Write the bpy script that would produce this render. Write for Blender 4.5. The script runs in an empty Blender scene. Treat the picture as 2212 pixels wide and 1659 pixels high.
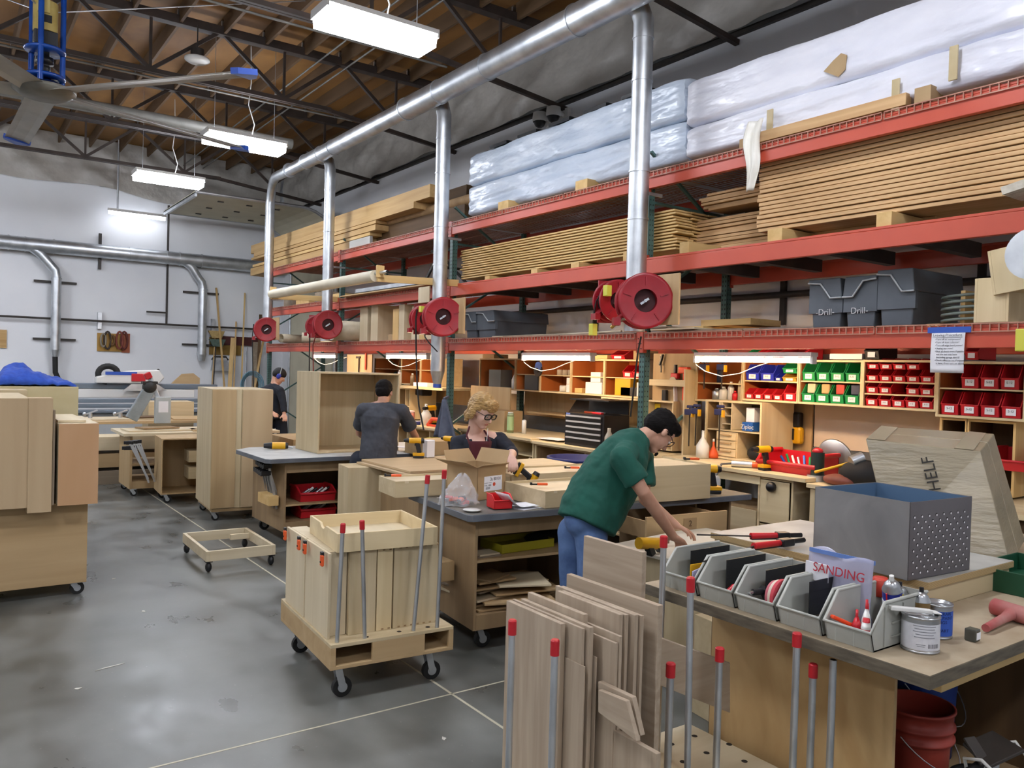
import bpy, math, random
from mathutils import Vector, Matrix, noise as mn
R = random.Random(7)
V = Vector
PI = math.pi
S = bpy.context.scene
C = S.collection
# ---------------------------------------------------------------- camera, world, exposure
W_, H_, F_ = 2212.0, 1659.0, 1739.0
YAW, PIT, ROL = math.radians(35.47), math.radians(-1.04), math.radians(1.58)
CAM = V((0, 0, 1.85))
fw = V((math.sin(YAW)*math.cos(PIT), math.cos(YAW)*math.cos(PIT), math.sin(PIT)))
r0 = V((math.cos(YAW), -math.sin(YAW), 0)); u0 = r0.cross(fw)
rt = r0*math.cos(ROL)+u0*math.sin(ROL); up = -r0*math.sin(ROL)+u0*math.cos(ROL)
cd = bpy.data.cameras.new('camera'); cam = bpy.data.objects.new('camera', cd); C.objects.link(cam)
cd.sensor_width = 36.0; cd.lens = 36.0*F_/W_; cd.clip_start = 0.05; cd.clip_end = 200
m3 = Matrix((rt, up, -fw)).transposed()
cam.matrix_world = Matrix.Translation(CAM) @ m3.to_4x4()
S.camera = cam
wd = bpy.data.worlds.new('world'); S.world = wd; wd.use_nodes = True
wd.node_tree.nodes['Background'].inputs[0].default_value = (0.60, 0.68, 0.80, 1)
wd.node_tree.nodes['Background'].inputs[1].default_value = 0.02
S.view_settings.view_transform = 'Standard'; S.view_settings.look = 'None'
S.view_settings.gamma = 1.0; S.view_settings.use_curve_mapping = False
S.view_settings.exposure = 1.42
S.cycles.max_bounces = 7; S.cycles.diffuse_bounces = 4; S.cycles.glossy_bounces = 4
S.cycles.transmission_bounces = 6; S.cycles.transparent_max_bounces = 8
S.cycles.use_denoising = True; S.cycles.sample_clamp_indirect = 6.0
S.cycles.caustics_reflective = False; S.cycles.caustics_refractive = False
LAMP_COOL = 21.0      # emission of the ceiling fixtures' diffusers
LAMP_WARM = 34.0      # emission of the under-shelf tubes

def at(x, y, ax, v):
    """the point of the world plane X|Y|Z = v seen at pixel x, y of the photograph"""
    d = fw*F_ + rt*(x-W_/2) - up*(y-H_/2); i = 'XYZ'.index(ax)
    return CAM + d*((v-CAM[i])/d[i])

# ---------------------------------------------------------------- mesh helpers
class MB:
    def __init__(s): s.v = []; s.f = []; s.m = []; s.s = []
    def add(s, vs, fs, m=0, M=None, sm=False):
        n = len(s.v)
        for p in vs: s.v.append(tuple(M @ V(p)) if M is not None else tuple(p))
        for f in fs: s.f.append(tuple(i+n for i in f)); s.m.append(m); s.s.append(sm)
        return s
    def box(s, a, b, m=0, M=None):
        x0, x1 = sorted((a[0], b[0])); y0, y1 = sorted((a[1], b[1])); z0, z1 = sorted((a[2], b[2]))
        vs = [(x0,y0,z0),(x1,y0,z0),(x1,y1,z0),(x0,y1,z0),(x0,y0,z1),(x1,y0,z1),(x1,y1,z1),(x0,y1,z1)]
        return s.add(vs, [(0,3,2,1),(4,5,6,7),(0,1,5,4),(1,2,6,5),(2,3,7,6),(3,0,4,7)], m, M)
    def hexa(s, b4, t4, m=0):
        return s.add(list(b4)+list(t4), [(0,3,2,1),(4,5,6,7),(0,1,5,4),(1,2,6,5),(2,3,7,6),(3,0,4,7)], m)
    def bar(s, p, q, w, h, m=0, upv=(0,0,1)):
        p, q = V(p), V(q); d = (q-p).normalized(); u = V(upv)
        if abs(d.dot(u)) > .98: u = V((0,1,0))
        a = d.cross(u).normalized()*(w/2); b = a.cross(d).normalized()*(h/2)
        return s.hexa([p-a-b, p+a-b, q+a-b, q-a-b], [p-a+b, p+a+b, q+a+b, q-a+b], m)
    def cyl(s, p, q, r, r2=None, n=16, m=0, cap=True, mc=None):
        p, q = V(p), V(q); r2 = r if r2 is None else r2; d = (q-p).normalized()
        u = V((0,0,1)) if abs(d.z) < .9 else V((1,0,0)); a = d.cross(u).normalized(); b = d.cross(a)
        vs = []
        for c, rr in ((p, r), (q, r2)):
            for i in range(n):
                t = 2*PI*i/n; vs.append(c+a*(rr*math.cos(t))+b*(rr*math.sin(t)))
        s.add(vs, [(i, (i+1) % n, n+(i+1) % n, n+i) for i in range(n)], m, None, True)
        if cap: s.add(vs, [tuple(range(n-1, -1, -1)), tuple(range(n, 2*n))], m if mc is None else mc)
        return s
    def tube(s, pts, r, n=8, m=0, cap=True, closed=False):
        pts = [V(p) for p in pts]; k = len(pts); vs = []; pa = None
        for i, p in enumerate(pts):
            a0 = pts[i-1] if i or closed else pts[0]; a1 = pts[(i+1) % k] if i < k-1 or closed else pts[-1]
            d = (a1-a0).normalized()
            if pa is None:
                u = V((0,0,1)) if abs(d.z) < .9 else V((1,0,0)); a = d.cross(u).normalized()
            else:
                a = pa-d*pa.dot(d); a = a.normalized() if a.length > 1e-6 else d.orthogonal().normalized()
            pa = a; b = d.cross(a); rr = r[i] if isinstance(r, (list, tuple)) else r
            for j in range(n):
                t = 2*PI*j/n; vs.append(p+a*(rr*math.cos(t))+b*(rr*math.sin(t)))
        fs = []
        for i in range(k if closed else k-1):
            for j in range(n):
                i2 = (i+1) % k
                fs.append((i*n+j, i*n+(j+1) % n, i2*n+(j+1) % n, i2*n+j))
        s.add(vs, fs, m, None, True)
        if cap and not closed: s.add(vs, [tuple(range(n-1, -1, -1)), tuple(range((k-1)*n, k*n))], m)
        return s
    def lathe(s, prof, n=24, m=0, M=None, sm=True):
        vs = []
        for r, z in prof:
            for j in range(n):
                t = 2*PI*j/n; vs.append((r*math.cos(t), r*math.sin(t), z))
        fs = [(i*n+j, i*n+(j+1) % n, (i+1)*n+(j+1) % n, (i+1)*n+j) for i in range(len(prof)-1) for j in range(n)]
        return s.add(vs, fs, m, M, sm)
    def prism(s, poly, a, b, ax='Y', m=0, M=None):
        """2-D polygon extruded along an axis; poly is (X,Z) for Y, (Y,Z) for X, (X,Y) for Z"""
        def p3(p, t): return (p[0], t, p[1]) if ax == 'Y' else (t, p[0], p[1]) if ax == 'X' else (p[0], p[1], t)
        n = len(poly); vs = [p3(p, a) for p in poly]+[p3(p, b) for p in poly]
        return s.add(vs, [tuple(range(n-1, -1, -1)), tuple(range(n, 2*n))]+[(i, (i+1) % n, n+(i+1) % n, n+i) for i in range(n)], m, M)
    def grid(s, fn, nu, nv, m=0, sm=True, thick=None):
        vs = [fn(i/nu, j/nv) for i in range(nu+1) for j in range(nv+1)]; k = nv+1
        return s.add(vs, [(i*k+j, (i+1)*k+j, (i+1)*k+j+1, i*k+j+1) for i in range(nu) for j in range(nv)], m, None, sm)
    def ball(s, c, r, n=12, m=0, M=None):
        c = V(c); rx, ry, rz = (r, r, r) if not isinstance(r, (tuple, list)) else r; vs = []; k = n//2
        for i in range(k+1):
            th = PI*i/k
            for j in range(n):
                t = 2*PI*j/n; p = V((rx*math.sin(th)*math.cos(t), ry*math.sin(th)*math.sin(t), rz*math.cos(th)))
                vs.append(c+(M @ p if M is not None else p))
        return s.add(vs, [(i*n+j, (i+1)*n+j, (i+1)*n+(j+1) % n, i*n+(j+1) % n) for i in range(k) for j in range(n)], m, None, True)
    def build(s, name, mats, parent=None, bevel=0, solid=0, loc=None):
        me = bpy.data.meshes.new(name); me.from_pydata([tuple(v) for v in s.v], [], s.f)
        if not isinstance(mats, (list, tuple)): mats = [mats]
        for mt in mats: me.materials.append(mt)
        me.polygons.foreach_set('material_index', s.m); me.polygons.foreach_set('use_smooth', s.s); me.update()
        o = bpy.data.objects.new(name, me); C.objects.link(o)
        if parent is not None: o.parent = parent
        if loc is not None: o.location = loc
        if solid:
            d = o.modifiers.new('Solidify', 'SOLIDIFY'); d.thickness = solid; d.offset = 0
        if bevel:
            d = o.modifiers.new('Bevel', 'BEVEL'); d.width = bevel; d.segments = 2; d.limit_method = 'ANGLE'; d.angle_limit = .7
            d.harden_normals = False
        return o

def tag(o, label, cat, group=None, kind=None):
    if label: o['label'] = label
    if cat: o['category'] = cat
    if group: o['group'] = group
    if kind: o['kind'] = kind
    return o
def thing(name, label, cat, loc=(0,0,0), rz=0, group=None):
    o = bpy.data.objects.new(name, None); C.objects.link(o); o.empty_display_size = .1
    o.location = loc; o.rotation_euler = (0, 0, rz)
    return tag(o, label, cat, group)
def copy_tree(o, parent=None, loc=None, rz=None, label=None, group=None):
    c = o.copy(); C.objects.link(c)
    if parent is not None: c.parent = parent
    if loc is not None: c.location = loc
    if rz is not None: c.rotation_euler = (0, 0, rz)
    if label: c['label'] = label
    if group: c['group'] = group
    for ch in list(o.children): copy_tree(ch, c)
    return c
ORD = 'first second third fourth fifth sixth seventh eighth ninth tenth eleventh twelfth thirteenth fourteenth fifteenth sixteenth seventeenth eighteenth nineteenth twentieth'.split()
def struct(name, mb, m, **k):
    o = mb.build(name, m, **k); o['kind'] = 'structure'; return o
def text(body, size, M, mat, parent=None, name='lettering', align='CENTER', ext=.0004, sp=1.0):
    cu = bpy.data.curves.new(name, 'FONT'); cu.body = body; cu.size = size; cu.align_x = align; cu.align_y = 'CENTER'
    cu.extrude = ext; cu.space_line = sp; cu.materials.append(mat)
    t = bpy.data.objects.new('tmp', cu); C.objects.link(t)
    bpy.context.view_layer.update()
    me = bpy.data.meshes.new_from_object(t.evaluated_get(bpy.context.evaluated_depsgraph_get()))
    bpy.data.objects.remove(t); me.transform(M)
    o = bpy.data.objects.new(name, me); C.objects.link(o)
    if parent is not None: o.parent = parent
    return o
def frame(o, x, y, z=None):
    """4x4 with origin o, x axis x, y axis y"""
    x = V(x).normalized(); y = V(y); z = x.cross(y).normalized(); y = z.cross(x).normalized()
    m = Matrix((x, y, z)).transposed().to_4x4(); m.translation = V(o); return m

# ---------------------------------------------------------------- materials
_mc = {}
def srgb(h):
    h = h.lstrip('#'); c = [int(h[i:i+2], 16)/255 for i in (0, 2, 4)]
    return tuple(x/12.92 if x <= .04045 else ((x+.055)/1.055)**2.4 for x in c)
def node(nt, t, **k):
    n = nt.nodes.new(t)
    for a, b in k.items(): setattr(n, a, b)
    return n
def base(name, col, rough=.6, metal=0, spec=.5):
    m = bpy.data.materials.new(name); m.use_nodes = True; b = m.node_tree.nodes['Principled BSDF']
    c = srgb(col) if isinstance(col, str) else col
    b.inputs['Base Color'].default_value = (*c, 1); b.inputs['Roughness'].default_value = rough
    b.inputs['Metallic'].default_value = metal; b.inputs['Specular IOR Level'].default_value = spec
    m.diffuse_color = (*c, 1)
    return m, m.node_tree, b
def noisy(name, c1, c2, scale=4, stretch=(1,1,1), rough=.6, metal=0, detail=4, bump=0, bscale=None, rvar=0, dist=0, lo=.3, hi=.7, spec=.5):
    """two-tone procedural surface in object space"""
    if name in _mc: return _mc[name]
    m, nt, b = base(name, c1, rough, metal, spec); L = nt.links.new
    tc = node(nt, 'ShaderNodeTexCoord'); mp = node(nt, 'ShaderNodeMapping'); mp.inputs['Scale'].default_value = stretch
    L(tc.outputs['Object'], mp.inputs['Vector'])
    n = node(nt, 'ShaderNodeTexNoise'); n.inputs['Scale'].default_value = scale; n.inputs['Detail'].default_value = detail
    n.inputs['Distortion'].default_value = dist
    L(mp.outputs[0], n.inputs['Vector'])
    r = node(nt, 'ShaderNodeValToRGB'); r.color_ramp.elements[0].position = lo; r.color_ramp.elements[1].position = hi
    a, c = (srgb(x) if isinstance(x, str) else x for x in (c1, c2))
    r.color_ramp.elements[0].color = (*a, 1); r.color_ramp.elements[1].color = (*c, 1)
    L(n.outputs['Fac'], r.inputs[0]); L(r.outputs[0], b.inputs['Base Color'])
    if rvar:
        mr = node(nt, 'ShaderNodeMapRange'); mr.inputs[3].default_value = rough-rvar; mr.inputs[4].default_value = rough+rvar
        L(n.outputs['Fac'], mr.inputs[0]); L(mr.outputs[0], b.inputs['Roughness'])
    if bump:
        bn = node(nt, 'ShaderNodeBump'); bn.inputs['Strength'].default_value = bump; bn.inputs['Distance'].default_value = .04 if bump > .6 else .01
        if bscale:
            n2 = node(nt, 'ShaderNodeTexNoise'); n2.inputs['Scale'].default_value = bscale; n2.inputs['Detail'].default_value = 3
            L(mp.outputs[0], n2.inputs['Vector']); L(n2.outputs['Fac'], bn.inputs['Height'])
        else: L(n.outputs['Fac'], bn.inputs['Height'])
        L(bn.outputs[0], b.inputs['Normal'])
    _mc[name] = m; return m
def flat(name, col, rough=.5, metal=0, spec=.5):
    if name in _mc: return _mc[name]
    m = base(name, col, rough, metal, spec)[0]; _mc[name] = m; return m
def emis(name, col, st):
    if name in _mc: return _mc[name]
    m, nt, b = base(name, col, .5); b.inputs['Emission Color'].default_value = (*(srgb(col)), 1); b.inputs['Emission Strength'].default_value = st
    _mc[name] = m; return m
def glassy(name, col, alpha=.25, rough=.1):
    if name in _mc: return _mc[name]
    m, nt, b = base(name, col, rough); b.inputs['Alpha'].default_value = alpha; _mc[name] = m; return m
GR = {'X': (.06, 1, 1), 'Y': (1, .06, 1), 'Z': (1, 1, .06)}
WOODS = {'birch': ('b7a480', 'ccbc9a', 14, .5), 'ply': ('a98e66', 'bea47c', 9, .55), 'oldply': ('876f52', 'a58b66', 7, .6),
         'oak': ('9b8a76', 'b4a48f', 30, .55), 'pine': ('c8a468', 'dcbd84', 12, .6), 'cedar': ('bb9466', 'dcb98a', 14, .65),
         'mdf': ('a98d6a', 'b89c79', 3, .7), 'maple': ('cbb68c', 'e0cfa8', 10, .45), 'timber': ('b08d5a', 'cfae7a', 10, .65),
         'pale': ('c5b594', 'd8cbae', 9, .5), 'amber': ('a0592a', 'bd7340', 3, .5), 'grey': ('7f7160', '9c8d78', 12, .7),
         'dark': ('4d3a26', '6b5236', 8, .7), 'tan': ('b29a78', 'c2ab88', 6, .55)}
def wood(k='birch', ax='Z'):
    c1, c2, sc, ro = WOODS[k]
    return noisy(f'{k}_wood_{ax}', c1, c2, sc, GR[ax], ro, detail=5, dist=.6, lo=.25, hi=.75, bump=.05, spec=.3)
def layered():
    """plywood edge: thin light and dark plies across Z"""
    if 'ply_edge' in _mc: return _mc['ply_edge']
    m, nt, b = base('ply_edge', 'b09468', .7); L = nt.links.new
    tc = node(nt, 'ShaderNodeTexCoord'); w = node(nt, 'ShaderNodeTexWave', wave_type='BANDS', bands_direction='Z')
    w.inputs['Scale'].default_value = 90; w.inputs['Distortion'].default_value = .5
    L(tc.outputs['Object'], w.inputs['Vector'])
    r = node(nt, 'ShaderNodeValToRGB'); r.color_ramp.elements[0].color = (*srgb('80683f'), 1); r.color_ramp.elements[1].color = (*srgb('c7ae80'), 1)
    L(w.outputs['Fac'], r.inputs[0]); L(r.outputs[0], b.inputs['Base Color']); _mc['ply_edge'] = m; return m

galv = noisy('galvanised_steel', 'b4b9be', 'd6dadd', 5, (1,1,1), .40, .9, bump=.02, rvar=.06)
dullgalv = noisy('dull_dusty_pipe', '6a6964', '85837d', 4, rough=.6, metal=.25)
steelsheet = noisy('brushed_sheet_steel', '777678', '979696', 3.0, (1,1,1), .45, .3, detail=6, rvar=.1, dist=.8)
chrome = flat('bright_steel', 'c8ccd0', .22, 1)
dsteel = noisy('dark_painted_steel', '26221f', '3a332d', 6, rough=.6)
trussm = noisy('dark_brown_truss_paint', '2b231d', '3d3029', 5, rough=.65)
beamred = noisy('orange_red_beam_paint', 'b94934', 'c95840', 3, rough=.38, rvar=.1, lo=.2, hi=.9)
postgreen = noisy('blue_green_post_paint', '41625e', '54756f', 5, rough=.45)
redreel = noisy('deep_red_reel_enamel', '8a1420', 'a01c28', 6, rough=.35)
redplas = flat('red_bin_plastic', 'c3202b', .35); redcap = flat('red_vinyl_cap', 'b8222b', .35)
greenplas = flat('green_bin_plastic', '1f8f50', .35); dgreenplas = flat('dark_green_crate_plastic', '154a31', .5)
blueplas = flat('blue_bin_plastic', '2a36b8', .35); yellowplas = flat('yellow_bin_plastic', 'd8d21c', .35)
greyplas = noisy('pale_grey_bin_plastic', '9d9f98', 'b5b7af', 5, rough=.45)
blackplas = flat('black_plastic', '15161a', .4); blackrub = flat('black_rubber', '101010', .65)
toolyel = flat('tool_yellow', 'd9a412', .4); toolora = flat('orange_clamp_plastic', 'e05a26', .4)
totegrey = noisy('slate_grey_tote_plastic', '474d54', '585f66', 3, rough=.55)
white = flat('white_plastic', 'dcdcd8', .4); paper = flat('white_paper', 'e4e5ea', .7)
cardb = noisy('cardboard', 'a1855f', 'b39871', 3, rough=.8); cardbp = noisy('pale_cardboard', 'a59a84', 'b5ab96', 3, rough=.7)
creamdoor = noisy('cream_door_panel', 'b9b39c', 'c8c2ab', 2, rough=.6)
black = flat('black_paint', '0d0d0f', .5); pvc = noisy('dusty_pvc', 'b0a48a', 'cabfa6', 6, rough=.5)
ink = flat('dark_ink', '2a2c38', .8); redink = flat('red_marker', 'b02a3a', .8); bluetape = flat('blue_masking_tape', '2d55b0', .6)
greylam = noisy('grey_edge_band', '565b62', '6c7178', 5, rough=.5)
# ================================================================ the room
XW, YB, ZD = 7.35, 20.74, 6.86
XL, YF = -10.0, -5.0
def floor_mat():
    m, nt, b = base('polished_concrete', '6c6e70', .32); L = nt.links.new
    tc = node(nt, 'ShaderNodeTexCoord')
    def nz(sc, st=(1,1,1), det=5, dist=0):
        mp = node(nt, 'ShaderNodeMapping'); mp.inputs['Scale'].default_value = st; L(tc.outputs['Object'], mp.inputs[0])
        n = node(nt, 'ShaderNodeTexNoise'); n.inputs['Scale'].default_value = sc; n.inputs['Detail'].default_value = det
        n.inputs['Distortion'].default_value = dist; L(mp.outputs[0], n.inputs['Vector']); return n
    a = nz(.8, (1, 1, 1), 7, 0); c = nz(3.2, (1, .6, 1), 6, 0); d = nz(38, (1,1,1), 3)
    r = node(nt, 'ShaderNodeValToRGB'); e = r.color_ramp.elements
    e[0].position = .34; e[0].color = (*srgb('454641'), 1); e[1].position = .66; e[1].color = (*srgb('7c7d79'), 1)
    mx = node(nt, 'ShaderNodeMix', data_type='FLOAT'); mx.inputs[0].default_value = .5
    L(a.outputs['Fac'], mx.inputs[2]); L(c.outputs['Fac'], mx.inputs[3]); L(mx.outputs[0], r.inputs[0])
    # pale dusty speckle
    r2 = node(nt, 'ShaderNodeValToRGB'); r2.color_ramp.elements[0].position = .68; r2.color_ramp.elements[1].position = .8
    L(d.outputs['Fac'], r2.inputs[0])
    mc = node(nt, 'ShaderNodeMix', data_type='RGBA'); mc.inputs[7].default_value = (*srgb('a3a19a'), 1)
    ml = node(nt, 'ShaderNodeMath', operation='MULTIPLY'); ml.inputs[1].default_value = .35
    L(r2.outputs[0], ml.inputs[0]); L(ml.outputs[0], mc.inputs[0]); L(r.outputs[0], mc.inputs[6]); L(mc.outputs[2], b.inputs['Base Color'])
    mr = node(nt, 'ShaderNodeMapRange'); mr.inputs[1].default_value = .3; mr.inputs[2].default_value = .7
    mr.inputs[3].default_value = .24; mr.inputs[4].default_value = .5; L(c.outputs['Fac'], mr.inputs[0]); L(mr.outputs[0], b.inputs['Roughness'])
    bn = node(nt, 'ShaderNodeBump'); bn.inputs['Strength'].default_value = .06; L(d.outputs['Fac'], bn.inputs['Height']); L(bn.outputs[0], b.inputs['Normal'])
    return m
struct('floor', MB().box((XL, YF, -.2), (XW, YB, 0)), floor_mat())
wallm = noisy('white_painted_concrete', 'dfe1e5', 'e8eaec', .8, rough=.85, bump=.05, bscale=30)
struct('wall_back', MB().box((XL-.2, YB, -.2), (XW+.2, YB+.2, ZD+.2)), wallm)
struct('wall_right', MB().box((XW, YF, -.2), (XW+.2, YB, ZD+.2)), wallm)
struct('wall_left', MB().box((XL-.2, YF, -.2), (XL, YB, ZD+.2)), wallm)
struct('wall_front', MB().box((XL-.2, YF-.2, -.2), (XW+.2, YF, ZD+.2)), wallm)
deckm = noisy('roof_deck_plywood', '74502a', 'a87a40', 1.1, (1, .5, 1), .7, detail=7, dist=1.0, lo=.3, hi=.75)
struct('ceiling', MB().box((XL-.2, YF-.2, ZD), (XW+.2, YB+.2, ZD+.1)), deckm)
# saw cuts filled with dust in the slab
cutm = flat('pale_joint_dust', 'b9b49f', .8)
struct('trim_1', MB().box((2.385, YF+.1, 0), (2.40, YB-3, .0012)), cutm)
yj = at(940, 1508, 'Z', 0).y
struct('trim_2', MB().box((.2, yj-.006, 0), (5.2, yj+.006, .0012)), cutm)
for k, (px, py, l_) in enumerate(((241, 1252, 'beside the left cart'), (314, 1322, 'in the middle of the aisle'), (178, 1486, 'in the near left part of the aisle'), (955, 1592, 'by the crossing of the floor joints'), (1375, 1515, 'beside the board cart'), (205, 1450, 'as a long streak in the near aisle'))):
    q = at(px, py, 'Z', 0); o = MB().prism([(0, 0), (.03, .008), (.035, .022), (.012, .026)], 0, .003, 'Z', 0, Matrix.Translation((q.x, q.y, .0005)) @ Matrix.Rotation(k*1.3, 4, 'Z') @ Matrix.Diagonal((5 if k == 5 else 1, .5 if k == 5 else 1, 1, 1))).build('paper_chip', flat('chip_white', 'c9c6bc', .8)); tag(o, 'small white chip on the concrete floor '+l_, 'debris')
# ---- trusses and joists
TY = [3.0+0.013, 6.07, 9.13, 12.19, 15.24, 18.30]
ZC = 5.84
def truss(y, i):
    lab = ['dark steel roof truss nearest the viewer, over the white wrapped bundles', 'dark roof truss passing above the near end of the trunk duct',
           'dark roof truss just beyond the nearest bright ceiling light', 'dark roof truss above the second ceiling light, with the fan before it',
           'dark roof truss behind the second ceiling light', 'farthest dark roof truss, close to the white back wall'][i]
    t = thing('roof_truss', lab, 'roof truss', (0, y, 0), 0, 'roof trusses')
    MB().box((XL, -.06, ZC), (5.0, -.01, ZC+.06)).box((XL, .01, ZC), (5.0, .06, ZC+.06)).build('bottom_chord', trussm, t)
    MB().box((XL, -.07, ZD-.26), (XW-.02, .07, ZD-.14)).build('top_chord', trussm, t)
    x = -4.3
    while x < XW-1:
        MB().bar((x, 0, ZD-.2), (x+.95, 0, ZC+.05), .05, .05).build('diagonal_brace', trussm, t)
        MB().bar((x+1.9, 0, ZD-.2), (x+.95, 0, ZC+.05), .05, .05).build('diagonal_brace', trussm, t)
        MB().bar((x+.95, 0, ZD-.2), (x+.95, 0, ZC+.05), .035, .035).build('vertical_web', trussm, t)
        x += 1.9
    MB().bar((4.9, 0, ZC+.03), (XW-.02, 0, 5.62), .06, .06).build('wall_strut', trussm, t)
for i, y in enumerate(TY): truss(y, i)
jm = noisy('dusty_joist_wood', '4a3520', '6f5537', 3, (1,.1,1), .75)
jo = MB().box((-.02, 0, ZD-.24), (.02, 3.0, ZD-.001)).build('ceiling_joist', jm)
hg = MB().box((-.03, 0, ZD-.25), (.03, .03, ZD-.03)).build('joist_hanger', galv, jo)
tag(jo, 'first roof joist from the rack wall in the bay nearest the viewer', 'joist', 'roof joists')
first = True
BAY = ['in the bay nearest the viewer', 'in the second bay', 'in the bay past the nearest ceiling light', 'in the bay over the fan tip', 'in the bay before the farthest truss', 'in the last bay by the back wall']
for ib, yb in enumerate(TY):
    for k in range(20):
        x = XW-.35-k*.61
        if yb+3.06 > YB: ln = (YB-yb-.05)/3.0
        else: ln = 1
        if first: jo.location = (x, yb+.02, 0); first = False; continue
        c = copy_tree(jo, loc=(x, yb+.02, 0), label=ORD[k]+' roof joist from the rack wall '+BAY[ib]); c.scale = (1, ln, 1)
# conduits running under the deck
for k, (x, z) in enumerate(((1.2, 6.6), (4.75, 6.55), (5.2, 6.55))):
    o = MB().cyl((x, YF+.1, z), (x, YB-.1, z), .014, n=8).build('conduit_pipe', dullgalv)
    tag(o, ['thin steel conduit running under the deck left of the ceiling lights', 'thin steel conduit under the deck beside the trunk duct, left of the pair', 'thin steel conduit under the deck beside the trunk duct, right of the pair'][k], 'conduit pipe')
for k, (y, z) in enumerate(((9.6, 5.95), (12.7, 5.95), (15.7, 6.1))):
    o = MB().cyl((XL+.1, y, z), (5.6, y, z), .016, n=8).build('conduit_pipe', dullgalv)
    tag(o, 'thin steel conduit running across beside the '+['truss past the nearest light', 'truss past the ceiling fan', 'truss past the second light'][k], 'conduit pipe')
# big sprinkler main behind the fan
o = MB().cyl((XL+.1, 13.6, 5.62), (4.9, 13.6, 5.62), .085, n=16).build('sprinkler_main', dullgalv)
tag(o, 'long thick grey pipe crossing the ceiling behind the fan to the trunk duct', 'pipe')
# ---- plastic insulation sheets
def sheet(name, fn, label, nu, nv):
    m = noisy('dirty_white_plastic_film', 'a5a098', 'c2beb6', 1.6, (1,1,1), .35, detail=6, bump=.9, bscale=3.0)
    o = MB().grid(fn, nu, nv).build(name, m); tag(o, label, 'plastic sheeting'); return o
def wr(a, b, s=1.0):
    n = mn.noise(V((a*.55+b*.9, b*.6-a*.25, 3.1)))*.10+mn.noise(V((a*1.9+b*2.2, b*1.2, 9)))*.05+mn.noise(V((a*5, b*4, 1)))*.02
    return s*n
sheet('insulation_sheet', lambda u, v: (XW-.10-abs(wr(u*25, v*1.5, 1.5)), YF+.1+u*(YB-YF-.4), 5.72+(ZD-.16-5.72)*v+wr(u*30, v, .25)*(1-v)),
      'dirty white plastic sheeting stapled high along the wall above the rack', 240, 10)
def backsheet(u, v):
    x = XL+.1+u*(XW-.3-XL); sag = .16*math.sin(x*.9)+.1*math.sin(x*2.3+1)
    return (x, YB-.10-abs(wr(x*1.2, v*1.5, 1.6)), 5.70+sag*(1-v)*.5+(ZD-.02-5.70)*v)
sheet('insulation_sheet', backsheet, 'sagging dusty plastic sheeting along the top of the back wall', 200, 12)
for nm, a, b in (('rightwall', (XW-.05, YF, 5.69), (XW-.001, YB-.05, 5.75)),):
    o = MB().box(a, b).build('batten', dsteel); tag(o, 'long dark batten holding the lower edge of the plastic sheeting', 'batten')
# ---- sectional door, mostly raised
pts = [(4.15, 5.22), (5.3, 5.22), (6.35, 5.22)]
for k in range(1, 9):
    a = PI/2*k/8; pts.append((6.35+.85*math.sin(a), 5.22-.85*(1-math.cos(a))))
pts += [(7.2, 3.4), (7.2, 2.4), (7.2, 1.2), (7.2, .02)]
dr = MB(); Y0, Y1 = 17.0, 19.75
for (x0, z0), (x1, z1) in zip(pts[:-1], pts[1:]):
    n = V((z1-z0, 0, -(x1-x0))).normalized()*.04
    a, b = V((x0, 0, z0)), V((x1, 0, z1)); y0, y1 = V((0, Y0, 0)), V((0, Y1, 0))
    dr.hexa([a+y0, b+y0, b+y1, a+y1], [a+y0-n, b+y0-n, b+y1-n, a+y1-n])
door = dr.build('door_1', creamdoor); door['kind'] = 'structure'; door['label'] = 'cream sectional garage door raised under the ceiling by the back corner'
for yy in (Y0-.05, Y1+.05):
    MB().tube([(x, yy, z+.02) for x, z in pts], .035, 6).build('door_track', galv, door)
hm = MB()
for x in (4.8, 5.4, 6.0):
    for y in (17.5, 18.4, 19.3): hm.box((x-.06, y-.03, 5.20), (x+.06, y+.03, 5.218))
hm.build('door_hinge', dsteel, door)
MB().box((4.15, Y0, 5.16), (4.20, Y1, 5.24)).build('door_edge', galv, door)
op = thing('door_operator', 'black motor of the garage door mounted high on the right wall', 'door motor', (7.05, 16.7, 4.95))
MB().cyl((0, -.22, 0), (0, .22, 0), .14, n=20).box((-.1, -.1, -.22), (.3, .1, -.05)).build('motor_body', black, op)
MB().cyl((0, .22, 0), (0, .26, 0), .17, n=20).build('pulley', dsteel, op)
MB().box((.1, -.15, -.45), (.29, .15, -.1)).build('bracket', dsteel, op)
# ================================================================ ceiling fixtures
diff = emis('fluorescent_diffuser', 'f1f5ff', LAMP_COOL)
warmtube = emis('warm_tube', 'ffd9ae', LAMP_WARM)
def fixture(x, y, z, label, group='suspended ceiling lights', lx=1.2, ly=.42):
    t = thing('ceiling_light', label, 'ceiling light', (x, y, z), 0, group)
    MB().box((-lx/2, -ly/2, .03), (lx/2, ly/2, .075)).box((-lx/2, -ly/2, -.01), (-lx/2+.02, ly/2, .03)).box((lx/2-.02, -ly/2, -.01), (lx/2, ly/2, .03)).build('reflector_housing', white, t)
    MB().prism([(-ly/2+.005, .029), (-ly/2+.03, -.10), (ly/2-.03, -.10), (ly/2-.005, .029)], -lx/2+.021, lx/2-.021, 'X').build('diffuser', diff, t)
    MB().box((-lx/2+.1, -.10, .0755), (lx/2-.1, .10, .079)).build('added_uplight', emis('added_uplight', 'f1f5ff', 9.0), t)  # glowing slab added on top to brighten the deck and upper walls
    for s in (-1, 1): MB().cyl((s*.45, 0, .075), (s*.45, 0, ZD-z-.02), .004, n=6).build('hanging_cable', galv, t)
    return t
f0 = fixture(3.50, 7.40, 5.20, 'nearest and largest bright fluorescent fixture hanging below the roof trusses')
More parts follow.
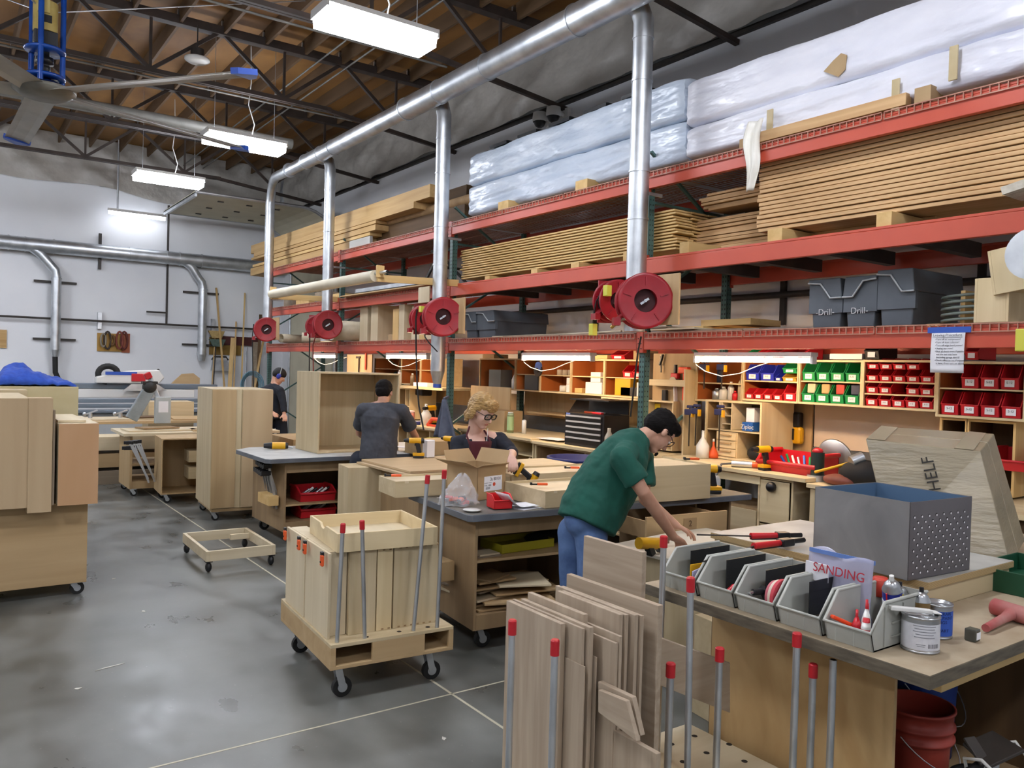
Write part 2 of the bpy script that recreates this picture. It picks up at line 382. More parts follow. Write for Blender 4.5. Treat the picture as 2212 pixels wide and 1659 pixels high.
pc = MB().tube([(.1, 0, .08), (.16, .05, .3), (.08, .1, .6), (.12, .12, .95), (.1, .1, 1.5)], .008, 6).build('power_cord', white, f0)
copy_tree(f0, loc=(3.75, 12.45, 5.20), label='bright fluorescent fixture hanging beside the tip of the fan blade, second from the viewer')
copy_tree(f0, loc=(3.42, 15.9, 5.20), label='farthest bright fluorescent fixture hanging before the raised garage door')
k = 0
for x in (3.5, -.9, -5.3):
    for y in (-1.8, 2.9, 7.4, 12.45, 17.2):
        if x == 3.5 and y > 5: continue
        copy_tree(f0, loc=(x, y, 5.20), label='fluorescent fixture '+('over the near end of the rack' if x > 3 else 'left of the picture, in the near row' if x > -2 else 'left of the picture, in the far row')+', '+ORD[(-1.8, 2.9, 7.4, 12.45, 17.2).index(y)]+' from behind the viewer', group='ceiling lights outside the picture')
# tube fitting on the back wall side, hung from a mast
t = thing('batten_light', 'slim lit tube light hanging from a mast near the back wall', 'tube light', (3.7, 20.3, 5.2))
MB().box((-.62, -.05, .0), (.62, .05, .06)).build('housing', white, t)
MB().cyl((-.6, 0, -.03), (.6, 0, -.03), .045, n=10).build('tube', emis('bright_tube', 'f1f5ff', 6.0), t)
MB().cyl((-.42, 0, .06), (-.42, 0, ZD-5.2-.02), .02, n=8).build('mast', galv, t)
for q_, l_ in ((-.9, 'nearer'), (-4.2, 'farther')): copy_tree(t, loc=(q_, 20.3, 5.2), label='added unseen tube light brightening the back wall, '+l_+' of the two left of the picture')  # out-of-view copies, added to brighten the back wall
# under-shelf tubes
def ustube(x0, x1, label, y=757):
    a, b = at(x0, y, 'X', 5.76), at(x1, y, 'X', 5.76)
    t = thing('shelf_light', label, 'tube light', (5.76, (a.y+b.y)/2, 1.99), 0, 'tube lights under the lowest red beam')
    h = abs(a.y-b.y)/2
    MB().box((-.035, -h, .03), (.06, h, .065)).build('housing', white, t)
    MB().cyl((0, -h+.02, 0), (0, h-.02, 0), .021, n=12).build('tube', warmtube, t)
    for s in (-1, 1): MB().box((-.03, s*h-.01, -.03), (.03, s*h+.01, .03)).build('end_cap', white, t)
    MB().tube([(0, h+.03, .03), (.02, h+.02, -.05), (.06, h-.06, -.11), (.12, h-.2, -.15), (.2, h-.34, -.12), (.3, h-.45, -.05), (.4, h-.55, .0)], .0045, 6).build('cord', white, t)
ustube(1505, 1758, 'long warm tube light over the blue and green bins, nearest the viewer')
ustube(1132, 1280, 'warm tube light above the black tool chest')
ustube(838, 925, 'warm tube light above the man in the grey shirt')
ustube(680, 728, 'small warm tube light beside the wide pvc pipe, farthest away', 760)
# round ceiling speaker
c = at(426, 131, 'Z', 6.1)
t = thing('ceiling_speaker', 'round white speaker hanging under the roof deck between trusses', 'speaker', c)
MB().lathe([(0, -.03), (.12, -.03), (.17, 0), (.17, .03), (0, .03)], 24).build('grille', white, t)
MB().cyl((0, 0, .03), (0, 0, .16), .09, n=20).build('can', dsteel, t)
MB().cyl((0, 0, .16), (0, 0, .5), .01, n=6).build('hanger', dsteel, t)
# ---- the big fan
ff = V((.862, 9.75, 4.55))   # hub
blue = noisy('glossy_blue_enamel', '123a86', '1d4ea0', 4, rough=.25)
fan = thing('ceiling_fan', 'huge ceiling fan with long grey blades and a blue motor frame', 'ceiling fan', ff)
fl = MB()
fl.lathe([(0, .0), (.12, .0), (.17, .03), (.17, .05), (.05, .06), (.05, .09)], 32).build('hub', noisy('dusty_hub', '5d5b52', '77746a', 8, rough=.5), fan)
MB().lathe([(.045, .20), (.135, .20), (.145, .22), (.135, .24), (.045, .24)], 32).build('lower_ring', blue, fan)
MB().lathe([(.03, .50), (.135, .50), (.145, .52), (.135, .54), (.03, .54)], 32).build('upper_ring', blue, fan)
MB().lathe([(.10, .07), (.15, .09), (.15, .13), (.1, .17), (.04, .19)], 24).build('cover', flat('navy_cover', '0c1838', .25), fan)
for a in (PI*.06, PI*.73, PI*1.4):
    x, y = .125*math.cos(a), .125*math.sin(a)
    MB().cyl((x, y, .14), (x, y, 2.45), .02, n=12).build('frame_tube', blue, fan)
MB().lathe([(0, .24), (.035, .24), (.04, .34), (.03, .36), (.06, .37), (.06, .44), (.03, .45), (.03, .5)], 20).build('gearbox', black, fan)
MB().box((-.08, -.07, .56), (.08, .07, .72)).build('junction_box', flat('charcoal_box', '25272b', .5), fan, bevel=.01)
fm = MB().cyl((0, 0, .72), (0, 0, 1.05), .085, n=24); fm.box((-.06, -.1, .9), (.02, -.07, 1.06)); fm.build('motor', noisy('brass_painted_motor', 'a48f4c', 'bba866', 5, rough=.4), fan)
MB().box((-.03, -.092, .8), (.035, -.08, .88)).build('name_plate', black, fan)
for o in fan.children:
    if not o.name.startswith('hub'): o.scale = (.78, .78, .53)
bm = noisy('dusty_grey_blade', '8f8c84', 'a7a49b', 4, rough=.45)
def blade(tip, z, w=.155, bl=True):
    d = V((tip[0]-ff.x, tip[1]-ff.y, 0)); L = d.length; a = math.atan2(d.y, d.x)
    b = MB(); M = Matrix.Rotation(a, 4, 'Z') @ Matrix.Rotation(math.radians(9), 4, 'X')
    pr = [(-w/2, -.006), (-w/4, .012), (w/4, .014), (w/2, .0), (w/4, .004), (-w/4, .002)]
    b.prism(pr, .06, L, 'X', 0, M)
    o = b.build('fan_blade', bm, fan); o.location = (0, 0, .03)
    t = MB().prism([(L, -w/2-.01), (L+.04, -w/2), (L+.11, 0), (L+.05, w/2), (L, w/2+.01)], -.012, .02, 'Z', 0, M)
    t.build('winglet', flat('blue_winglet', '2a55b8', .45), o)
for k in range(5): a = math.radians(-52+72*k); blade((ff.x+1.36*math.cos(a), ff.y+1.36*math.sin(a)), 0)
fan.scale = (1.742, 1.742, 1.742)
for sx, sy in ((1, .25), (-.8, -.5), (-.3, 1)):
    MB().cyl((0, 0, .5), (sx*1.9, sy*1.9, 1.29), .004, n=6).build('guy_wire', galv, fan)
# ================================================================ pallet rack
XR = 5.70; XB = 6.90
PY = [2.05, 5.785, 9.52, 13.255, 16.985]
ZL = [(2.08, 2.235), (2.825, 2.985), (3.665, 3.815)]       # bottom and top of the beams of the three levels
rack = thing('pallet_rack', 'long pallet rack with orange-red beams and blue-green posts along the wall', 'pallet rack', (XR, 0, 0))
def post(parent, x, y, top):
    """perforated channel post; the slots are dark punched teardrops"""
    p = MB().box((x, y-.038, 0), (x+.003, y+.038, top)).box((x, y-.038, 0), (x+.075, y-.035, top)).box((x, y+.035, 0), (x+.075, y+.038, top))
    p.box((x+.04, y-.034, 0), (x+.044, y+.034, top)).box((x-.02, y-.06, 0), (x+.1, y+.06, .008))
    z = .1
    while z < top-.05:
        for dy in (-.018, .018): p.box((x-.0006, y+dy-.006, z), (x+.001, y+dy+.006, z+.022), 1)
        for dx in (.02, .055): p.box((x+dx-.005, y-.0386, z+.01), (x+dx+.005, y-.0376, z+.024), 1)
        z += .05
    return p.build('upright_post', [postgreen, black], parent)
for i, y in enumerate(PY):
    f = MB()
    z = .3; s = 0
    while z < 3.5:
        a, b = (.04, XB-XR+.03) if s else (XB-XR+.03, .04)
        f.bar((a, y, z), (b, y, z+.75), .035, .025); s ^= 1; z += .75
    f.bar((.04, y, .25), (XB-XR, y, .25), .035, .025).bar((.04, y, 3.55), (XB-XR, y, 3.55), .035, .025)
    fr = f.build('frame_brace', postgreen, rack)
    for x in (0, XB-XR): post(fr, x, y, 3.83)
def beam(x, y0, y1, z0, z1, front):
    b = MB(); h = .022
    b.box((x, y0+.04, z0), (x+.05, y1-.04, z1-h)).box((x, y0+.04, z1-h), (x+.028, y1-.04, z1))
    bm_ = b.build('load_beam', beamred, rack, bevel=.004)
    for y, s in ((y0, 1), (y1, -1)):
        c = MB().box((x-.006, y+s*.002, z0-.03), (x-.001, y+s*.05, z1+.03)).box((x-.006, y+s*.042, z0-.03), (x+.045, y+s*.047, z1+.03))
        for q in range(3): c.cyl((x-.009, y+s*.02, z0+.01+q*.05), (x-.006, y+s*.02, z0+.01+q*.05), .006, n=8, m=1)
        c.build('beam_connector', [beamred, black], bm_)
for i in range(4):
    for z0, z1 in ZL:
        beam(-.03, PY[i], PY[i+1], z0, z1, 1); beam(XB-XR+.05, PY[i], PY[i+1], z0, z1, 0)
wirem = noisy('dusty_red_brown_wire', 'a06a58', 'b88a74', 9, rough=.5)
def deck(y0, y1, z):
    w = MB(); n = int((y1-y0)/.055); r = .0035
    for k in range(n+1):
        y = y0+(y1-y0)*k/n
        w.box((-.045, y-r, z+.004), (1.2, y+r, z+.011)); w.box((-.045, y-r, z-.045), (-.037, y+r, z+.011))
    for x in (.2, .5, .8, 1.1): w.box((x-r, y0, z+.002), (x+r, y1, z+.009))
    w.box((-.048, y0, z-.05), (-.040, y1, z-.042)); w.box((-.048, y0, z+.004), (-.040, y1, z+.012))
    w.build('wire_deck', wirem, rack)
for i in range(4):
    y0, y1 = PY[i]+.06, PY[i+1]-.06; L_ = (y1-y0)/3
    for z0, z1 in ZL:
        if abs(z1-2.985) < .01 and i < 2: continue
        for k in range(3): deck(y0+k*L_+.01, y0+(k+1)*L_-.01, z1)
# solid decking under the heavy boards of the middle level
for i in range(2):
    for k in range(5):
        y = PY[i]+.4+k*.72
        MB().box((.05, y-.04, 2.86), (1.15, y+.04, 2.975)).build('cross_support', dsteel, rack)

# ================================================================ dust ducts
def ringed(mb, p, q, r, step=1.2, m=0, rw=.006):
    p, q = V(p), V(q); d = q-p; n = max(1, round(d.length/step)); u = d.normalized()
    for k in range(1, n):
        c = p+d*(k/n); mb.cyl(c-u*.012, c+u*.012, r+rw, n=24, m=m)
def elbow(mb, c, r, R_, a0, a1, e1, e2, n=7, m=0):
    """arc of radius R_ about c from angle a0 to a1 in the plane of e1,e2"""
    pts = []
    for k in range(n+1):
        a = a0+(a1-a0)*k/n; pts.append(V(c)+V(e1)*(R_*math.cos(a))+V(e2)*(R_*math.sin(a)))
    mb.tube(pts, r, 24, m, cap=False)
XD = 5.37
duct = thing('dust_duct', 'shiny galvanised dust duct running over the rack with four drops to the benches', 'dust duct', (XD, 5.6, 5.3))
def L3(p): return (p[0]-XD, p[1]-5.6, p[2]-5.3)
XT, ZT = 5.16, 5.36
MB().cyl(L3((XT, -4.9, ZT)), L3((XT, 6.3, ZT)), .155, n=32).build('trunk_pipe', galv, duct)
tr_ = MB(); tr_.cyl(L3((XT, 6.3, ZT)), L3((XT, 9.9, ZT)), .145, n=32).cyl(L3((XT, 9.9, ZT)), L3((XT, 13.6, ZT)), .12, n=32).cyl(L3((XT, 13.6, ZT)), L3((XT, 14.5, ZT)), .10, n=32)
tr_.tube([L3(p) for p in ((XT, 14.4, ZT), (XT+.02, 15.2, ZT+.03), (XD-.05, 15.75, ZT+.06), (XD, 15.98, ZT-.05), (XD, 16.06, ZT-.3))], [.09, .085, .085, .085, .085], 24, cap=False)
tr_.build('trunk_pipe', galv, duct)
for y in (2.0, 4.6, 5.2, 6.3, 7.9, 9.0, 9.9, 12.4, 12.9, 13.6, 14.4): MB().cyl(L3((XT, y-.012, ZT)), L3((XT, y+.012, ZT)), .165 if y < 6.4 else .155 if y < 10 else .13, n=32).build('coupling_ring', galv, duct)
def drop(y, r, zb, ring):
    m = MB(); Re = r*1.5; a = .9
    zc = ZT-.02
    # branch leaves the trunk towards the wall side, then turns down
    y_s = y+.62
    m.tube([L3(p) for p in ((XT, y_s+.05, ZT-.0), (XT+.08, y+.35, ZT+.02), (XD-.03, y+.17, ZT+.02), (XD, y+.06, ZT-.06), (XD, y, ZT-.2), (XD, y, ZT-.36))], r*1.02, 24, cap=False)
    m.cyl(L3((XD, y, ZT-.36)), L3((XD, y, zb)), r, n=32)
    o = m.build('drop_pipe', galv, duct)
    for z in ring: MB().cyl(L3((XD, y, z-.01)), L3((XD, y, z+.01)), r+.007, n=32).build('clamp_ring', galv, o)
    return o
d1 = drop(5.56, .095, 2.62, (5.0, 4.6, 3.75, 3.3)); d2 = drop(9.24, .095, 2.42, (4.85, 4.4, 3.7, 3.2)); d3 = drop(13.02, .09, 2.62, (4.8, 4.1, 3.5))
m = MB().cyl(L3((XD, 16.06, ZT-.3)), L3((XD, 16.06, 2.5)), .09, n=32).build('drop_pipe', galv, duct)
for z in (4.7, 4.0, 3.4): MB().cyl(L3((XD, 16.06, z-.01)), L3((XD, 16.06, z+.01)), .097, n=32).build('clamp_ring', galv, m)
# lower ends: clear sleeve, gate, taper with blue cap (second drop)
for (yy, zb) in ((5.56, 2.62), (13.02, 2.62)):
    MB().cyl(L3((XD, yy, zb)), L3((XD, yy, 2.24)), .10, n=24).box(L3((XD-.13, yy-.12, 2.45)), L3((XD+.13, yy+.12, 2.47))).build('blast_gate', galv, duct)
MB().cyl(L3((XD, 9.24, 2.42)), L3((XD, 9.24, 1.80)), .095, n=24).cyl(L3((XD, 9.24, 1.80)), L3((XD, 9.24, 1.62)), .095, .05, n=24).box(L3((XD-.14, 9.1, 2.4)), L3((XD+.14, 9.4, 2.42))).build('blast_gate', galv, duct)
MB().cyl(L3((XD, 9.24, 1.63)), L3((XD, 9.24, 1.58)), .055, n=20).build('blue_cap', bluetape, duct)
for y, z in ((5.56, 3.55), (9.24, 3.55), (9.24, 2.5), (5.56, 2.5), (13.02, 3.5), (16.06, 3.1)):
    MB().box(L3((XD+.06, y-.01, z)), L3((XR-.02, y+.01, z+.03))).build('standoff_strap', galv, duct)
# back wall duct
YD = YB-.22
bd = thing('dust_duct', 'grey galvanised dust duct running level along the white back wall with two drops', 'dust duct', (3.0, YD, 4.29))
def L4(x, z, dy=0): return (x-3.0, dy, z-4.29)
pa = at(0, 525, 'Y', YD); pb = at(300, 548, 'Y', YD); zz = 4.29
MB().cyl(L4(XL+.2, zz), L4(XW-.1, zz), .155, n=32).build('trunk_pipe', galv, bd)
for px in (18, 54, 116, 280, 360, 388, 436): x = at(px, 540, 'Y', YD).x; MB().cyl(L4(x-.012, zz), L4(x+.012, zz), .168, n=32).build('coupling_ring', galv, bd)
for (xs, xe, px) in ((58, 122, 122), (392, 439, 439)):
    x0 = at(xs, 540, 'Y', YD).x; x1 = at(px, 600, 'Y', YD).x
    o = MB().tube([L4(x0, zz), L4(x0+.25, zz-.18), L4(x1-.12, zz-.42), L4(x1-.03, zz-.52), L4(x1, zz-.68)], .1, 20, cap=False)
    o.cyl(L4(x1, zz-.68), L4(x1, 2.0), .1, n=24); o.cyl(L4(x1, 2.0), L4(x1, 1.85), .1, .07, n=24)
    o = o.build('drop_pipe', galv, bd)
    for z in (zz-.7, 2.35, 2.02): MB().cyl(L4(x1, z-.012), L4(x1, z+.012), .11, n=24).build('clamp_ring', galv, o)
    for z in (3.5, 2.22): MB().box(L4(x1-.42, z, .14), L4(x1+.42, z+.045, .2)).build('wall_channel', dsteel, bd)
    if px < 200: MB().tube([L4(x1, 1.86), L4(x1+.01, 1.5), L4(x1+.12, 1.25), L4(x1+.5, 1.1, -.1)], .055, 12).build('flexible_hose', blackrub, bd)
for px in (218,):
    x = at(px, 540, 'Y', YD).x
    MB().box(L4(x-.03, zz-.4, .1), L4(x+.03, zz+.42, .17)).build('wall_channel', dsteel, bd)
# air pipes on the back wall and right wall
ap = thing('air_pipe', 'thin dark air pipe running level along the white back wall below the duct', 'air pipe', (3, YB-.13, 2.7))
MB().cyl((XL-3+.2, 0, 0), (3.7, 0, 0), .024, n=10).build('pipe_run', dsteel, ap)
x = at(360, 600, 'Y', YB-.06).x-3
MB().cyl((x, 0, 0), (x, 0, 2.85), .024, n=10).cyl((x-.45, 0, .28), (x, 0, .28), .02, n=8).build('pipe_riser', dsteel, ap)
for px in (215, 460): q = at(px, 690, 'Y', YB-.06).x-3; MB().box((q-.04, .026, -.18), (q+.04, .125, .2)).build('wall_channel', galv, ap)
wp = MB().cyl((XW-.08, -4, 2.72), (XW-.08, 16.4, 2.72), .035, n=10); wp.box((XW-.06, 5.3, 2.4), (XW-.02, 5.36, 2.95)).box((XW-.06, 8.3, 2.4), (XW-.02, 8.36, 2.95)).box((XW-.06, 3.3, 2.4), (XW-.02, 3.36, 2.95))
tag(wp.build('air_pipe', dsteel), 'dark air pipe on the right wall behind the grey totes', 'air pipe')
# pair of dome cameras on the wall
cm = thing('security_camera', 'pair of white dome cameras on the wall above the blue-white bundle', 'security camera', at(1205, 262, 'X', XW-.01))
MB().box((-.06, -.3, -.06), (0, .22, .12)).build('mounting_plate', white, cm)
for y in (-.2, .12):
    MB().cyl((-.22, y, .08), (0, y, .02), .03, n=10).lathe([(.0, .12), (.1, .1), (.11, 0), (.1, -.03)], 20, M=Matrix.Translation((-.24, y, 0))).build('camera_housing', white, cm)
    MB().ball((-.24, y, -.03), (.085, .085, .09), 16).build('dark_dome', black, cm)
gb = MB().box((XW-.3, 4.35, 4.75), (XW-.02, 5.15, 5.02)); tag(gb.build('electrical_box', noisy('grey_box_paint', '8f9a9c', '9fa9ab', 3, rough=.5), bevel=.005), 'pale grey electrical box on the wall behind the big white wrapped bundle', 'electrical box')
# ================================================================ stock on the rack
def wrapped(name, label, y0, y1, z0, z1, x0, x1, col1, col2, rough=.32, amp=.018, seed=0, cat='wrapped bundle', seam=None):
    m = noisy(name+'_film_'+col1, col1, col2, 2.5, (1, .6, 1.4), rough, detail=5, bump=.8, bscale=5, spec=.6)
    nu, nv = 110, 44; cx, cz = (x0+x1)/2, (z0+z1)/2; hx, hz = (x1-x0)/2, (z1-z0)/2; p = MB()
    def loop(t):
        # rounded rectangle section, t in 0..1
        a = 2*PI*t; c, s = math.cos(a), math.sin(a); k = 22.0
        r = (abs(c)**k+abs(s)**k)**(-1/k); return c*r, s*r
    def fn(u, v):
        y = y0+(y1-y0)*u; a, b = loop(v)
        e = min(u, 1-u)*(y1-y0); pinch = 1-.05*math.exp(-e*20)
        d = mn.noise(V((y*1.3, a*2+b*2.7+seed, b*2)))*1.4+mn.noise(V((y*2+b*5, b*6+y*3, seed)))*.9+mn.noise(V((y*8-b*6, b*14, seed+a*5)))*.35
        k = 1+d*amp/.5+.006*mn.noise(V((y*.7+b*9, b*22-y*5, seed+3)))*3
        if seam: k -= .05*math.exp(-((b-seam)/.05)**2)
        return (cx+a*hx*pinch*k, y, cz+b*hz*pinch*(1+d*amp/.5))
    p.grid(fn, nu, nv)
    for u in (0.0, 1.0):
        ring = [fn(u, j/nv) for j in range(nv)]; c = V((cx, y0+(y1-y0)*u+(-.02 if u == 0 else .02), cz)); n = len(ring)
        # gathered, folded end
        mid = []
        for j, q in enumerate(ring):
            w = V(q).lerp(c, .5); w.y += (-.03 if u == 0 else .03)*(1+1.2*math.sin(j*2.3)); mid.append(w)
        p.add(ring+mid+[c], [(i, (i+1) % n, n+(i+1) % n, n+i) for i in range(n)]+[(n+i, n+(i+1) % n, 2*n) for i in range(n)], 0, None, True)
    o = p.build(name, m); tag(o, label, cat); return o
ZT3 = 3.83
a, b = at(1010, 430, 'X', 5.8), at(1478, 300, 'X', 5.8)
wrapped('wrapped_bundle', 'lower layer of the blue-white plastic wrapped lumber bundle on the top shelf', b.y, a.y, ZT3+.07, 4.30, 5.80, 6.75, 'b3c0d0', 'ccd5e1', seed=2)
w = wrapped('wrapped_bundle', 'upper layer of the blue-white plastic wrapped lumber bundle, with a black printed edge on top', b.y+.02, a.y-.02, 4.305, 4.72, 5.79, 6.74, 'b1bfd0', 'ced7e2', seed=5)
for k in range(5): y = min(a.y, b.y)+.5+k*.62; MB().box((5.782, y, 4.70), (5.80, y+.38, 4.735)).box((5.8, y, 4.725), (6.1, y+.38, 4.74)).build('printed_strip', black, w)
a, b = 5.30, 2.1
wrapped('wrapped_bundle', 'big white wrapped bundle on the top shelf nearest the viewer, its bottom edge torn open', .9, at(1483, 330, 'X', 5.8).y, ZT3+.08, 4.20, 5.78, 6.8, 'd5d7e2', 'e8e9f0', seed=11, amp=.014)
wrapped('wrapped_bundle', 'big glossy white wrapped bundle lying over the torn one, nearest the viewer', .85, at(1483, 250, 'X', 5.8).y-.02, 4.205, 4.63, 5.76, 6.8, 'd9dbe6', 'eeeff6', seed=15, amp=.012)
tm = noisy('torn_film_cream', 'c9bb9c', 'e0d7c0', 5, rough=.5, bump=.5)
q = at(1812, 150, 'X', 5.75)
tp_ = MB().prism([(q.y+.13, q.z+.02), (q.y+.05, q.z+.08), (q.y-.02, q.z+.12), (q.y-.07, q.z+.09), (q.y-.06, q.z-.02), (q.y+.0, q.z-.06)], 5.742, 5.748, 'X').build('torn_hole', cardb); tag(tp_, 'torn hole showing brown cardboard in the upper white bundle', 'torn patch')
# torn flap hanging over the beam and the exposed boards behind the tear
fl = at(1625, 345, 'X', 5.62)
def flap(u, v):
    y = fl.y+.10-.2*u+.03*math.sin(v*5); w_ = 1-.45*v
    return (5.655-.05*math.sin(v*2.2)-.02*math.sin(u*9+v*4), fl.y+(.5-u)*.17*w_+.02*math.sin(v*7), 4.03-v*.60)
o = MB().grid(flap, 10, 24).build('torn_flap', noisy('white_film', 'd8d4c6', 'e9e7de', 5, rough=.4, bump=.6), solid=.004); tag(o, 'torn strip of white film hanging down over the top red beam', 'plastic strip')
q0, q1 = at(1640, 290, 'X', 5.74), at(1960, 215, 'X', 5.74)
o = MB().box((5.72, q1.y, ZT3+.03), (5.80, q0.y, ZT3+.12)).build('exposed_board', wood('cedar', 'Y'), bevel=.004); tag(o, 'brown board edge showing through the tear in the white bundle', 'board')
for k, (px, py) in enumerate(((1663, 262), (1935, 200), (2060, 130), (1720, 105))):
    p = at(px, py, 'X', 5.735)
    if k == 3: continue
    MBx = MB().box((5.728, p.y-.03, p.z-.14), (5.742, p.y+.03, p.z+.10))
    tag(MBx.build('tape_strip', noisy('brown_tape', 'b3a078', 'c4b48e', 5, rough=.35), bevel=.003), 'strip of tan packing tape on the white bundle, '+['left of the torn flap', 'by the cardboard block', 'far right'][k], 'tape')
o = MB().box((5.7, at(1610, 315, 'X', 5.7).y, ZT3+.01), (6.2, at(1597, 315, 'X', 5.7).y, ZT3+.09)).build('cardboard_pad', cardb); tag(o, 'small cardboard pad under the corner of the white bundle', 'pad')
o = MB().box((5.7, at(2010, 215, 'X', 5.7).y, ZT3+.01), (6.2, at(1975, 215, 'X', 5.7).y, ZT3+.12)).build('cardboard_pad', cardb); tag(o, 'larger cardboard block poking out below the torn white bundle', 'pad')
q = at(1800, 110, 'X', 6.9)
o = MB().box((6.8, 3.2, q.z-.35), (6.84, at(1740, 110, 'X', 6.9).y, q.z+.09)).build('plywood_offcut', noisy('stained_ply', '7d6a4c', '8f7f63', 3, rough=.7)); tag(o, 'stained plywood offcut standing behind the white bundle', 'board')
def block(p, q, label, kind='pine', xd=.5, x=5.69, nm='spacer_block'):
    a, b = at(p[0], p[1], 'X', x), at(q[0], q[1], 'X', x)
    o = MB().box((x, a.y, a.z), (x+xd, b.y, b.z)).build(nm, wood(kind, 'X'), bevel=.004); return tag(o, label, 'wood block')
block((1076, 437), (1097, 454), 'green-painted spacer block under the left end of the blue-white bundle'); block((1243, 392), (1268, 410), 'spacer blocks under the middle of the blue-white bundle')
# ---- timbers on the top shelf, third and fourth bay
LASTZ = [9]
def plank(px, yt, yb, yfar, kind, label, x=5.78, xd=.10, grp=None, mat=None):
    a, b = at(px, yt, 'X', x), at(px, yb, 'X', x); b.z = max(b.z, ZT3); a.z = max(min(a.z, LASTZ[0]-.002), b.z+.02); LASTZ[0] = b.z if x < 6 else 9
    if x >= 6: b.z = ZT3
    o = MB().box((x, a.y, max(b.z, ZT3)), (x+xd, yfar, a.z)).build('timber', mat or wood(kind, 'Y'), bevel=.004); return tag(o, label, 'timber', grp)
plank(929, 397, 425, 18.6, 'timber', 'topmost and longest pale timber of the stack by the back corner', 5.80, .30)
plank(894, 428, 449, 18.3, 'timber', 'second timber from the top of the stack by the back corner', 5.77, .36)
plank(812, 470, 482, 18.5, 'timber', 'third timber from the top, ending short, by the back corner', 5.78, .36)
plank(811, 484, 496, 16.9, 'timber', 'fourth timber from the top, ending short, by the back corner', 5.76, .36)
plank(799, 497, 508, 18.4, 'pine', 'second lowest timber, by the back corner', 5.78, .36)
gb_ = noisy('weathered_grey_board', 'a9a8a2', 'c2c0b8', 6, (1, .1, 1), .7)
plank(799, 509, 529, 13.0, 'pine', 'weathered grey-white board at the bottom of the timber stack', 5.74, .055, mat=gb_); LASTZ[0] = at(799, 508, 'X', 5.78).z
plank(790, 512, 540, 18.6, 'timber', 'lowest timber behind the grey-white board', 5.80, .5)
plank(945, 440, 452, 12.6, 'grey', 'dark board lying deep on the shelf behind the timbers', 6.25, .3)
plank(1004, 440, 462, 12.6, 'dark', 'lower dark board lying deep between the timbers and the blue-white bundle', 6.0, .24)
plank(1008, 398, 412, 12.0, 'dark', 'splintered dark board on top, between the timbers and the blue-white bundle', 6.56, .3)
o = MB().cyl((6.05, 8.9, 4.22), (6.05, 12.4, 4.22), .075, n=20).build('brown_roll', noisy('brown_paper', '8c6d48', 'a88a62', 5, rough=.8)); tag(o, 'brown roll lying between the timbers and the blue-white bundle', 'roll')
for k in range(6):
    MB_ = MB().box((6.2, at(820, 500, 'X', 6.2).y-.1-.05*(k % 2), ZT3+.02+k*.05), (6.7, 16, ZT3+.062+k*.05)); tag(MB_.build('timber', wood('grey', 'Y')), ORD[k]+' grey board from the bottom in the pile behind the pale timbers', 'timber', 'grey boards behind the timbers')
# ---- board stacks of the middle level
def stack(label, grp, px_near, ytop, y_far, n, x0, wd, nrow, kind, z0, jit=.03, x=5.76, gap=.006):
    a = at(px_near, ytop, 'X', x0); th = (a.z-z0)/n; proto = None
    for k in range(n):
        for r in range(nrow):
            dy = R.uniform(-jit, jit); dx = R.uniform(0, .018) if r == 0 else 0
            loc = (x0+r*wd+dx, a.y+dy, z0+k*th)
            if proto is None:
                ln = y_far-a.y
                proto = MB().box((0, 0, 0), (wd-.006, ln, th-gap)).build('board', wood(kind, 'Y'), bevel=.004); o = proto
                tag(o, label, 'board', grp)
            else: o = proto.copy(); C.objects.link(o)
            o.location = loc; o['label'] = f"{ORD[k]} board from the bottom, {('front', 'second', 'third', 'rear')[r]} row, in the {label}"
ZM = 2.985
stack('neat stack on the middle shelf', 'boards stacked in the second bay', 1460, 447, at(995, 600, 'X', 5.8).y, 13, 5.80, .24, 4, 'pine', ZM+.075, jit=.035, gap=.012)
stack('tall stack nearest the viewer', 'boards stacked in the nearest bay', 1640, 345, -.0, 17, 5.80, .28, 3, 'cedar', ZM+.12, jit=.02, gap=.007)
def pile(label, grp, y0, y1, z0, n, th, x0, w, kind, jit):
    proto = None
    for k in range(n):
        if proto is None: proto = MB().box((0, 0, 0), (w, y1-y0, th-.006)).build('board', wood(kind, 'Y'), bevel=.003); o = proto; tag(o, label, 'board', grp)
        else: o = proto.copy(); C.objects.link(o)
        o['label'] = ORD[k]+' board from the bottom in the '+label
        o.location = (x0+R.uniform(-.02, .02), y0+R.uniform(-jit, jit), z0+k*th)
yl = lambda px, x=6.1, y=450: at(px, y, 'X', x).y
pile('set-back pile left of the tall stack', 'set-back boards in the nearest bay', 3.2, yl(1470), ZM+.09, 9, .034, 6.15, .6, 'cedar', .05)
pile('upper slanted pile left of the tall stack', 'upper set-back boards in the nearest bay', 3.0, yl(1510, 6.1), 3.46, 6, .03, 6.15, .6, 'cedar', .09)
pile('uneven dark pile beside the post', 'dark boards beside the post', 5.0, yl(1428, 6.3), ZM+.05, 11, .036, 6.3, .5, 'grey', .07)
for p, q, l in (((1658, 496), (1689, 521), 'grey wooden spacer under the left part of the tall board stack'), ((1893, 460), (1925, 488), 'pale wooden spacer under the middle of the tall board stack'),
                ((1468, 524), (1487, 546), 'yellowish spacer block on the beam beside the nearest post'), ((1047, 597), (1057, 607), 'first small spacer from the left under the neat stack'),
                ((1147, 582), (1160, 593), 'second small spacer from the left under the neat stack'), ((1233, 568), (1250, 580), 'third small spacer from the left under the neat stack'), ((1346, 543), (1360, 563), 'spacer under the near end of the neat stack')):
    block(p, q, l, 'pine')
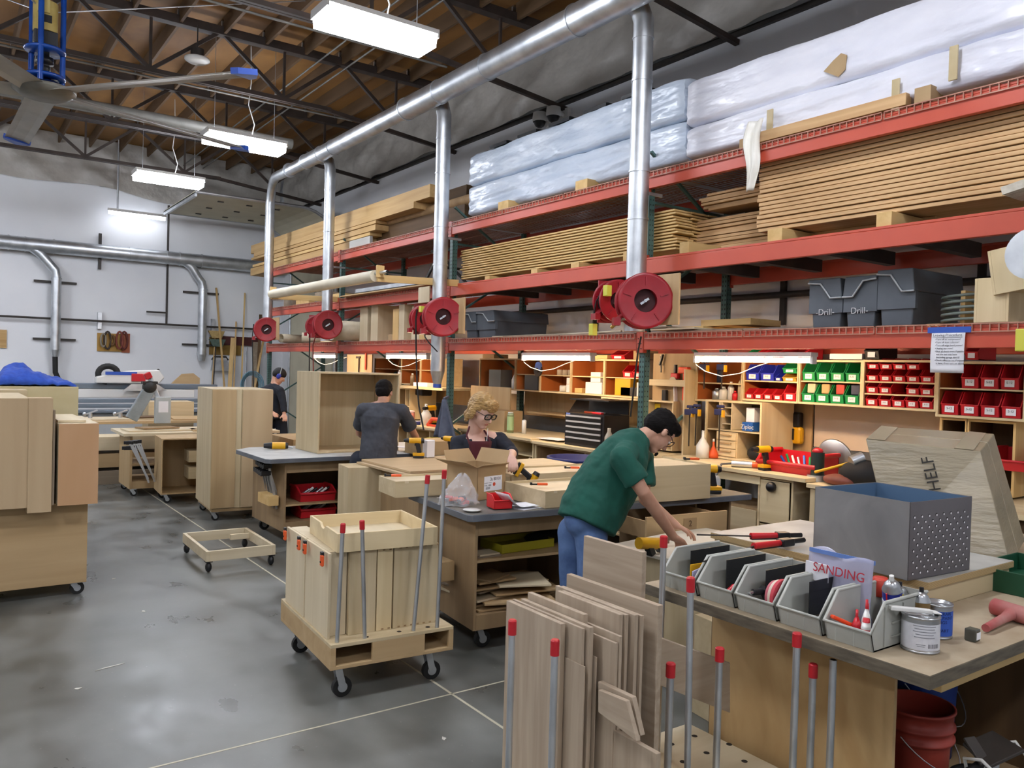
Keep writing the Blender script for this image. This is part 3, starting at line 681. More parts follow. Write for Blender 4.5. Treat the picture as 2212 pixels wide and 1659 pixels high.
# ---- paper roll on wooden arms
pn = at(815, 592, 'Y', 9.36); xe = pn.x; zr = pn.z
rl = thing('paper_roll', 'long white paper roll held out on wooden arms from the rack', 'paper roll', (xe, 9.36, zr-.02))
yf_ = at(588, 630, 'X', xe).y-9.36
MB().cyl((0, .05, 0), (0, yf_, 0), .075, n=28).build('paper_tube', noisy('cream_paper', 'c9c0a8', 'd8d0ba', 3, rough=.7), rl)
MB().cyl((0, -.28, .03), (0, yf_+.1, .03), .02, n=12, mc=1).build('core_pipe', [galv, black], rl)
for y, px in ((9.30, 0), (9.36+yf_-.03, 1)):
    o = MB().bar((xe-.03, y, zr-.06), (XR-.01, y, 2.99), .04, .09).box((xe-.05, y-.04, zr-.05), (xe+.05, y+.0, zr+.10)).build('wooden_bracket', wood('pine', 'X'), bevel=.003)
    tag(o, ['long wooden arm holding the near end of the paper roll', 'wooden arm holding the far end of the paper roll'][px], 'wooden arm')
ya = at(700, 640, 'X', 5.5)
# ---- things in the third/fourth bay, middle level
def bx(name, x, py0, py1, px0, px1, xd, mat, label, cat, bevel=.003):
    a, b = at(px0, py1, 'X', x), at(px1, py0, 'X', x)
    return tag(MB().box((x, a.y, a.z), (x+xd, b.y, b.z)).build(name, mat, bevel=bevel), label, cat)
o = MB().box((5.55, 9.9, 3.0), (6.8, 12.9, 3.02)).build('plywood_sheet', wood('ply', 'Y'), bevel=.002); tag(o, 'plywood sheet sticking out over the middle beam behind the paper roll', 'plywood sheet')
tray = thing('metal_tray', 'bent grey metal trays piled on the plywood sheet', 'tray', (5.6, 10.2, 3.03))
MB().box((0, 0, 0), (1.1, 2.2, .012)).box((0, 0, 0), (.02, 2.2, .07)).box((1.08, 0, 0), (1.1, 2.2, .07)).build('tray_pan', galv, tray)
st = thing('work_stand', 'dark tripod stand lying on the middle shelf beside the second duct drop', 'stand', (5.95, 9.95, 2.99))
s_ = MB()
for a, b in (((0, 0, 0), (.05, .5, .55)), ((.4, 0, 0), (.1, .5, .55)), ((0, .9, 0), (.1, .5, .55)), ((.0, .1, .3), (.35, .1, .3)), ((.0, 0, .55), (.0, .55, .58))): s_.bar(a, b, .035, .035)
s_.build('frame', dsteel, st)
for k, (y, h, w_) in enumerate(((13.6, .14, .4), (14.3, .22, .5), (15.1, .12, .7), (16.0, .2, .5))):
    o = MB().box((5.85, y, 2.995), (6.6, y+w_, 2.995+h)).build('wood_offcut', wood(('pine', 'grey', 'pine', 'grey')[k], 'X'), bevel=.003); tag(o, ['pale offcut nearest the third drop', 'grey offcut box in the middle', 'thin pale offcut', 'grey offcut block at the far end'][k]+' of the farthest bay', 'offcut')
# ---- level one
Z1 = 2.25
pp = at(717, 717, 'X', 5.36)
o = MB().lathe([(.0, .5), (.15, .5), (.15, .0), (.168, 0), (.168, 1.0), (.15, 1.0), (0, 1.0)], 32, M=Matrix.Translation((5.36, pp.y, Z1+.175)) @ Matrix.Rotation(PI/2, 4, 'Y'))
o = o.build('pvc_pipe', [pvc]); tag(o, 'short wide pvc pipe with white inside lying on the lowest shelf', 'pipe')
MB().lathe([(.149, .01), (.149, .48), (0, .48)], 32, M=Matrix.Translation((5.362, pp.y, Z1+.175)) @ Matrix.Rotation(PI/2, 4, 'Y')).lathe([(.149, 0), (.169, -.003)], 32, M=Matrix.Translation((5.362, pp.y, Z1+.175)) @ Matrix.Rotation(PI/2, 4, 'Y')).build('white_lining', white, o)
for k, px in enumerate((610, 655)):
    p = at(px, 733, 'X', 5.65)
    o = MB().lathe([(.0, .3), (.075, .3), (.08, 0), (.09, 0), (.09, .7), (0, .7)], 24, M=Matrix.Translation((5.62, p.y, Z1+.1)) @ Matrix.Rotation(PI/2, 4, 'Y') @ Matrix.Rotation((-.35, .35)[k], 4, 'X')).build('pvc_elbow', pvc); tag(o, ('left', 'right')[k]+' cream pvc fitting in the farthest bay of the lowest shelf', 'pipe fitting')
vb = [(778, 793, 665, .75, 'pale'), (802, 815, 660, .75, 'pale'), (849, 861, 668, .7, 'pine'), (862, 872, 658, .8, 'pale'), (890, 905, 662, .5, 'pale'), (907, 917, 672, .5, 'pine'), (920, 932, 690, .4, 'pale')]
for k, (p0, p1, yt, xd, kd) in enumerate(vb):
    a, b = at(p0, yt, 'X', 5.78), at(p1, 735, 'X', 5.78)
    o = MB().box((5.78, b.y, Z1), (5.78+xd, a.y, a.z)).build('upright_board', wood(kd, 'Z'), bevel=.003)
    tag(o, ['upright pale panel touching the wide pvc pipe', 'second upright pale panel from the wide pvc pipe', 'thin upright pine panel in the middle of the row', 'tallest upright panel, right of the thin pine one', 'upright panel left of the hose reels', 'narrow pine panel beside the hose reels', 'short panel behind the hose reels'][k], 'panel')
bx('carton', 5.85, 722, 737, 838, 851, .3, cardb, 'small pinkish carton between the upright panels', 'carton')
bx('board_scrap', 5.52, 618, 655, 903, 927, .02, wood('pale', 'Z'), 'plywood scrap hanging on the rack above the second pair of hose reels', 'board')
def tote(x, ya_, yb_, z, h, label, word=None, flip=False, dep=.75):
    t = thing('storage_tote', label, 'storage bin', (x, yb_, z), 0, 'grey storage totes'); w = ya_-yb_
    b = MB(); i = .03
    b.hexa([(i, i, 0), (dep-i, i, 0), (dep-i, w-i, 0), (i, w-i, 0)], [(.02, .012, h*.62), (dep-.02, .012, h*.62), (dep-.02, w-.012, h*.62), (.02, w-.012, h*.62)])
    b.build('body', totegrey, t, bevel=.01)
    # front of the tote is cut in a wave; the lid follows it
    f = (lambda y: w-y) if flip else (lambda y: y)
    pr = [(f(0), .60*h), (f(.32*w), .60*h), (f(.62*w), .90*h), (f(w), .93*h)]
    bd = MB().prism([(f(0), .3*h)]+pr+[(f(w), .3*h)], .012, .05, 'X'); bd.build('front_panel', totegrey, t)
    ld = MB().prism(pr+[(f(w), h), (f(.06*w), h)], -.005, dep, 'X').build('lid', totegrey, t, bevel=.008)
    MB().tube([(-.01, p[0], p[1]) for p in pr], .008, 6).build('lid_rim', noisy('dusty_rim', '9aa0a4', 'b4b8ba', 6, rough=.6), t)
    if word: text(word, .07, frame((.008, w*.5, h*.32), (0, -1, 0), (0, 0, 1)), noisy('chalk', 'b9bcbd', 'cfd1d1', 9, rough=.9), t, 'handwriting')
    return t
for (p0, p1, lab, wd_, fl_) in ((1745, 1817, 'grey tote marked Drill, left of the three near totes', '-Drill-', False), (1819, 1891, 'grey tote marked Drill, between the other two near totes', 'Drill-', True), (1892, 1974, 'largest grey tote without writing, right of the Drill totes', None, False)):
    ya_, yb_ = at(p0, 690, 'X', 5.9).y, at(p1, 690, 'X', 5.9).y
    tote(5.9, ya_, yb_, Z1+.01, .40 if wd_ else .43, lab, wd_, fl_)
for (p0, p1, lab) in ((1003, 1028, 'small grey tote beside the second pair of hose reels'), (1029, 1068, 'wider grey tote on the lowest shelf of the second bay')):
    ya_, yb_ = at(p0, 710, 'X', 5.9).y, at(p1, 710, 'X', 5.9).y
    tote(5.9, ya_, yb_, Z1+.01, .36, lab, None, False, .9)
# boards lying in the nearest bay
for k, (p0, p1, yt, xd, x) in enumerate(((1450, 1520, 683, .5, 6.0), (1515, 1622, 676, .45, 6.1), (1440, 1600, 697, .3, 5.75), (1405, 1500, 702, .4, 5.72), (1380, 1440, 706, .5, 5.71), (1530, 1640, 702, .8, 5.78))):
    a, b = at(p0, yt, 'X', x), at(p1, yt, 'X', x); z0 = (Z1+.04, Z1+.075, Z1+.002, Z1+.022, Z1+.045, Z1+.002)[k]
    o = MB().box((x, b.y, z0), (x+xd, a.y, z0+(.03, .06, .016, .018, .016, .014)[k])).build('board', wood(('pine', 'pine', 'grey', 'pale', 'grey', 'grey')[k], 'Y'), bevel=.002)
    tag(o, ['short board under the thicker one near the post', 'thick board topping the loose pile left of the totes', 'thin grey board at the edge of the lowest shelf', 'pale scrap board by the near hose reels', 'scrap board tucked behind the near hose reels', 'thin flat sheet beside the left Drill tote'][k], 'board')
o = MB().box((5.75, 6.5, Z1+.002), (6.2, 8.3, Z1+.016)).build('board', wood('grey', 'Y')); tag(o, 'thin dusty sheet on the lowest shelf of the second bay', 'board')
o = MB().tube([(5.8, 6.2, Z1+.03), (5.85, 7.3, Z1+.02), (5.8, 8.6, Z1+.012)], .01, 6).build('rod', pvc); tag(o, 'thin pale rod lying along the lowest shelf of the second bay', 'rod')
# coil of hose and drawer boxes at the near end
hc = thing('hose_coil', 'coil of grey hose on the shelf right of the largest tote', 'hose', (5.95, at(2075, 690, 'X', 5.95).y, Z1+.03))
MB().tube([(.2+.17*math.cos(t*.35), .22*math.sin(t*.35), .004*t*.6) for t in range(0, 90)], .011, 8).build('hose', noisy('grey_hose', '5f6a64', '76817a', 6, rough=.5), hc)
bx('board', 5.72, 699, 707, 2000, 2030, .2, wood('pine', 'Y'), 'small pine scrap at the shelf edge above the taped notice', 'board')
def openbox(name, loc, sx, sy, sz, th, mat, label, cat, rot=None, floor=True):
    b = MB(); b.box((0, 0, 0), (sx, th, sz)).box((0, sy-th, 0), (sx, sy, sz)).box((0, th, 0), (th, sy-th, sz)).box((sx-th, th, 0), (sx, sy-th, sz))
    if floor: b.box((th, th, .01), (sx-th, sy-th, .02))
    o = b.build(name, mat, bevel=.002); o.location = loc
    if rot: o.rotation_euler = rot
    return tag(o, label, cat)
q = at(2107, 700, 'X', 5.78)
openbox('drawer_box', (5.75, q.y-.22, Z1+.005), .5, .22, .3, .018, wood('maple', 'Z'), 'pale drawer box standing on end on the lowest shelf, near the picture edge', 'drawer box')
q = at(2135, 655, 'X', 5.8)
openbox('drawer_box', (5.72, q.y-.30, Z1+.22), .6, .24, .30, .018, wood('maple', 'Z'), 'tilted pale drawer box stacked on the upright one', 'drawer box', (math.radians(-9), 0, 0))
bx('wood_block', 6.2, 627, 700, 2073, 2086, .2, wood('pine', 'Z'), 'upright block behind the hose coil', 'wood block')
# notice taped to the beam
nx = XR-.045; a, b = at(2014, 716, 'X', nx), at(2083, 806, 'X', nx)
nt_ = thing('paper_notice', 'printed notice taped with blue tape to the lowest red beam', 'notice', (nx, (a.y+b.y)/2, (a.z+b.z)/2))
hw, hh = abs(a.y-b.y)/2, abs(a.z-b.z)/2
MB().grid(lambda u, v: (-.012*math.sin(v*2.6)-.003, hw*(1-2*u), hh*(1-2*v)), 4, 10).build('sheet', paper, nt_, solid=.0006)
MB().box((-.006, -hw-.035, hh-.012), (.0, hw+.03, hh+.028)).build('tape', bluetape, nt_)
Mx = lambda dy, dz: frame((-.017, dy, dz), (0, -1, 0), (0, 0, 1))
text('Leaving Procedure', .026, Mx(0, hh*.80), ink, nt_, 'heading'); MB().box((-.0175, -.10, hh*.80-.016), (-.0168, .10, hh*.80-.014)).build('underline', ink, nt_)
text('•Turn off air compressor!\n•Turn off dust collector!\n•Turn off edge band power!\n•Unplug any irons!\n•Shut all doors even if you\'re\n  not the last one here\n  (including garage door)!\n•Check office to see if anyone\n  is here, if not turn on alarm!', .0165, frame((-.018, hw*.72, hh*.02), (0, -1, 0), (0, 0, 1)), ink, nt_, 'printed_lines', 'LEFT', sp=1.25)
# ---- hose reels
def reel(x, y, z, r=.21, label='', rz=0, w=.16, cordtype=0):
    t = thing('hose_reel', label, 'hose reel', (x, y, z), rz, 'red hose reels')
    for s in (-1, 1):
        f = MB().lathe([(r*.42, 0), (r*.46, -.012), (r*.9, -.006), (r, 0), (r, .012), (r*.9, .006), (r*.42, .006)], 40, M=Matrix.Rotation(-PI/2, 4, 'Y') @ Matrix.Translation((0, 0, s*w/2)))
        for k in range(5):
            a = 2*PI*k/5+.3; c, s2 = math.cos(a), math.sin(a)
            f.bar((-s*w/2-.012, c*r*.55, s2*r*.55), (-s*w/2-.012, c*r*.85, s2*r*.85), .012, .01, upv=(1, 0, 0))
        f.build('flange', redreel, t)
    MB().cyl((-w/2, 0, 0), (w/2, 0, 0), r*.42, n=28, cap=False).cyl((w/2-.02, 0, 0), (w/2, 0, 0), r*.42, n=28).build('drum', redreel, t)
    MB().cyl((-w/2+.05, 0, 0), (w/2-.021, 0, 0), r*.41, n=24).build('dark_hub', flat('hub_dark', '3a0d10', .7), t); MB().cyl((-w/2-.0, 0, 0), (w/2+.05, 0, 0), .014, n=12).bar((-w/2+.02, -.03, .02), (-w/2+.02, .04, -.03), .02, .02).build('axle', chrome, t)  # dark red plug paints the shade inside the hollow drum
    hs = MB()
    for k in range(7): xx = -w/2+.02+k*(w-.04)/6; hs.tube([(xx, r*.72*math.cos(a*PI/12), r*.72*math.sin(a*PI/12)) for a in range(24)], .011, 6, closed=True)
    hs.build('wound_hose', blackrub if cordtype else noisy('grey_red_hose', '6b5a54', '857a72', 8, rough=.5), t)
    MB().box((w/2+.01, -.04, -.05), (w/2+.05, .04, .05)).box((w/2+.03, -.12, -.2), (w/2+.05, .12, .2)).build('bracket', redreel, t)
    MB().bar((w/2+.02, .02, 0), (-.02, r*.95, -r*.65), .05, .012).box((-.05, r*.85, -r*.9), (.05, r*1.1, -r*.62)).build('guide_arm', redreel, t)
    return t
def cord(name, pts, r, mat, label, cat): return tag(MB().tube(pts, r, 7).build(name, mat), label, cat)
XC = 5.18
for (px, py, zoff, lab, rr, xx) in ((1390, 651, 0, 'large red hose reel in front of the nearest post, before the first duct drop', .24, 4.98), (955, 685, 0, 'red hose reel in front of the second post, its hub facing the aisle', .24, 5.05), (707, 702, 0, 'red hose reel partly behind the wide pvc pipe', .235, 5.2), (575, 712, 0, 'farthest red hose reel, by the back corner of the rack', .235, 5.2)):
    p = at(px, py, 'X', xx); reel(xx, p.y, p.z, rr, lab, {1390: 1.02, 955: 1.25, 707: 1.35, 575: 1.32}[px])
    k = px
    mbx = MB().box((xx+.15, p.y-.27, p.z-.2), (xx+.17, p.y+.10, p.z+.24))
    if k != 707: tag(mbx.build('mounting_board', wood('ply', 'Z'), bevel=.003), {1390: 'plywood mounting board behind the nearest red reels', 955: 'plywood mounting board behind the reels at the second post', 707: 'mounting board behind the reel by the wide pvc pipe', 575: 'mounting board behind the farthest red reel'}[k], 'board')
for (px, py, lab, rr, xx) in ((1328, 651, 'smaller red cord reel left of the large near reel', .2, 5.16), (917, 690, 'smaller red cord reel left of the reel at the second post', .2, 5.25), (684, 705, 'narrow red cord reel left of the reel by the wide pvc pipe', .19, 5.35)):
    p = at(px, py, 'X', xx); reel(xx, p.y, p.z, rr, lab, 1.3, .14, 1)
# hanging cords and connectors
def yp(px, py, x): q = at(px, py, 'X', x); return (x, q.y, q.z)
cord('air_hose', [yp(1365, 685, 4.9), yp(1345, 690, 4.88), yp(1330, 700, 4.87)], .014, noisy('tan_hose', '8a7f6b', 'a0957f', 5), 'short air hose end with brass fitting hanging from the large near reel', 'hose')
MB_ = MB().cyl(yp(1331, 699, 4.87), yp(1321, 707, 4.87), .016, n=10); tag(MB_.build('brass_fitting', flat('brass', 'c2a35a', .35, .8)), 'brass fitting on the hose end at the large near reel', 'fitting')
def plug(px, py, x, lab, h=.09): q = yp(px, py, x); return tag(MB().box((x-.03, q[1]-.03, q[2]-h), (x+.03, q[1]+.03, q[2]+h)).build('yellow_connector', flat('connector_yellow', 'c9c64a', .5), bevel=.006), lab, 'connector')
plug(1312, 628, 5.0, 'yellow outlet box on the small reel at the nearest post', .05); plug(1281, 712, 5.0, 'yellow connector hanging below the small near reel', .055)
plug(911, 668, 5.1, 'yellow outlet on the small reel at the second post', .04); plug(2208, 735, 5.5, 'yellow connector at the right edge of the picture', .07)
cord('power_cable', [yp(1300, 632, 5.0), yp(1288, 650, 5.0), yp(1283, 680, 5.0), yp(1281, 700, 5.0)], .007, blackrub, 'black cord hanging down from the near yellow outlet box', 'cord')
cord('power_cable', [yp(1385, 727, 5.45), yp(1378, 760, 5.45), yp(1370, 830, 5.45), yp(1362, 900, 5.45)], .009, blackrub, 'black cord hanging down in front of the shelves beside the nearest post', 'cord')
cord('power_cable', [yp(901, 668, 5.1), yp(898, 690, 5.1), yp(899, 760, 5.1), yp(901, 830, 5.1), yp(905, 877, 5.1), yp(915, 928, 5.1)], .011, blackrub, 'black cord with an inline switch hanging before the lit cubbies', 'cord')
cord('power_cable', [yp(917, 710, 5.1), yp(918, 728, 5.1), yp(928, 742, 5.1), yp(945, 760, 5.2)], .008, blackrub, 'short black cord looping under the second pair of reels', 'cord')
cord('power_cable', [yp(670, 690, 5.3), yp(669, 740, 5.3), yp(668, 815, 5.3)], .012, blackrub, 'black cord hanging left of the reel by the wide pvc pipe', 'cord')
cord('air_hose', [yp(683, 722, 5.2), yp(676, 745, 5.2), yp(677, 806, 5.2)], .011, noisy('dark_red_hose', '6e2a26', '8a3c34', 5), 'red hose hanging beside the black cord', 'hose')
cord('power_cable', [yp(548, 700, 5.2), yp(545, 730, 5.2), yp(546, 790, 5.2), yp(548, 840, 5.2)], .010, blackrub, 'dark cord hanging from the farthest red reel', 'cord')
q = at(2190, 415, 'X', 5.55)
br = thing('push_broom', 'worn white bristle broom head sticking out over the middle beam at the picture edge', 'broom', (5.5, q.y-.25, q.z+.02))
m_ = MB()
for k in range(14): m_.bar((.02*k-.1, .08, .0), (.02*k-.14, .24, -.045), .018, .05)
m_.build('bristles', noisy('dirty_bristles', 'b9b3a3', 'd2ccbe', 20, rough=.8, bump=.6), br); MB().box((-.14, -.2, -.02), (.2, .1, .04)).build('broom_block', wood('grey', 'X'), br, bevel=.006)
q = at(2214, 590, 'X', 5.6); tag(MB().cyl((5.45, q.y-.1, q.z+.10), (5.75, q.y-.1, q.z+.10), .16, n=28).build('metal_can', galv), 'curved grey metal drum cut off by the right picture edge above the drawer boxes', 'metal drum')
# ================================================================ carts, cabinets and tables on the floor
def caster(t, x, y, ztop, r=.05, mat=None):
    b = MB().box((x-.04, y-.04, ztop-.006), (x+.04, y+.04, ztop)); zc = r
    b.bar((x-.02, y-.022, ztop-.006), (x+.012, y-.022, zc), .04, .005, upv=(0, 1, 0)).bar((x-.02, y+.022, ztop-.006), (x+.012, y+.022, zc), .04, .005, upv=(0, 1, 0))
    o = b.build('caster', galv, t)
    MB().cyl((x+.012, y-.016, zc), (x+.012, y+.016, zc), r, n=20).cyl((x+.012, y-.02, zc), (x+.012, y+.02, zc), r*.5, n=16, m=1).build('wheel', [blackrub, galv], o)
def carcass(name, label, cat, loc, sx, sy, sz, mat, rz=0, z0=0, casters=None, grp=None, open_=None, shelf=None, th=.018, cr=.05):
    """a plywood box, closed or open at its near side; origin at the near left bottom corner"""
    t = thing(name, label, cat, loc, rz, grp)
    if open_ is None: MB().box((0, 0, z0), (sx, sy, z0+sz)).build('body', mat, t, bevel=.0025)
    else:
        b = MB().box((0, 0, z0), (th, sy, z0+sz)).box((sx-th, 0, z0), (sx, sy, z0+sz)).box((th, 0, z0), (sx-th, sy, z0+th)).box((th, 0, z0+sz-th), (sx-th, sy, z0+sz)).box((th, sy-.01, z0+th), (sx-th, sy, z0+sz-th))
        b.build('body', mat, t, bevel=.0015)
        for z in (shelf or ()): MB().box((th, .02, z0+z), (sx-th, sy-.011, z0+z+th)).build('shelf', mat, t, bevel=.0015)
    if casters:
        for x in (.08, sx-.08):
            for y in (.08, sy-.08): caster(t, x, y, z0, cr)
    return t
# ---- left cart with two cabinets lying over its front
t = thing('cabinet_cart', 'tall plywood box cart on casters at the left edge of the picture', 'cart', (-.35, 7.0, 0))
MB().box((0, 0, .10), (1.31, .72, .73)).build('body', wood('ply', 'X'), t, bevel=.003)
for x in (.1, 1.24):
    for y in (.06, .64): caster(t, x, y, .10, .05)
def cab(name, a, b, mats, label, cat='cabinet', lips=None):
    t = thing(name, label, cat, (a[0], a[1], a[2])); s = [b[i]-a[i] for i in range(3)]
    MB().box((0, .004, .0), (s[0], s[1], s[2])).build('body', mats[0], t, bevel=.002)
    MB().box((.0, 0, 0), (s[0], .004, s[2])).build('back_panel', mats[1], t)
    return t
t = cab('wall_cabinet', (-.3, 6.85, .735), (.55, 7.9, 1.54), (wood('birch', 'Z'), wood('tan', 'Z')), 'large birch cabinet standing on the left cart, cut off by the picture edge')
MB().box((.84, -.012, -.04), (.995, .14, .808)).build('end_panel', wood('tan', 'Z'), t, bevel=.002)
tag(MB().box((.70, 6.87, .74), (.715, 7.8, 1.45)).build('thin_board', wood('grey', 'Z')), 'thin panel squeezed between the two cabinets on the left cart', 'panel')
cab('wall_cabinet', (.735, 6.84, .735), (1.005, 7.75, 1.35), (wood('pale', 'Z'), noisy('orange_birch_Z', 'bb9266', 'c8a07a', 3, (1, 1, .2), .5)), 'smaller orange-toned cabinet overhanging the right end of the left cart')
tag(MB().box((.74, 6.95, 1.352), (.93, 7.7, 1.37)).build('loose_strip', wood('pale', 'Y'), bevel=.002), 'narrow loose strip lying on the smaller cabinet of the left cart', 'panel')
t = thing('box_cart', 'pale tall box behind the left cart, with a blue blanket over it', 'cart', (.30, 8.3, 0))
MB().box((0, 0, .1), (.745, .9, 1.58)).build('body', noisy('pale_olive_ply', 'b9ad83', 'c7bc95', 3, rough=.55), t, bevel=.003)
for x in (.08, .66): caster(t, x, .08, .1)
tag(MB().box((-.3, 8.0, 1.25), (.62, 8.28, 1.56)).build('open_box', wood('birch', 'X'), bevel=.003), 'box right behind the large cabinet on the left cart', 'box')
def tarp(u, v):
    x = .42+.62*u; y = 8.35+.75*v
    f = math.sin(PI*min(1, max(0, u)))**.5*math.sin(PI*v)**.4
    return (x+.03*mn.noise(V((u*6, v*5, 1))), y, 1.595+f*(.13+.07*math.sin(u*5+1)+.05*mn.noise(V((u*4, v*4, 3)))*1.5)+.015*mn.noise(V((u*14, v*12, 7)))-.03*max(0, u-.85)/.15)
tag(MB().grid(tarp, 40, 30).build('moving_blanket', noisy('royal_blue_fabric', '1d3f96', '2c53b4', 20, rough=.85, bump=.3), solid=.01), 'crumpled royal blue moving blanket on the pale box behind the left cart', 'blanket')
# ---- pantry cabinets on a dolly
t = thing('cabinet_dolly', 'low dolly on casters under the two tall pantry cabinets', 'dolly', (2.56, 9.50, 0), math.radians(-4))
MB().box((0.02, .03, .105), (.68, .09, .14)).box((0.02, .8, .105), (.68, .86, .14)).box((.02, .09, .105), (.08, .8, .14)).box((.62, .09, .105), (.68, .8, .14)).build('frame', wood('ply', 'X'), t, bevel=.002)
for x in (.06, .64):
    for y in (.08, .80): caster(t, x, y, .105, .042)
for k, (x0, x1, dy, m1, lab) in enumerate(((0, .335, .012, 'ply', 'left one of the two tall pantry cabinets on the dolly, yellower back'), (.338, .69, 0, 'tan', 'right one of the two tall pantry cabinets on the dolly, pinkish back'))):
    t = thing('pantry_cabinet', lab, 'cabinet', (2.56, 9.50, 0), math.radians(-4), 'tall pantry cabinets')
    MB().box((x0, .012+dy, .142), (x1, .9, 1.53)).build('body', wood('birch', 'Z'), t, bevel=.002)
    MB().box((x0+.005, dy, .15), (x1 if k else .27, .012+dy, 1.522)).build('back_panel', wood(m1, 'Z'), t, bevel=.001)
# ---- empty dolly frame
t = thing('dolly_frame', 'empty square wooden dolly frame on four black casters standing alone on the floor', 'dolly', (1.915, 7.20, 0), math.radians(-1))
MB().box((0, 0, .10), (.03, .90, .19)).box((.58, 0, .10), (.61, .90, .19)).box((.03, 0, .10), (.58, .03, .19)).box((.03, .87, .10), (.58, .90, .19)).build('frame', wood('pale', 'X'), t, bevel=.002)
MB().box((.40, .70, .12), (.58, .74, .17)).build('corner_brace', wood('pale', 'X'), t)
for x in (.03, .58):
    for y in (.04, .86):
        o = MB().ball((x, y, .045), (.028, .04, .045), 14).box((x-.03, y-.03, .09), (x+.03, y+.03, .10)).build('caster', blackplas, t)
# ---- work tables
def table(name, label, cx, cy, rz, L_, D, H, left=.12, topm=None, shelves=(.36, .62), front=True, xin=None, chamfer=.14, bw=1.0):
    t = thing(name, label, 'work table', (cx, cy, 0), rz)
    c = chamfer; poly = [(c*.2, 0), (L_, 0), (L_, D), (c, D), (0, D-c), (0, c*.2)]
    MB().prism(poly, H-.045, H-.002, 'Z').build('edge_band', greylam, t, bevel=.003)
    MB().prism([(x+(.004 if x < L_/2 else -.004), y+(.004 if y < D/2 else -.004)) for x, y in poly], H-.0019, H, 'Z').build('worktop', topm or wood('pale', 'X'), t)
    x0, x1 = left, min(L_-.12, left+bw); y0, y1 = .10, D-.1; m = wood('oldply', 'Z')
    b = MB().box((x0, y0, .14), (x0+.02, y1, H-.046)).box((x1-.02, y0, .14), (x1, y1, H-.046)).box((x0+.02, y0, .14), (x1-.02, y1, .24)).box((x0+.02, y0, H-.16), (x1-.02, y1-.02, H-.046)).box((x0+.02, y1-.015, .24), (x1-.02, y1, H-.16))
    b.build('carcass', m, t, bevel=.002)
    for z in shelves: MB().box((x0+.02, y0+.01, z), (x1-.02, y1-.016, z+.018)).build('shelf', wood('ply', 'X'), t, bevel=.001)
    if x1 < L_-.3:
        b = MB().box((L_-.5, y0, .14), (L_-.12, y1, .2)).box((L_-.5, y0, .2), (L_-.48, y1, H-.046)).box((L_-.14, y0, .2), (L_-.12, y1, H-.046)).box((L_-.48, y1-.02, .2), (L_-.14, y1, H-.046))
        b.build('end_carcass', m, t, bevel=.002)
    for x in (x0+.1, (x0+x1)/2+.3, L_-.25):
        for y in (y0+.08, y1-.08): caster(t, x, y, .14, .055)
    return t
RM = math.radians(-5.2)
main = table('work_table', 'dark-edged work table in the middle holding the cardboard box and trays', 2.74, 4.27, RM, 2.50, 1.12, .92, left=.10, topm=noisy('worn_grey_top', '55534e', '736f66', 5, rough=.5), shelves=(.58,), bw=.98)
T1 = table('work_table', 'white-topped work table with the big open cabinet and a yellow heat gun', 2.63, 7.80, 0, 2.5, 1.2, .90, left=.22, topm=noisy('whitish_top', 'a8aaa8', 'c0c2c0', 6, rough=.5), shelves=(.40,), chamfer=.2)
MB().box((.20, .2, .40), (.10, .55, .5)).build('clamp_rail', wood('pine', 'X'), T1, bevel=.003)
# open cabinet on the table
carcass('open_cabinet', 'big open-fronted cabinet standing on the white-topped table, behind the man in grey', 'cabinet', (3.27, 8.10, .902), .97, .60, .865, wood('birch', 'Z'), math.radians(1.5), open_=1)
# ---- clamps
def barclamp(t, x, y, ztop, ln, dx=0, dy=0):
    b = MB().bar((x, y, ztop), (x+dx, y+dy, ztop-ln), .022, .008, upv=(0, 1, 0)); o = b.build('bar', galv, t)
    MB().box((x-.06, y-.012, ztop-.03), (x+.03, y+.012, ztop+.012)).box((x-.08, y-.014, ztop-.10), (x+.02, y+.014, ztop-.055)).build('jaw', blackplas, o, bevel=.003)
def clampset(x, y, z, n, label, dx=-.02, dy=-.035, tilt=.12, ln=.45):
    for k in range(n):
        t = thing('bar_clamp', ORD[k]+' '+label, 'clamp', (x+dx*k, y+dy*k, z+.006*math.sin(k*3)), 0, label)
        barclamp(t, 0, 0, 0, ln-.03*(k % 3), tilt+.02*(k % 3), 0)
q = at(565, 1020, 'X', 2.74)
clampset(2.80, q.y+.20, .80, 10, 'bar clamp from the far side, hanging on the left end of the white-topped table', dx=-.006, dy=-.045, tilt=.09)
q = at(950, 1165, 'X', 2.72)
clampset(2.76, 5.15, .74, 6, 'bar clamp from the far side, hanging on the left end of the middle table', dx=.0, dy=-.05, tilt=.03, ln=.40)
q = at(958, 1235, 'X', 2.77)
o = MB().box((2.745, 4.60, .42), (2.845, 4.78, .55)).build('clamp_bracket', wood('ply', 'Z'), bevel=.003); tag(o, 'plywood bracket holding the clamps on the left side of the middle table', 'bracket')
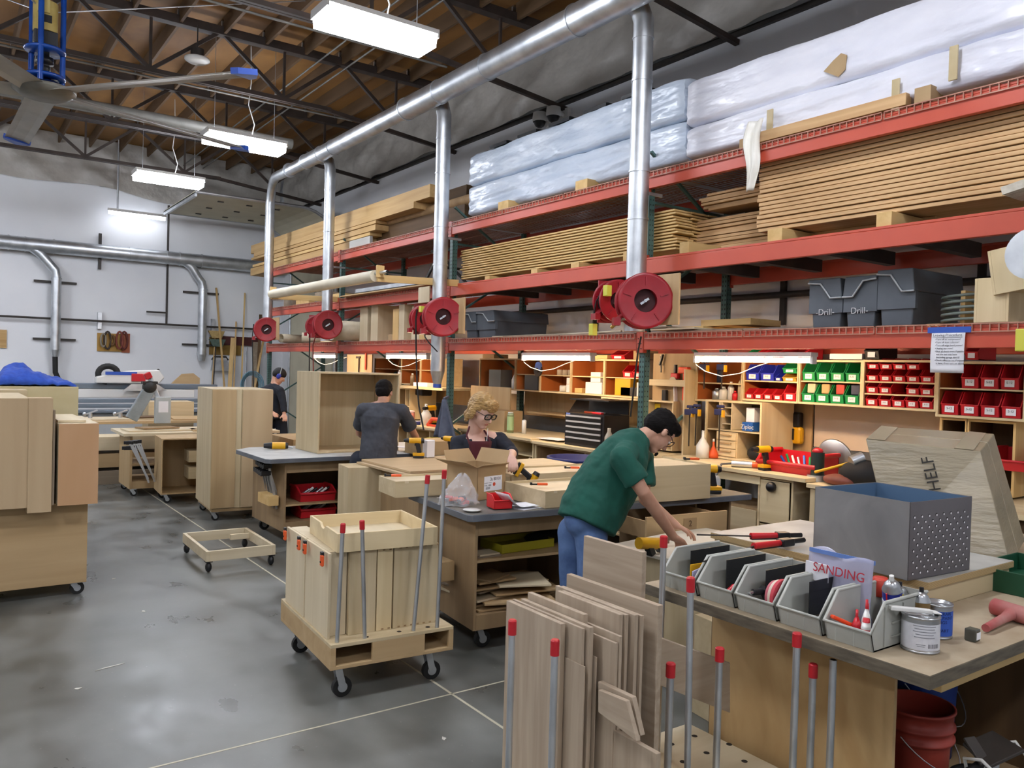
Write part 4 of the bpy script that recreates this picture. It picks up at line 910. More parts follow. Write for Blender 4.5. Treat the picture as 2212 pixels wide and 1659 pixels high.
# boards and tray on the shelves of the middle table
def loc_main(x, y): c, s = math.cos(RM), math.sin(RM); return (2.74+c*x-s*y, 4.27+s*x+c*y)
def on_main(name, x, y, z, sx, sy, sz, mat, label, cat, rz=0, bevel=.002):
    o = MB().box((0, 0, 0), (sx, sy, sz)).build(name, mat, bevel=bevel); p = loc_main(x, y); o.location = (p[0], p[1], z); o.rotation_euler = (0, 0, RM+rz); return tag(o, label, cat)
t = openbox('parts_tray', (0, 0, 0), .46, .26, .06, .008, flat('olive_yellow_tray', 'a39a26', .5), 'olive yellow tray of hardware on the upper shelf of the middle table', 'tray'); p = loc_main(.36, .2); t.location = (p[0], p[1], .6); t.rotation_euler = (0, 0, RM+.12)
tag(MB().ball(tuple(loc_main(.85, .4))+(.64,), (.2, .1, .045), 12).build('black_pouch', flat('black_cloth', '141416', .9)), 'black pouch beside the olive yellow tray', 'pouch')
zz_ = .242; k = 0
for (x, y, sx, sy, rz, kd) in ((.16, .14, .62, .5, 0, 'ply'), (.14, .2, .7, .45, .1, 'oldply'), (.2, .13, .5, .5, -.25, 'ply'), (.16, .16, .4, .55, .2, 'pale'), (.3, .16, .5, .4, -.1, 'ply'), (.2, .2, .42, .4, .35, 'grey'), (.15, .18, .6, .3, .05, 'ply'), (.32, .15, .36, .35, -.3, 'pale'), (.18, .17, .3, .3, .1, 'ply'), (.25, .14, .24, .22, .5, 'oldply')):
    on_main('scrap_board', x, y, zz_, sx, sy, .014, wood(kd, 'X'), ['lowest', 'second', 'third', 'fourth', 'fifth', 'sixth', 'seventh', 'eighth', 'ninth', 'topmost'][k]+' plywood offcut from the bottom of the loose pile under the middle table', 'board', rz); zz_ += .0155+.012*(k % 2); k += 1
on_main('scrap_board', .15, .15, .599, .18, .16, .012, wood('grey', 'X'), 'small scrap left of the olive yellow tray', 'board'); on_main('scrap_board', .16, .14, .612, .16, .13, .012, wood('pale', 'X'), 'small pale scrap on top of the one left of the tray', 'board', .1)
# ---- trays and boxes on the middle table
def tray(loc, sx, sy, sz, label, rz=0, mat=None, notch=True, name='drawer_box', fl=.03):
    t = thing(name, label, 'drawer box', loc, rz); th = .014; m = mat or wood('birch', 'X')
    for a, b in (((0, th, 0), (th, sy-th, sz)), ((sx-th, th, 0), (sx, sy-th, sz))): MB().box(a, b).build('side', m, t, bevel=.0015)
    MB().box((0, sy-th, 0), (sx, sy, sz)).build('back', m, t, bevel=.0015); MB().box((0, 0, 0), (sx, th, sz)).build('front', m, t, bevel=.0015)
    MB().box((th, th, sz-fl), (sx-th, sy-th, sz-fl+.006)).build('bottom_panel', wood('pale', 'X'), t)
    if notch: MB().box((sx*.06, -.001, sz-.016), (sx*.06+.03, th+.001, sz+.0005)).build('joint_block', wood('pale', 'X'), t)
    return t
p = (2.655, 5.08)
tray((2.63, 5.07, .922), 1.15, .34, .115, 'long upturned drawer box at the left end of the middle table', math.radians(-6), fl=.02)
tray((3.325, 4.245, .922), 1.12, .52, .115, 'upturned drawer box on the near edge of the middle table, right of the cardboard box', math.radians(-3), fl=.025)
tray((3.55, 4.95, .98), 1.0, .44, .07, 'upturned drawer box the woman in the apron is drilling', math.radians(-4), fl=.02)
carcass('spacer_box', 'box under the upturned drawer the woman is drilling', 'box', (3.6, 4.97, .922), .9, .40, .056, wood('ply', 'X'), math.radians(-4))
q = at(1195, 1008, 'Y', 6.1)
carcass('flat_box', 'pale flat box beyond the far edge of the middle table', 'box', (3.95, 5.55, .0), .75, .5, .115, wood('birch', 'X'), 0, z0=.90)
carcass('flat_box_stand', 'plain stand carrying the flat box beyond the middle table', 'stand', (3.97, 5.57, 0), .70, .45, .897, wood('oldply', 'Z'), 0)
tray((4.14, 4.10, .922), .60, .55, .26, 'tall drawer box at the right end of the middle table beside the yellow drill', math.radians(-5.5), fl=.02)
# orange clips lying on the boxes
def clip(x, y, z, rz, label):
    t = thing('orange_clip', label, 'clamp', (x, y, z), rz)
    MB().box((0, -.015, 0), (.075, .015, .016)).build('handle', toolora, t, bevel=.004); MB().box((-.05, -.008, 0), (0.005, .008, .012)).box((-.05, -.014, 0), (-.035, .014, .02)).build('jaw', blackplas, t, bevel=.002)
for px, py, z, lab in ((845, 1029, 1.04, 'orange clip on the near rim of the long upturned drawer box'), (990, 1017, 1.04, 'orange clip at the far rim, just behind the cardboard box'), (1160, 1048, 1.04, 'orange clip on the drawer box right of the red bin'), (1232, 1012, 1.052, 'orange clip on the drawer the woman is drilling'), (1490, 993, 1.184, 'orange clip on the tall drawer box at the right end')):
    q = at(px, py, 'Z', z); clip(q.x, q.y, z, -.5, lab)
# cardboard box with open flaps
t = thing('cardboard_box', 'open brown cardboard box with a shipping label and flaps up, on the middle table', 'cardboard box', (3.075, 4.70, .922), math.radians(14))
W2, D2, H2 = .30, .30, .235; th = .005
b = MB().box((0, 0, 0), (W2, th, H2)).box((0, D2-th, 0), (W2, D2, H2)).box((0, 0, 0), (th, D2, H2)).box((W2-th, 0, 0), (W2, D2, H2)).box((0, 0, 0), (W2, D2, th)); b.build('box_body', cardb, t)
for a, b_, c_, d_ in (((0, 0, H2), (0, D2, H2), (-.12, D2, H2+.045), (-.12, 0, H2+.045)), ((W2, D2, H2), (0, D2, H2), (.02, D2+.06, H2+.09), (W2-.02, D2+.06, H2+.09)), ((0, 0, H2), (W2, 0, H2), (W2-.01, -.04, H2-.0+.02), (.01, -.04, H2+.02)), ((W2, 0, H2), (W2, D2, H2), (W2+.05, D2-.01, H2+.10), (W2+.05, .01, H2+.10))):
    MB().add([a, b_, c_, d_], [(0, 1, 2, 3)]).build('flap', cardb, t, solid=.005)
MB().box((.07, -.0015, .06), (.26, -.0002, .165)).build('shipping_label', paper, t)
Mf = lambda x, z: frame((x, -.0017, z), (1, 0, 0), (0, 0, 1))
text('3s 80101', .032, Mf(.19, .142), ink, t, 'handwriting'); text('▪▪▪▪ ▪▪▪\nTHL 1001\n||||||||||', .018, Mf(.11, .10), ink, t, 'printed_lines')
MB().cyl((.175, -.002, .105), (.175, -.0005, .105), .014, n=16).build('red_mark', flat('red_print', 'cc4b32', .8), t)
# bag of orange hardware, papers, plate, red bin
q = at(998, 1092, 'Z', .923)
bg = thing('plastic_bag', 'clear plastic bag of orange and black hardware on the middle table', 'plastic bag', (q.x, q.y+.05, .923))
cl = glassy('clear_film', 'd7dadf', .33, .12)
def bagf(u, v):
    a = 2*PI*u; r = (.115*(1-v)**.6+.012)*(1+.18*mn.noise(V((math.cos(a)*2.5, math.sin(a)*2.5, v*4)))*2); z = .005+.20*v
    return (r*1.1*math.cos(a)+.03*v, r*.9*math.sin(a), z+.01*math.sin(a*7)*v)
MB().grid(bagf, 48, 22).build('film', cl, bg)
for k in range(16):
    a = k*2.4; r = .02+.06*((k*37) % 10)/10; c = ('e0562a', '1a1a1d', 'c9302a')[k % 3]
    MB().box((-.025, -.012, -.009), (.025, .012, .009), 0, Matrix.Translation((r*math.cos(a), r*math.sin(a), .016+.014*(k//6))) @ Matrix.Rotation(a, 4, 'Z') @ Matrix.Rotation(.4, 4, 'X')).build('hardware_clip', flat('hw'+c, c, .4), bg, bevel=.003)
q = at(1020, 1104, 'Z', .923); tag(MB().lathe([(0, 0), (.045, 0), (.06, .010), (.062, .012), (0, .006)], 28).build('paper_plate', white, loc=(q.x, q.y, .922)), 'small white plate at the near corner of the middle table', 'plate')
def bin_(name, loc, rz, w, d, h, mat, label, lbl=True, grp=None, lip=.45, slope=.35, lblm=None, cat='parts bin', txt=None):
    """stacking bin; opening faces -x local; width along y"""
    t = thing(name, label, cat, loc, rz, grp); th = .004+.006*w; i = w*.06
    pr = [(0, 0), (d, 0), (d, h), (d*slope, h), (0, h*lip)]
    s = MB()
    for y in (i*.5, w-i*.5-th): s.prism([(x, z) for x, z in [(d*.06, 0)]+pr[1:]+[]], y, y+th, 'Y')
    s.box((d-th, i*.5, 0), (d, w-i*.5, h)).box((d*.06, i*.5, 0), (d, w-i*.5, th))
    s.hexa([(d*.06, i*.5, 0), (d*.06+th, i*.5, 0), (d*.06+th, w-i*.5, 0), (d*.06, w-i*.5, 0)], [(0, i*.5, h*lip), (th, i*.5, h*lip), (th, w-i*.5, h*lip), (0, w-i*.5, h*lip)])
    r = w*.035
    s.tube([(d, i*.5, h), (d*slope, i*.5, h), (0, i*.5, h*lip), (0, w-i*.5, h*lip), (d*slope, w-i*.5, h), (d, w-i*.5, h)], r, 6)
    s.build('tub', mat, t)
    if lbl: MB().box((-.0035+d*.015, w*.25, h*.1), (-.002+d*.015, w*.75, h*lip*.85), 0).build('label_card', lblm or paper, t)
    if lbl and txt: text(txt, h*.13, frame((-.005+d*.015, w*.5, h*.27), (0, -1, 0), (0, 0, 1)), ink, t, 'printed_number')
    return t
q = at(1088, 1101, 'Z', .93)
bin_('parts_bin', (q.x+.09, q.y+.02, .928), math.radians(80), .14, .13, .09, flat('bright_red_plastic', 'd42a2e', .3), 'bright red parts bin on the papers near the edge of the middle table', lbl=False, lip=.6)
for k, (x, y, rz) in enumerate(((.42, .03, .3), (.56, .06, .1), (.18, .5, .5))): on_main('paper_sheet', x, y, .9205+.002*k, .3, .2, .001, paper, ['curled plan sheet under the red bin', 'white plan sheet right of the red bin', 'white sheet at the left end of the middle table'][k], 'paper', rz, 0)
q = at(1010, 1062, 'Z', .93)
tag(MB().grid(lambda u, v: (.26*u-.02, .16*v, .012+.15*max(0, .45-u)**1.6*2.2), 12, 3).build('curled_paper', paper, solid=.001, loc=(loc_main(.33, .05)[0], loc_main(.33, .05)[1], .925)), 'white sheet curling up between the bag and the red bin', 'paper')
# ---- box in front of the white-topped table and the sheet stack
carcass('base_cabinet', 'plain birch cabinet on the floor behind the stacked drawers', 'cabinet', (3.09, 6.90, 0), .49, .34, .80, wood('birch', 'Z'), math.radians(-8), z0=.10, casters=1)
t = carcass('panel_cart', 'cart carrying flat panels between the two work tables', 'cart', (3.36, 6.02, 0), 1.1, 1.0, .76, wood('oldply', 'Z'), math.radians(-3), z0=.14, casters=1)
for k in range(2): tag(MB().box((3.28+.05*k, 6.15, .903+.022*k), (4.5, 7.14, .923+.022*k)).build('plywood_sheet', wood('tan', 'X'), bevel=.002), ['lower flat panel on the panel cart', 'upper flat panel on the panel cart in front of the man in grey'][k], 'panel')
# things on the white-topped table
def drill(loc, rz, label, tilt=None, big=1.0, cat='cordless drill'):
    t = thing('cordless_drill', label, cat, loc, rz); 
    MB().cyl((-.02, 0, .17), (.10, 0, .17), .030, .027, n=18).build('motor_housing', toolyel, t); MB().cyl((.10, 0, .17), (.15, 0, .17), .024, .015, n=14).build('chuck', blackplas, t)
    MB().cyl((-.05, 0, .17), (-.02, 0, .17), .024, .03, n=18).build('rear_cap', blackplas, t)
    MB().bar((.02, 0, .16), (-.005, 0, .045), .034, .045, upv=(1, 0, 0)).build('grip', blackplas, t, bevel=.008)
    MB().box((.03, -.01, .12), (.045, .01, .145)).build('trigger', blackplas, t)
    MB().box((-.055, -.036, .022), (.06, .036, .05)).build('battery_cap', toolyel, t, bevel=.005); MB().box((-.05, -.034, .0), (.055, .034, .022)).build('battery', blackplas, t, bevel=.004)
    if tilt is not None: t.rotation_euler = tilt
    t.scale = (big,)*3
    return t
q = at(592, 966, 'Z', .925)
t = thing('heat_gun', 'yellow and black cordless tool lying on the white-topped table', 'power tool', (q.x, q.y, .902), math.radians(-20))
MB().cyl((-.02, 0, .04), (.12, 0, .04), .038, n=20).build('motor_housing', toolyel, t); MB().cyl((-.11, 0, .04), (-.02, 0, .04), .025, .037, n=18).build('nose', blackplas, t); MB().cyl((.12, 0, .04), (.15, 0, .04), .036, .03, n=18).build('rear_cap', blackplas, t); MB().cyl((.15, 0, .03), (.20, 0, .02), .012, n=8).build('cable_stub', galv, t)
drill((3.88, 7.0, .95), math.radians(150), 'yellow and black drill standing on the panels by the man in grey')
drill((4.28, 7.05, .95), math.radians(100), 'drill standing right of the yellow bins, behind the woman')
q = at(915, 965, 'Z', .95)
bin_('parts_bin', (q.x+.18, q.y+.1, .948), math.radians(80), .18, .2, .07, yellowplas, 'left one of the two low yellow bins by the man in grey', lbl=False, lip=.7)
bin_('parts_bin', (q.x+.38, q.y+.1, .948), math.radians(80), .17, .2, .07, yellowplas, 'right one of the two low yellow bins', lbl=False, lip=.7)
q = at(870, 968, 'Z', .948); tag(MB().box((0, 0, 0), (.25, .2, .003)).build('paper_pad', paper, loc=(q.x, q.y, .948)), 'white paper pad beside the man in grey', 'paper')
tag(MB().box((0, 0, 0), (.09, .09, .17)).build('white_carton', paper, loc=(3.97, 7.0, .948), bevel=.003), 'small white carton behind the drill by the man in grey', 'carton')
q = at(945, 972, 'Z', .95); t = thing('screwdriver', 'red-handled screwdriver on the panels in front of the yellow bins', 'tool', (q.x, q.y, .96), .3); MB().cyl((-.05, 0, .008), (0, 0, .008), .012, n=10).build('handle', redplas, t); MB().cyl((0, 0, .008), (.1, 0, .008), .004, n=8).build('shaft', chrome, t)
tag(MB().tube([(0, 0, .01), (.05, .02, .012), (.1, 0, .01), (.07, -.03, .012), (.02, -.02, .01)], .007, 6, closed=True).build('black_pliers', blackplas, loc=(q.x+.14, q.y, .95)), 'black pliers beside the red screwdriver', 'tool')
carcass('drawer_block', 'wide plain box behind the drill and the yellow bins', 'box', (4.2, 7.5, .902), .62, .4, .15, wood('ply', 'X'))
# red bins inside the white-topped table
for k, (z, y, lab) in enumerate(((.42, 8.02, 'large red bin of hardware on the shelf under the white-topped table'), (.245, 8.05, 'lower red bin under the white-topped table'))):
    bin_('parts_bin', (3.44+.02*k, y-.06, z), math.radians(88), .40, .34, .14, redplas, lab, lbl=False, lip=.6)
    for j in range(6): tag(MB().cyl((0, 0, 0), (.09, .02, .05), .014, n=8).build('tool_in_bin', (galv, white, blackplas)[j % 3], loc=(3.10+.05*j, y+.06+.02*(j % 3), z+.06+.01*(j % 2))), ORD[j]+' small tool from the left in the '+('upper', 'lower')[k]+' red bin under the white-topped table', 'tool', 'tools in the red bins')
# yellow drill at the right end of the middle table
q = at(1540, 1065, 'Z', .922); drill((q.x, q.y, .922), math.radians(150), 'yellow and black drill standing at the right end of the middle table', big=1.12)
q = at(1562, 1060, 'Z', .922); tag(MB().lathe([(0, 0), (.04, 0), (.042, .08), (.03, .1), (.03, .11), (.026, .1), (.036, .078), (.036, .006), (0, .006)], 20).build('glass_jar', glassy('clear_jar', 'cfd4d8', .35), loc=(q.x, q.y+.08, .922)), 'small clear jar behind the yellow drill on the middle table', 'jar')
# open drawer marked 2 under the right end
t = thing('marked_drawer', 'open drawer marked 2 sticking out under the right end of the middle table', 'drawer', (3.95, 3.93, .715), RM)
MB().box((0, -.02, 0), (.75, .0, .15)).build('front', wood('ply', 'X'), t, bevel=.002); MB().box((0, 0, 0), (.02, .5, .12)).box((.73, 0, 0), (.75, .5, .12)).box((.02, 0, 0), (.73, .5, .015)).build('tray', wood('oldply', 'X'), t)
MB().box((.33, -.026, .04), (.45, -.0205, .12)).build('plaque', wood('oldply', 'X'), t); text('2', .06, frame((.39, -.0268, .08), (1, 0, 0), (0, 0, 1)), flat('burnt_brown', '4a3018', .8), t)
# ---- pallet dolly with stacked drawers
RZ = math.radians(-4.2)
t = thing('pallet_dolly', 'plywood pallet dolly with fork slots carrying a stack of upright drawers', 'dolly', (1.745, 4.07, 0), RZ)
PL, PD = .745, .985; pm = wood('ply', 'X')
MB().box((0, 0, .31), (PL, PD, .33)).build('top_deck', wood('birch', 'X'), t, bevel=.002); MB().box((0, 0, .19), (PL, PD, .21)).build('bottom_deck', pm, t, bevel=.002)
b = MB()
for x0, x1 in ((0, .03), (.24, .56), (.715, .745)): b.box((x0, 0, .21), (x1, .02, .31)).box((x0, PD-.02, .21), (x1, PD, .31))
b.box((0, 0.02, .21), (.02, PD-.02, .31)).box((PL-.02, .02, .21), (PL, PD-.02, .31)); b.build('side_rail', pm, t, bevel=.001)
for x in (.09, .64):
    for y in (.1, .88): caster(t, x, y, .19, .055)
for x, y in ((.22, .045), (.42, .05), (.60, .05)): MB().cyl((x, y, .3302), (x, y, .3308), .014, n=14).build('peg_hole', flat('dark_hole', '251c12', .9), t)
capm = redcap
def pipe(p0, p1, label, cap=True, r=.0135):
    p0, p1 = V(p0), V(p1); t = thing('steel_stake', label, 'pipe', p0, 0); d = p1-p0
    MB().cyl((0, 0, 0), d, r, n=16).build('tube', galv, t)
    if cap:
        u = d.normalized(); MB().cyl(d-u*.045, d+u*.002, r*1.28, n=16).cyl(d+u*.002, d+u*.006, r*1.28, r*1.0, n=16).build('cap', capm, t)
    else: MB().cyl(d, d+d.normalized()*.0005, r*.8, n=16).build('hollow_end', black, t)
for (pb, pt, lab) in (((728, 1387), (741, 1133), 'red-capped steel stake at the left end of the pallet dolly, in front of the drawers'), ((788, 1378), (782, 1126), 'red-capped steel stake second from the left on the pallet dolly'),
                 ((893, 1362), (924, 1028), 'taller red-capped steel stake leaning right on the pallet dolly'), ((944, 1355), (960, 1017), 'red-capped steel stake at the right end of the pallet dolly')):
    a = at(*pb, 'Z', .331); b_ = at(*pt, 'Y', a.y-.02); pipe(a, b_, lab, r=.0115)
# upright drawers: local frame of the dolly
def on_d(x, y): c, s = math.cos(RZ), math.sin(RZ); return (1.745+c*x-s*y, 4.07+s*x+c*y)
lay = [(.03, .135, .14, .90, .475, 'pale'), (.137, .30, .11, .88, .47, 'birch'), (.303, .40, .11, .86, .472, 'maple'), (.405, .69, .11, .86, .475, 'birch')]
names = ['leftmost', 'second', 'third', 'rightmost and widest']
for k, (x0, x1, y0, y1, h, kd) in enumerate(lay):
    t = thing('drawer_box', names[k]+' drawer box standing on end on the pallet dolly', 'drawer box', (*on_d(x0, y0), .331), RZ, 'drawers standing on the pallet dolly')
    w = x1-x0-.004; m = wood(kd, 'Z')
    MB().box((0, 0, 0), (w, .012, h)).build('bottom_panel', m, t, bevel=.001)
    MB().box((0, .012, 0), (.012, y1-y0, h)).box((w-.012, .012, 0), (w, y1-y0, h)).build('side', m, t, bevel=.001)
    MB().box((.012, .012, 0), (w-.012, y1-y0, .012)).build('end_board', m, t); MB().box((.012, .012, h-.012), (w-.012, y1-y0, h)).build('end_board', m, t)
    if k in (3, 2): 
        b = MB()
        for j in range(7 if k == 3 else 2): b.box((.03+j*.04, -.0006, .004), (.045+j*.04, .0, .012)).box((.03+j*.04, -.0006, h-.012), (.045+j*.04, .0, h-.004))
        b.build('dovetail', wood('oldply', 'Z'), t)
for k, (y0, y1) in enumerate(((.10, .52), (.54, .93))):
    t = thing('cover_board', ['near', 'far'][k]+' pale panel covering the aisle side of the drawers on the pallet dolly', 'panel', (*on_d(.012, y0), .331), RZ)
    MB().box((-.0, 0, 0), (.016, y1-y0, .474)).build('board', wood('pale', 'Z'), t, bevel=.001)
for k, y in enumerate((.14, .46, .58, .88)):
    t = thing('orange_clip', ['first', 'second', 'third', 'fourth'][k]+' orange clip from the near end, hung on the pale side panels', 'clamp', (*on_d(-.006, y), .331+.40), RZ, 'orange clips on the side panels')
    MB().box((-.016, -.018, 0), (.0, .018, .062)).build('handle', toolora, t, bevel=.006); MB().box((-.012, -.004, .055), (.004, .026, .078)).box((-.02, -.006, .02), (-.016, .006, .03)).build('latch', blackplas, t, bevel=.002)
t = thing('pullout_tray', 'pale shallow tray with a scooped front lying on top of the upright drawers', 'drawer box', (*on_d(.055, .09), .808), RZ-.05)
TX, TY_, TH = .60, .60, .105; m = wood('maple', 'X')
MB().box((0, 0, 0), (TX, .014, TH)).build('front', m, t, bevel=.0015); MB().box((0, TY_-.014, 0), (TX, TY_, TH)).build('back', m, t, bevel=.0015); MB().box((TX-.014, .014, 0), (TX, TY_-.014, TH)).build('side', m, t, bevel=.0015)
sc = [(.014, 0), (TY_-.014, 0), (TY_-.014, TH), (TY_*.66, TH)]+[(TY_*.66-.03-.12*a/8, TH-.026*math.sin(PI*a/8)**.8) for a in range(9)]+[(TY_*.33, TH), (.014, TH)]
MB().prism(sc, 0, .014, 'X').build('scooped_side', m, t); MB().box((.014, .014, .02), (TX-.014, TY_-.014, .028)).build('bottom_panel', wood('pale', 'Y'), t)
# ---- near board cart
t = thing('board_cart', 'low peg-hole board cart at the bottom of the picture holding oak boards', 'cart', (1.55, 1.55, 0))
MB().box((0, 0, .17), (1.36, 1.02, .20)).build('deck', wood('pale', 'X'), t, bevel=.003); MB().box((.02, .02, .11), (1.34, 1.0, .17)).build('frame', wood('ply', 'X'), t)
for x in (.1, 1.26):
    for y in (.1, .92): caster(t, x, y, .11, .05)
ph = MB().cyl((0, 0, .2002), (0, 0, .2008), .0135, n=12).build('peg_hole', flat('dark_hole', '251c12', .9), t); ph.location = (.08, .07, 0)
for i in range(9):
    for j in range(7):
        if i+j: o = ph.copy(); C.objects.link(o); o.location = (.08+i*.15+(.07 if j % 2 else 0), .07+j*.14, 0)
def board(X, far, near, th, zb, label, kind='oak', ax='Z', lean=0, grp=None):
    a, b_ = at(*far, 'X', X), at(*near, 'X', X); z = (a.z+b_.z)/2
    o = MB().box((0, 0, 0), (th, a.y-b_.y, z-zb)).build('oak_board', wood(kind, ax), bevel=.0015); o.location = (X, b_.y, zb); 
    if lean: o.rotation_euler = (0, lean, 0)
    return tag(o, label, 'board', grp)
board(1.76, (1094, 1300), (1212, 1345), .02, .201, 'leftmost oak panel on the board cart, its wide face to the aisle')
board(1.79, (1107, 1297), (1258, 1355), .012, .201, 'second oak panel from the left on the board cart'); board(1.808, (1125, 1295), (1274, 1354), .018, .201, 'third oak panel from the left on the board cart')
board(1.835, (1140, 1281), (1261, 1326), .02, .201, 'oak panel just behind the left three, slightly taller')
board(1.785, (1200, 1414), (1263, 1436), .0045, .201, 'short oak strip standing in front of the third panel'); board(1.832, (1262, 1408), (1289, 1419), .0025, .201, 'narrow oak strip standing between the left and middle panels')
board(1.87, (1250, 1338), (1339, 1375), .012, .201, 'middle oak panel, lower than its neighbours'); board(1.856, (1262, 1362), (1330, 1388), .012, .45, 'small oak panel leaning before the middle panel')
board(1.905, (1203, 1279), (1339, 1325), .016, .201, 'oak panel right of the middle with a stepped top'); board(1.924, (1212, 1278), (1352, 1326), .014, .201, 'thin oak panel directly behind the stepped one')
board(1.945, (1200, 1268), (1372, 1326), .016, .201, 'oak panel behind the thin one, reaching farther left'); board(1.965, (1212, 1268), (1386, 1328), .012, .201, 'dark-edged oak panel next to the tallest one')
board(2.02, (1224, 1243), (1422, 1305), .024, .201, 'tall thick oak panel on the right of the board cart', 'oak', 'Y')
board(2.16, (1261, 1159), (1388, 1191), .022, .50, 'highest oak panel with level grain behind the tall thick one', 'oak', 'Y')
tag(MB().box((2.10, 2.2, .201), (2.30, 2.50, .497)).build('support_block', wood('ply', 'Z'), bevel=.003), 'plywood block holding up the highest oak panel', 'block')
def slant(X, pts, th, label):
    P = [at(x, y, 'X', X) for x, y in pts]; b = MB().hexa(P, [p+V((th, 0, 0)) for p in P]); return tag(b.build('oak_board', wood('oak', 'Y'), bevel=.0015), label, 'board')
slant(1.80, [(1292, 1538), (1375, 1602), (1352, 1515), (1292, 1490)], .018, 'small tilted oak panel leaning low at the front of the cart')
slant(1.83, [(1292, 1520), (1384, 1590), (1365, 1507), (1292, 1472)], .02, 'tilted oak panel with a slanted edge behind the small tilted one')
board(1.86, (1299, 1584), (1419, 1606), .02, .201, 'low oak panel at the bottom edge of the picture')
a = at(1428, 1378, 'X', 2.45); 
P = [at(x, y, 'X', 2.45) for x, y in ((1428, 1500), (1560, 1530), (1577, 1434), (1428, 1378))]
P = [V((2.25+.4*i, p.y, p.z)) for i, p in zip((0, 1, 1, 0), P)]
slant2 = MB().hexa([at(1425, 1480, 'X', 2.35), at(1577, 1540, 'X', 2.75), at(1577, 1434, 'X', 2.75), at(1425, 1378, 'X', 2.35)], [at(1425, 1480, 'X', 2.35)+V((.012, .012, 0)), at(1577, 1540, 'X', 2.75)+V((.012, .012, 0)), at(1577, 1434, 'X', 2.75)+V((.012, .012, 0)), at(1425, 1378, 'X', 2.35)+V((.012, .012, 0))])
tag(slant2.build('oak_plank', wood('oak', 'X')), 'oak plank lying on edge between the board cart and the near bench', 'board')
tag(MB().box((2.42, 2.38, .201), (2.52, 2.5, .60)).build('upright_offcut', wood('oak', 'Z'), bevel=.002), 'narrow upright offcut behind the oak plank', 'board')
def stake(px, py, D, label, cap=True, dx=0):
    X = D*(fw.x*1.0)/1; d = fw*F_+rt*(px-W_/2)-up*(py-H_/2); p = CAM+d*(D/F_); pipe((p.x+dx, p.y, .201 if p.x < 2.9 and p.y < 2.56 else .0), p, label, cap, .0115 if D < 2.8 else .0133)
stake(1107, 1342, 2.72, 'red-capped steel stake at the left front of the board cart', dx=0); stake(1199, 1385, 2.56, 'red-capped steel stake in front of the leftmost oak panel')
stake(1434, 1160, 3.5, 'red-capped steel stake behind the tall oak panels'); stake(1492, 1250, 2.75, 'tallest red-capped steel stake right of the oak boards', dx=.02)
stake(1555, 1402, 2.98, 'red-capped steel stake before the end of the oak plank'); stake(1449, 1435, 2.86, 'short red-capped steel stake beside the tall oak panel')
stake(1722, 1370, 2.92, 'red-capped steel stake leaning against the near bench side', dx=-.0); stake(1757, 1437, 3.0, 'shorter red-capped steel stake before the near bench side'); stake(1800, 1425, 2.93, 'steel stake without a cap before the near bench side', False)
# ================================================================ the near bench on the right
nb = thing('workbench', 'big near workbench with a thick plywood top on the right side of the picture', 'workbench', (2.61, 1.30, 0))
edge = layered()
def nbx(n, a, b, m, bev=.002): return MB().box([a[i]-(2.61, 1.30, 0)[i] for i in range(3)], [b[i]-(2.61, 1.30, 0)[i] for i in range(3)]).build(n, m, nb, bevel=bev)
nbx('slab_edge', (2.61, 1.30, .853), (5.6, 2.60, .898), noisy('dusty_dark_edge', '4b453a', '6d6454', 9, (1, 1, 6), .8), .002)
nbx('worktop', (2.612, 1.302, .8985), (5.598, 2.598, .90), noisy('dusty_plywood_top', '9c8a70', 'b3a58c', 5, rough=.75, bump=.1))
nbx('side_panel', (2.95, 1.60, .02), (2.97, 2.48, .852), noisy('knotty_birch_side', 'ad8c5c', 'c8aa7a', 2.6, (1, 1, .45), .5, detail=6, dist=2.0), .001)
nbx('apron', (2.83, 1.37, .775), (5.6, 1.41, .852), wood('pine', 'X')); nbx('partition', (4.10, 1.56, .06), (4.12, 2.48, .852), wood('dark', 'Z')); nbx('partition_edge', (4.099, 1.555, .06), (4.121, 1.56, .852), wood('pale', 'Z'))
nbx('floor_shelf', (2.971, 1.60, .05), (5.55, 2.5, .07), wood('oldply', 'X')); nbx('back_panel', (2.97, 2.49, .07), (5.5, 2.50, .852), wood('dark', 'X')); nbx('corner_block', (2.90, 1.45, .80), (3.0, 1.58, .852), wood('ply', 'X'))
rp = thing('raised_platform', 'plywood riser box on the near bench carrying the metal box', 'riser', (3.33, 1.68, .901))
MB().box((0, 0, .088), (.78, 1.15, .117)).build('top_sheet', edge, rp, bevel=.002); MB().box((.002, .002, .1172), (.778, 1.148, .119)).build('top_face', noisy('grey_white_top', 'a09f99', 'bab9b2', 5, rough=.5), rp)
MB().box((.01, .012, 0), (.76, 1.13, .087)).build('riser_box', wood('birch', 'X'), rp, bevel=.002)
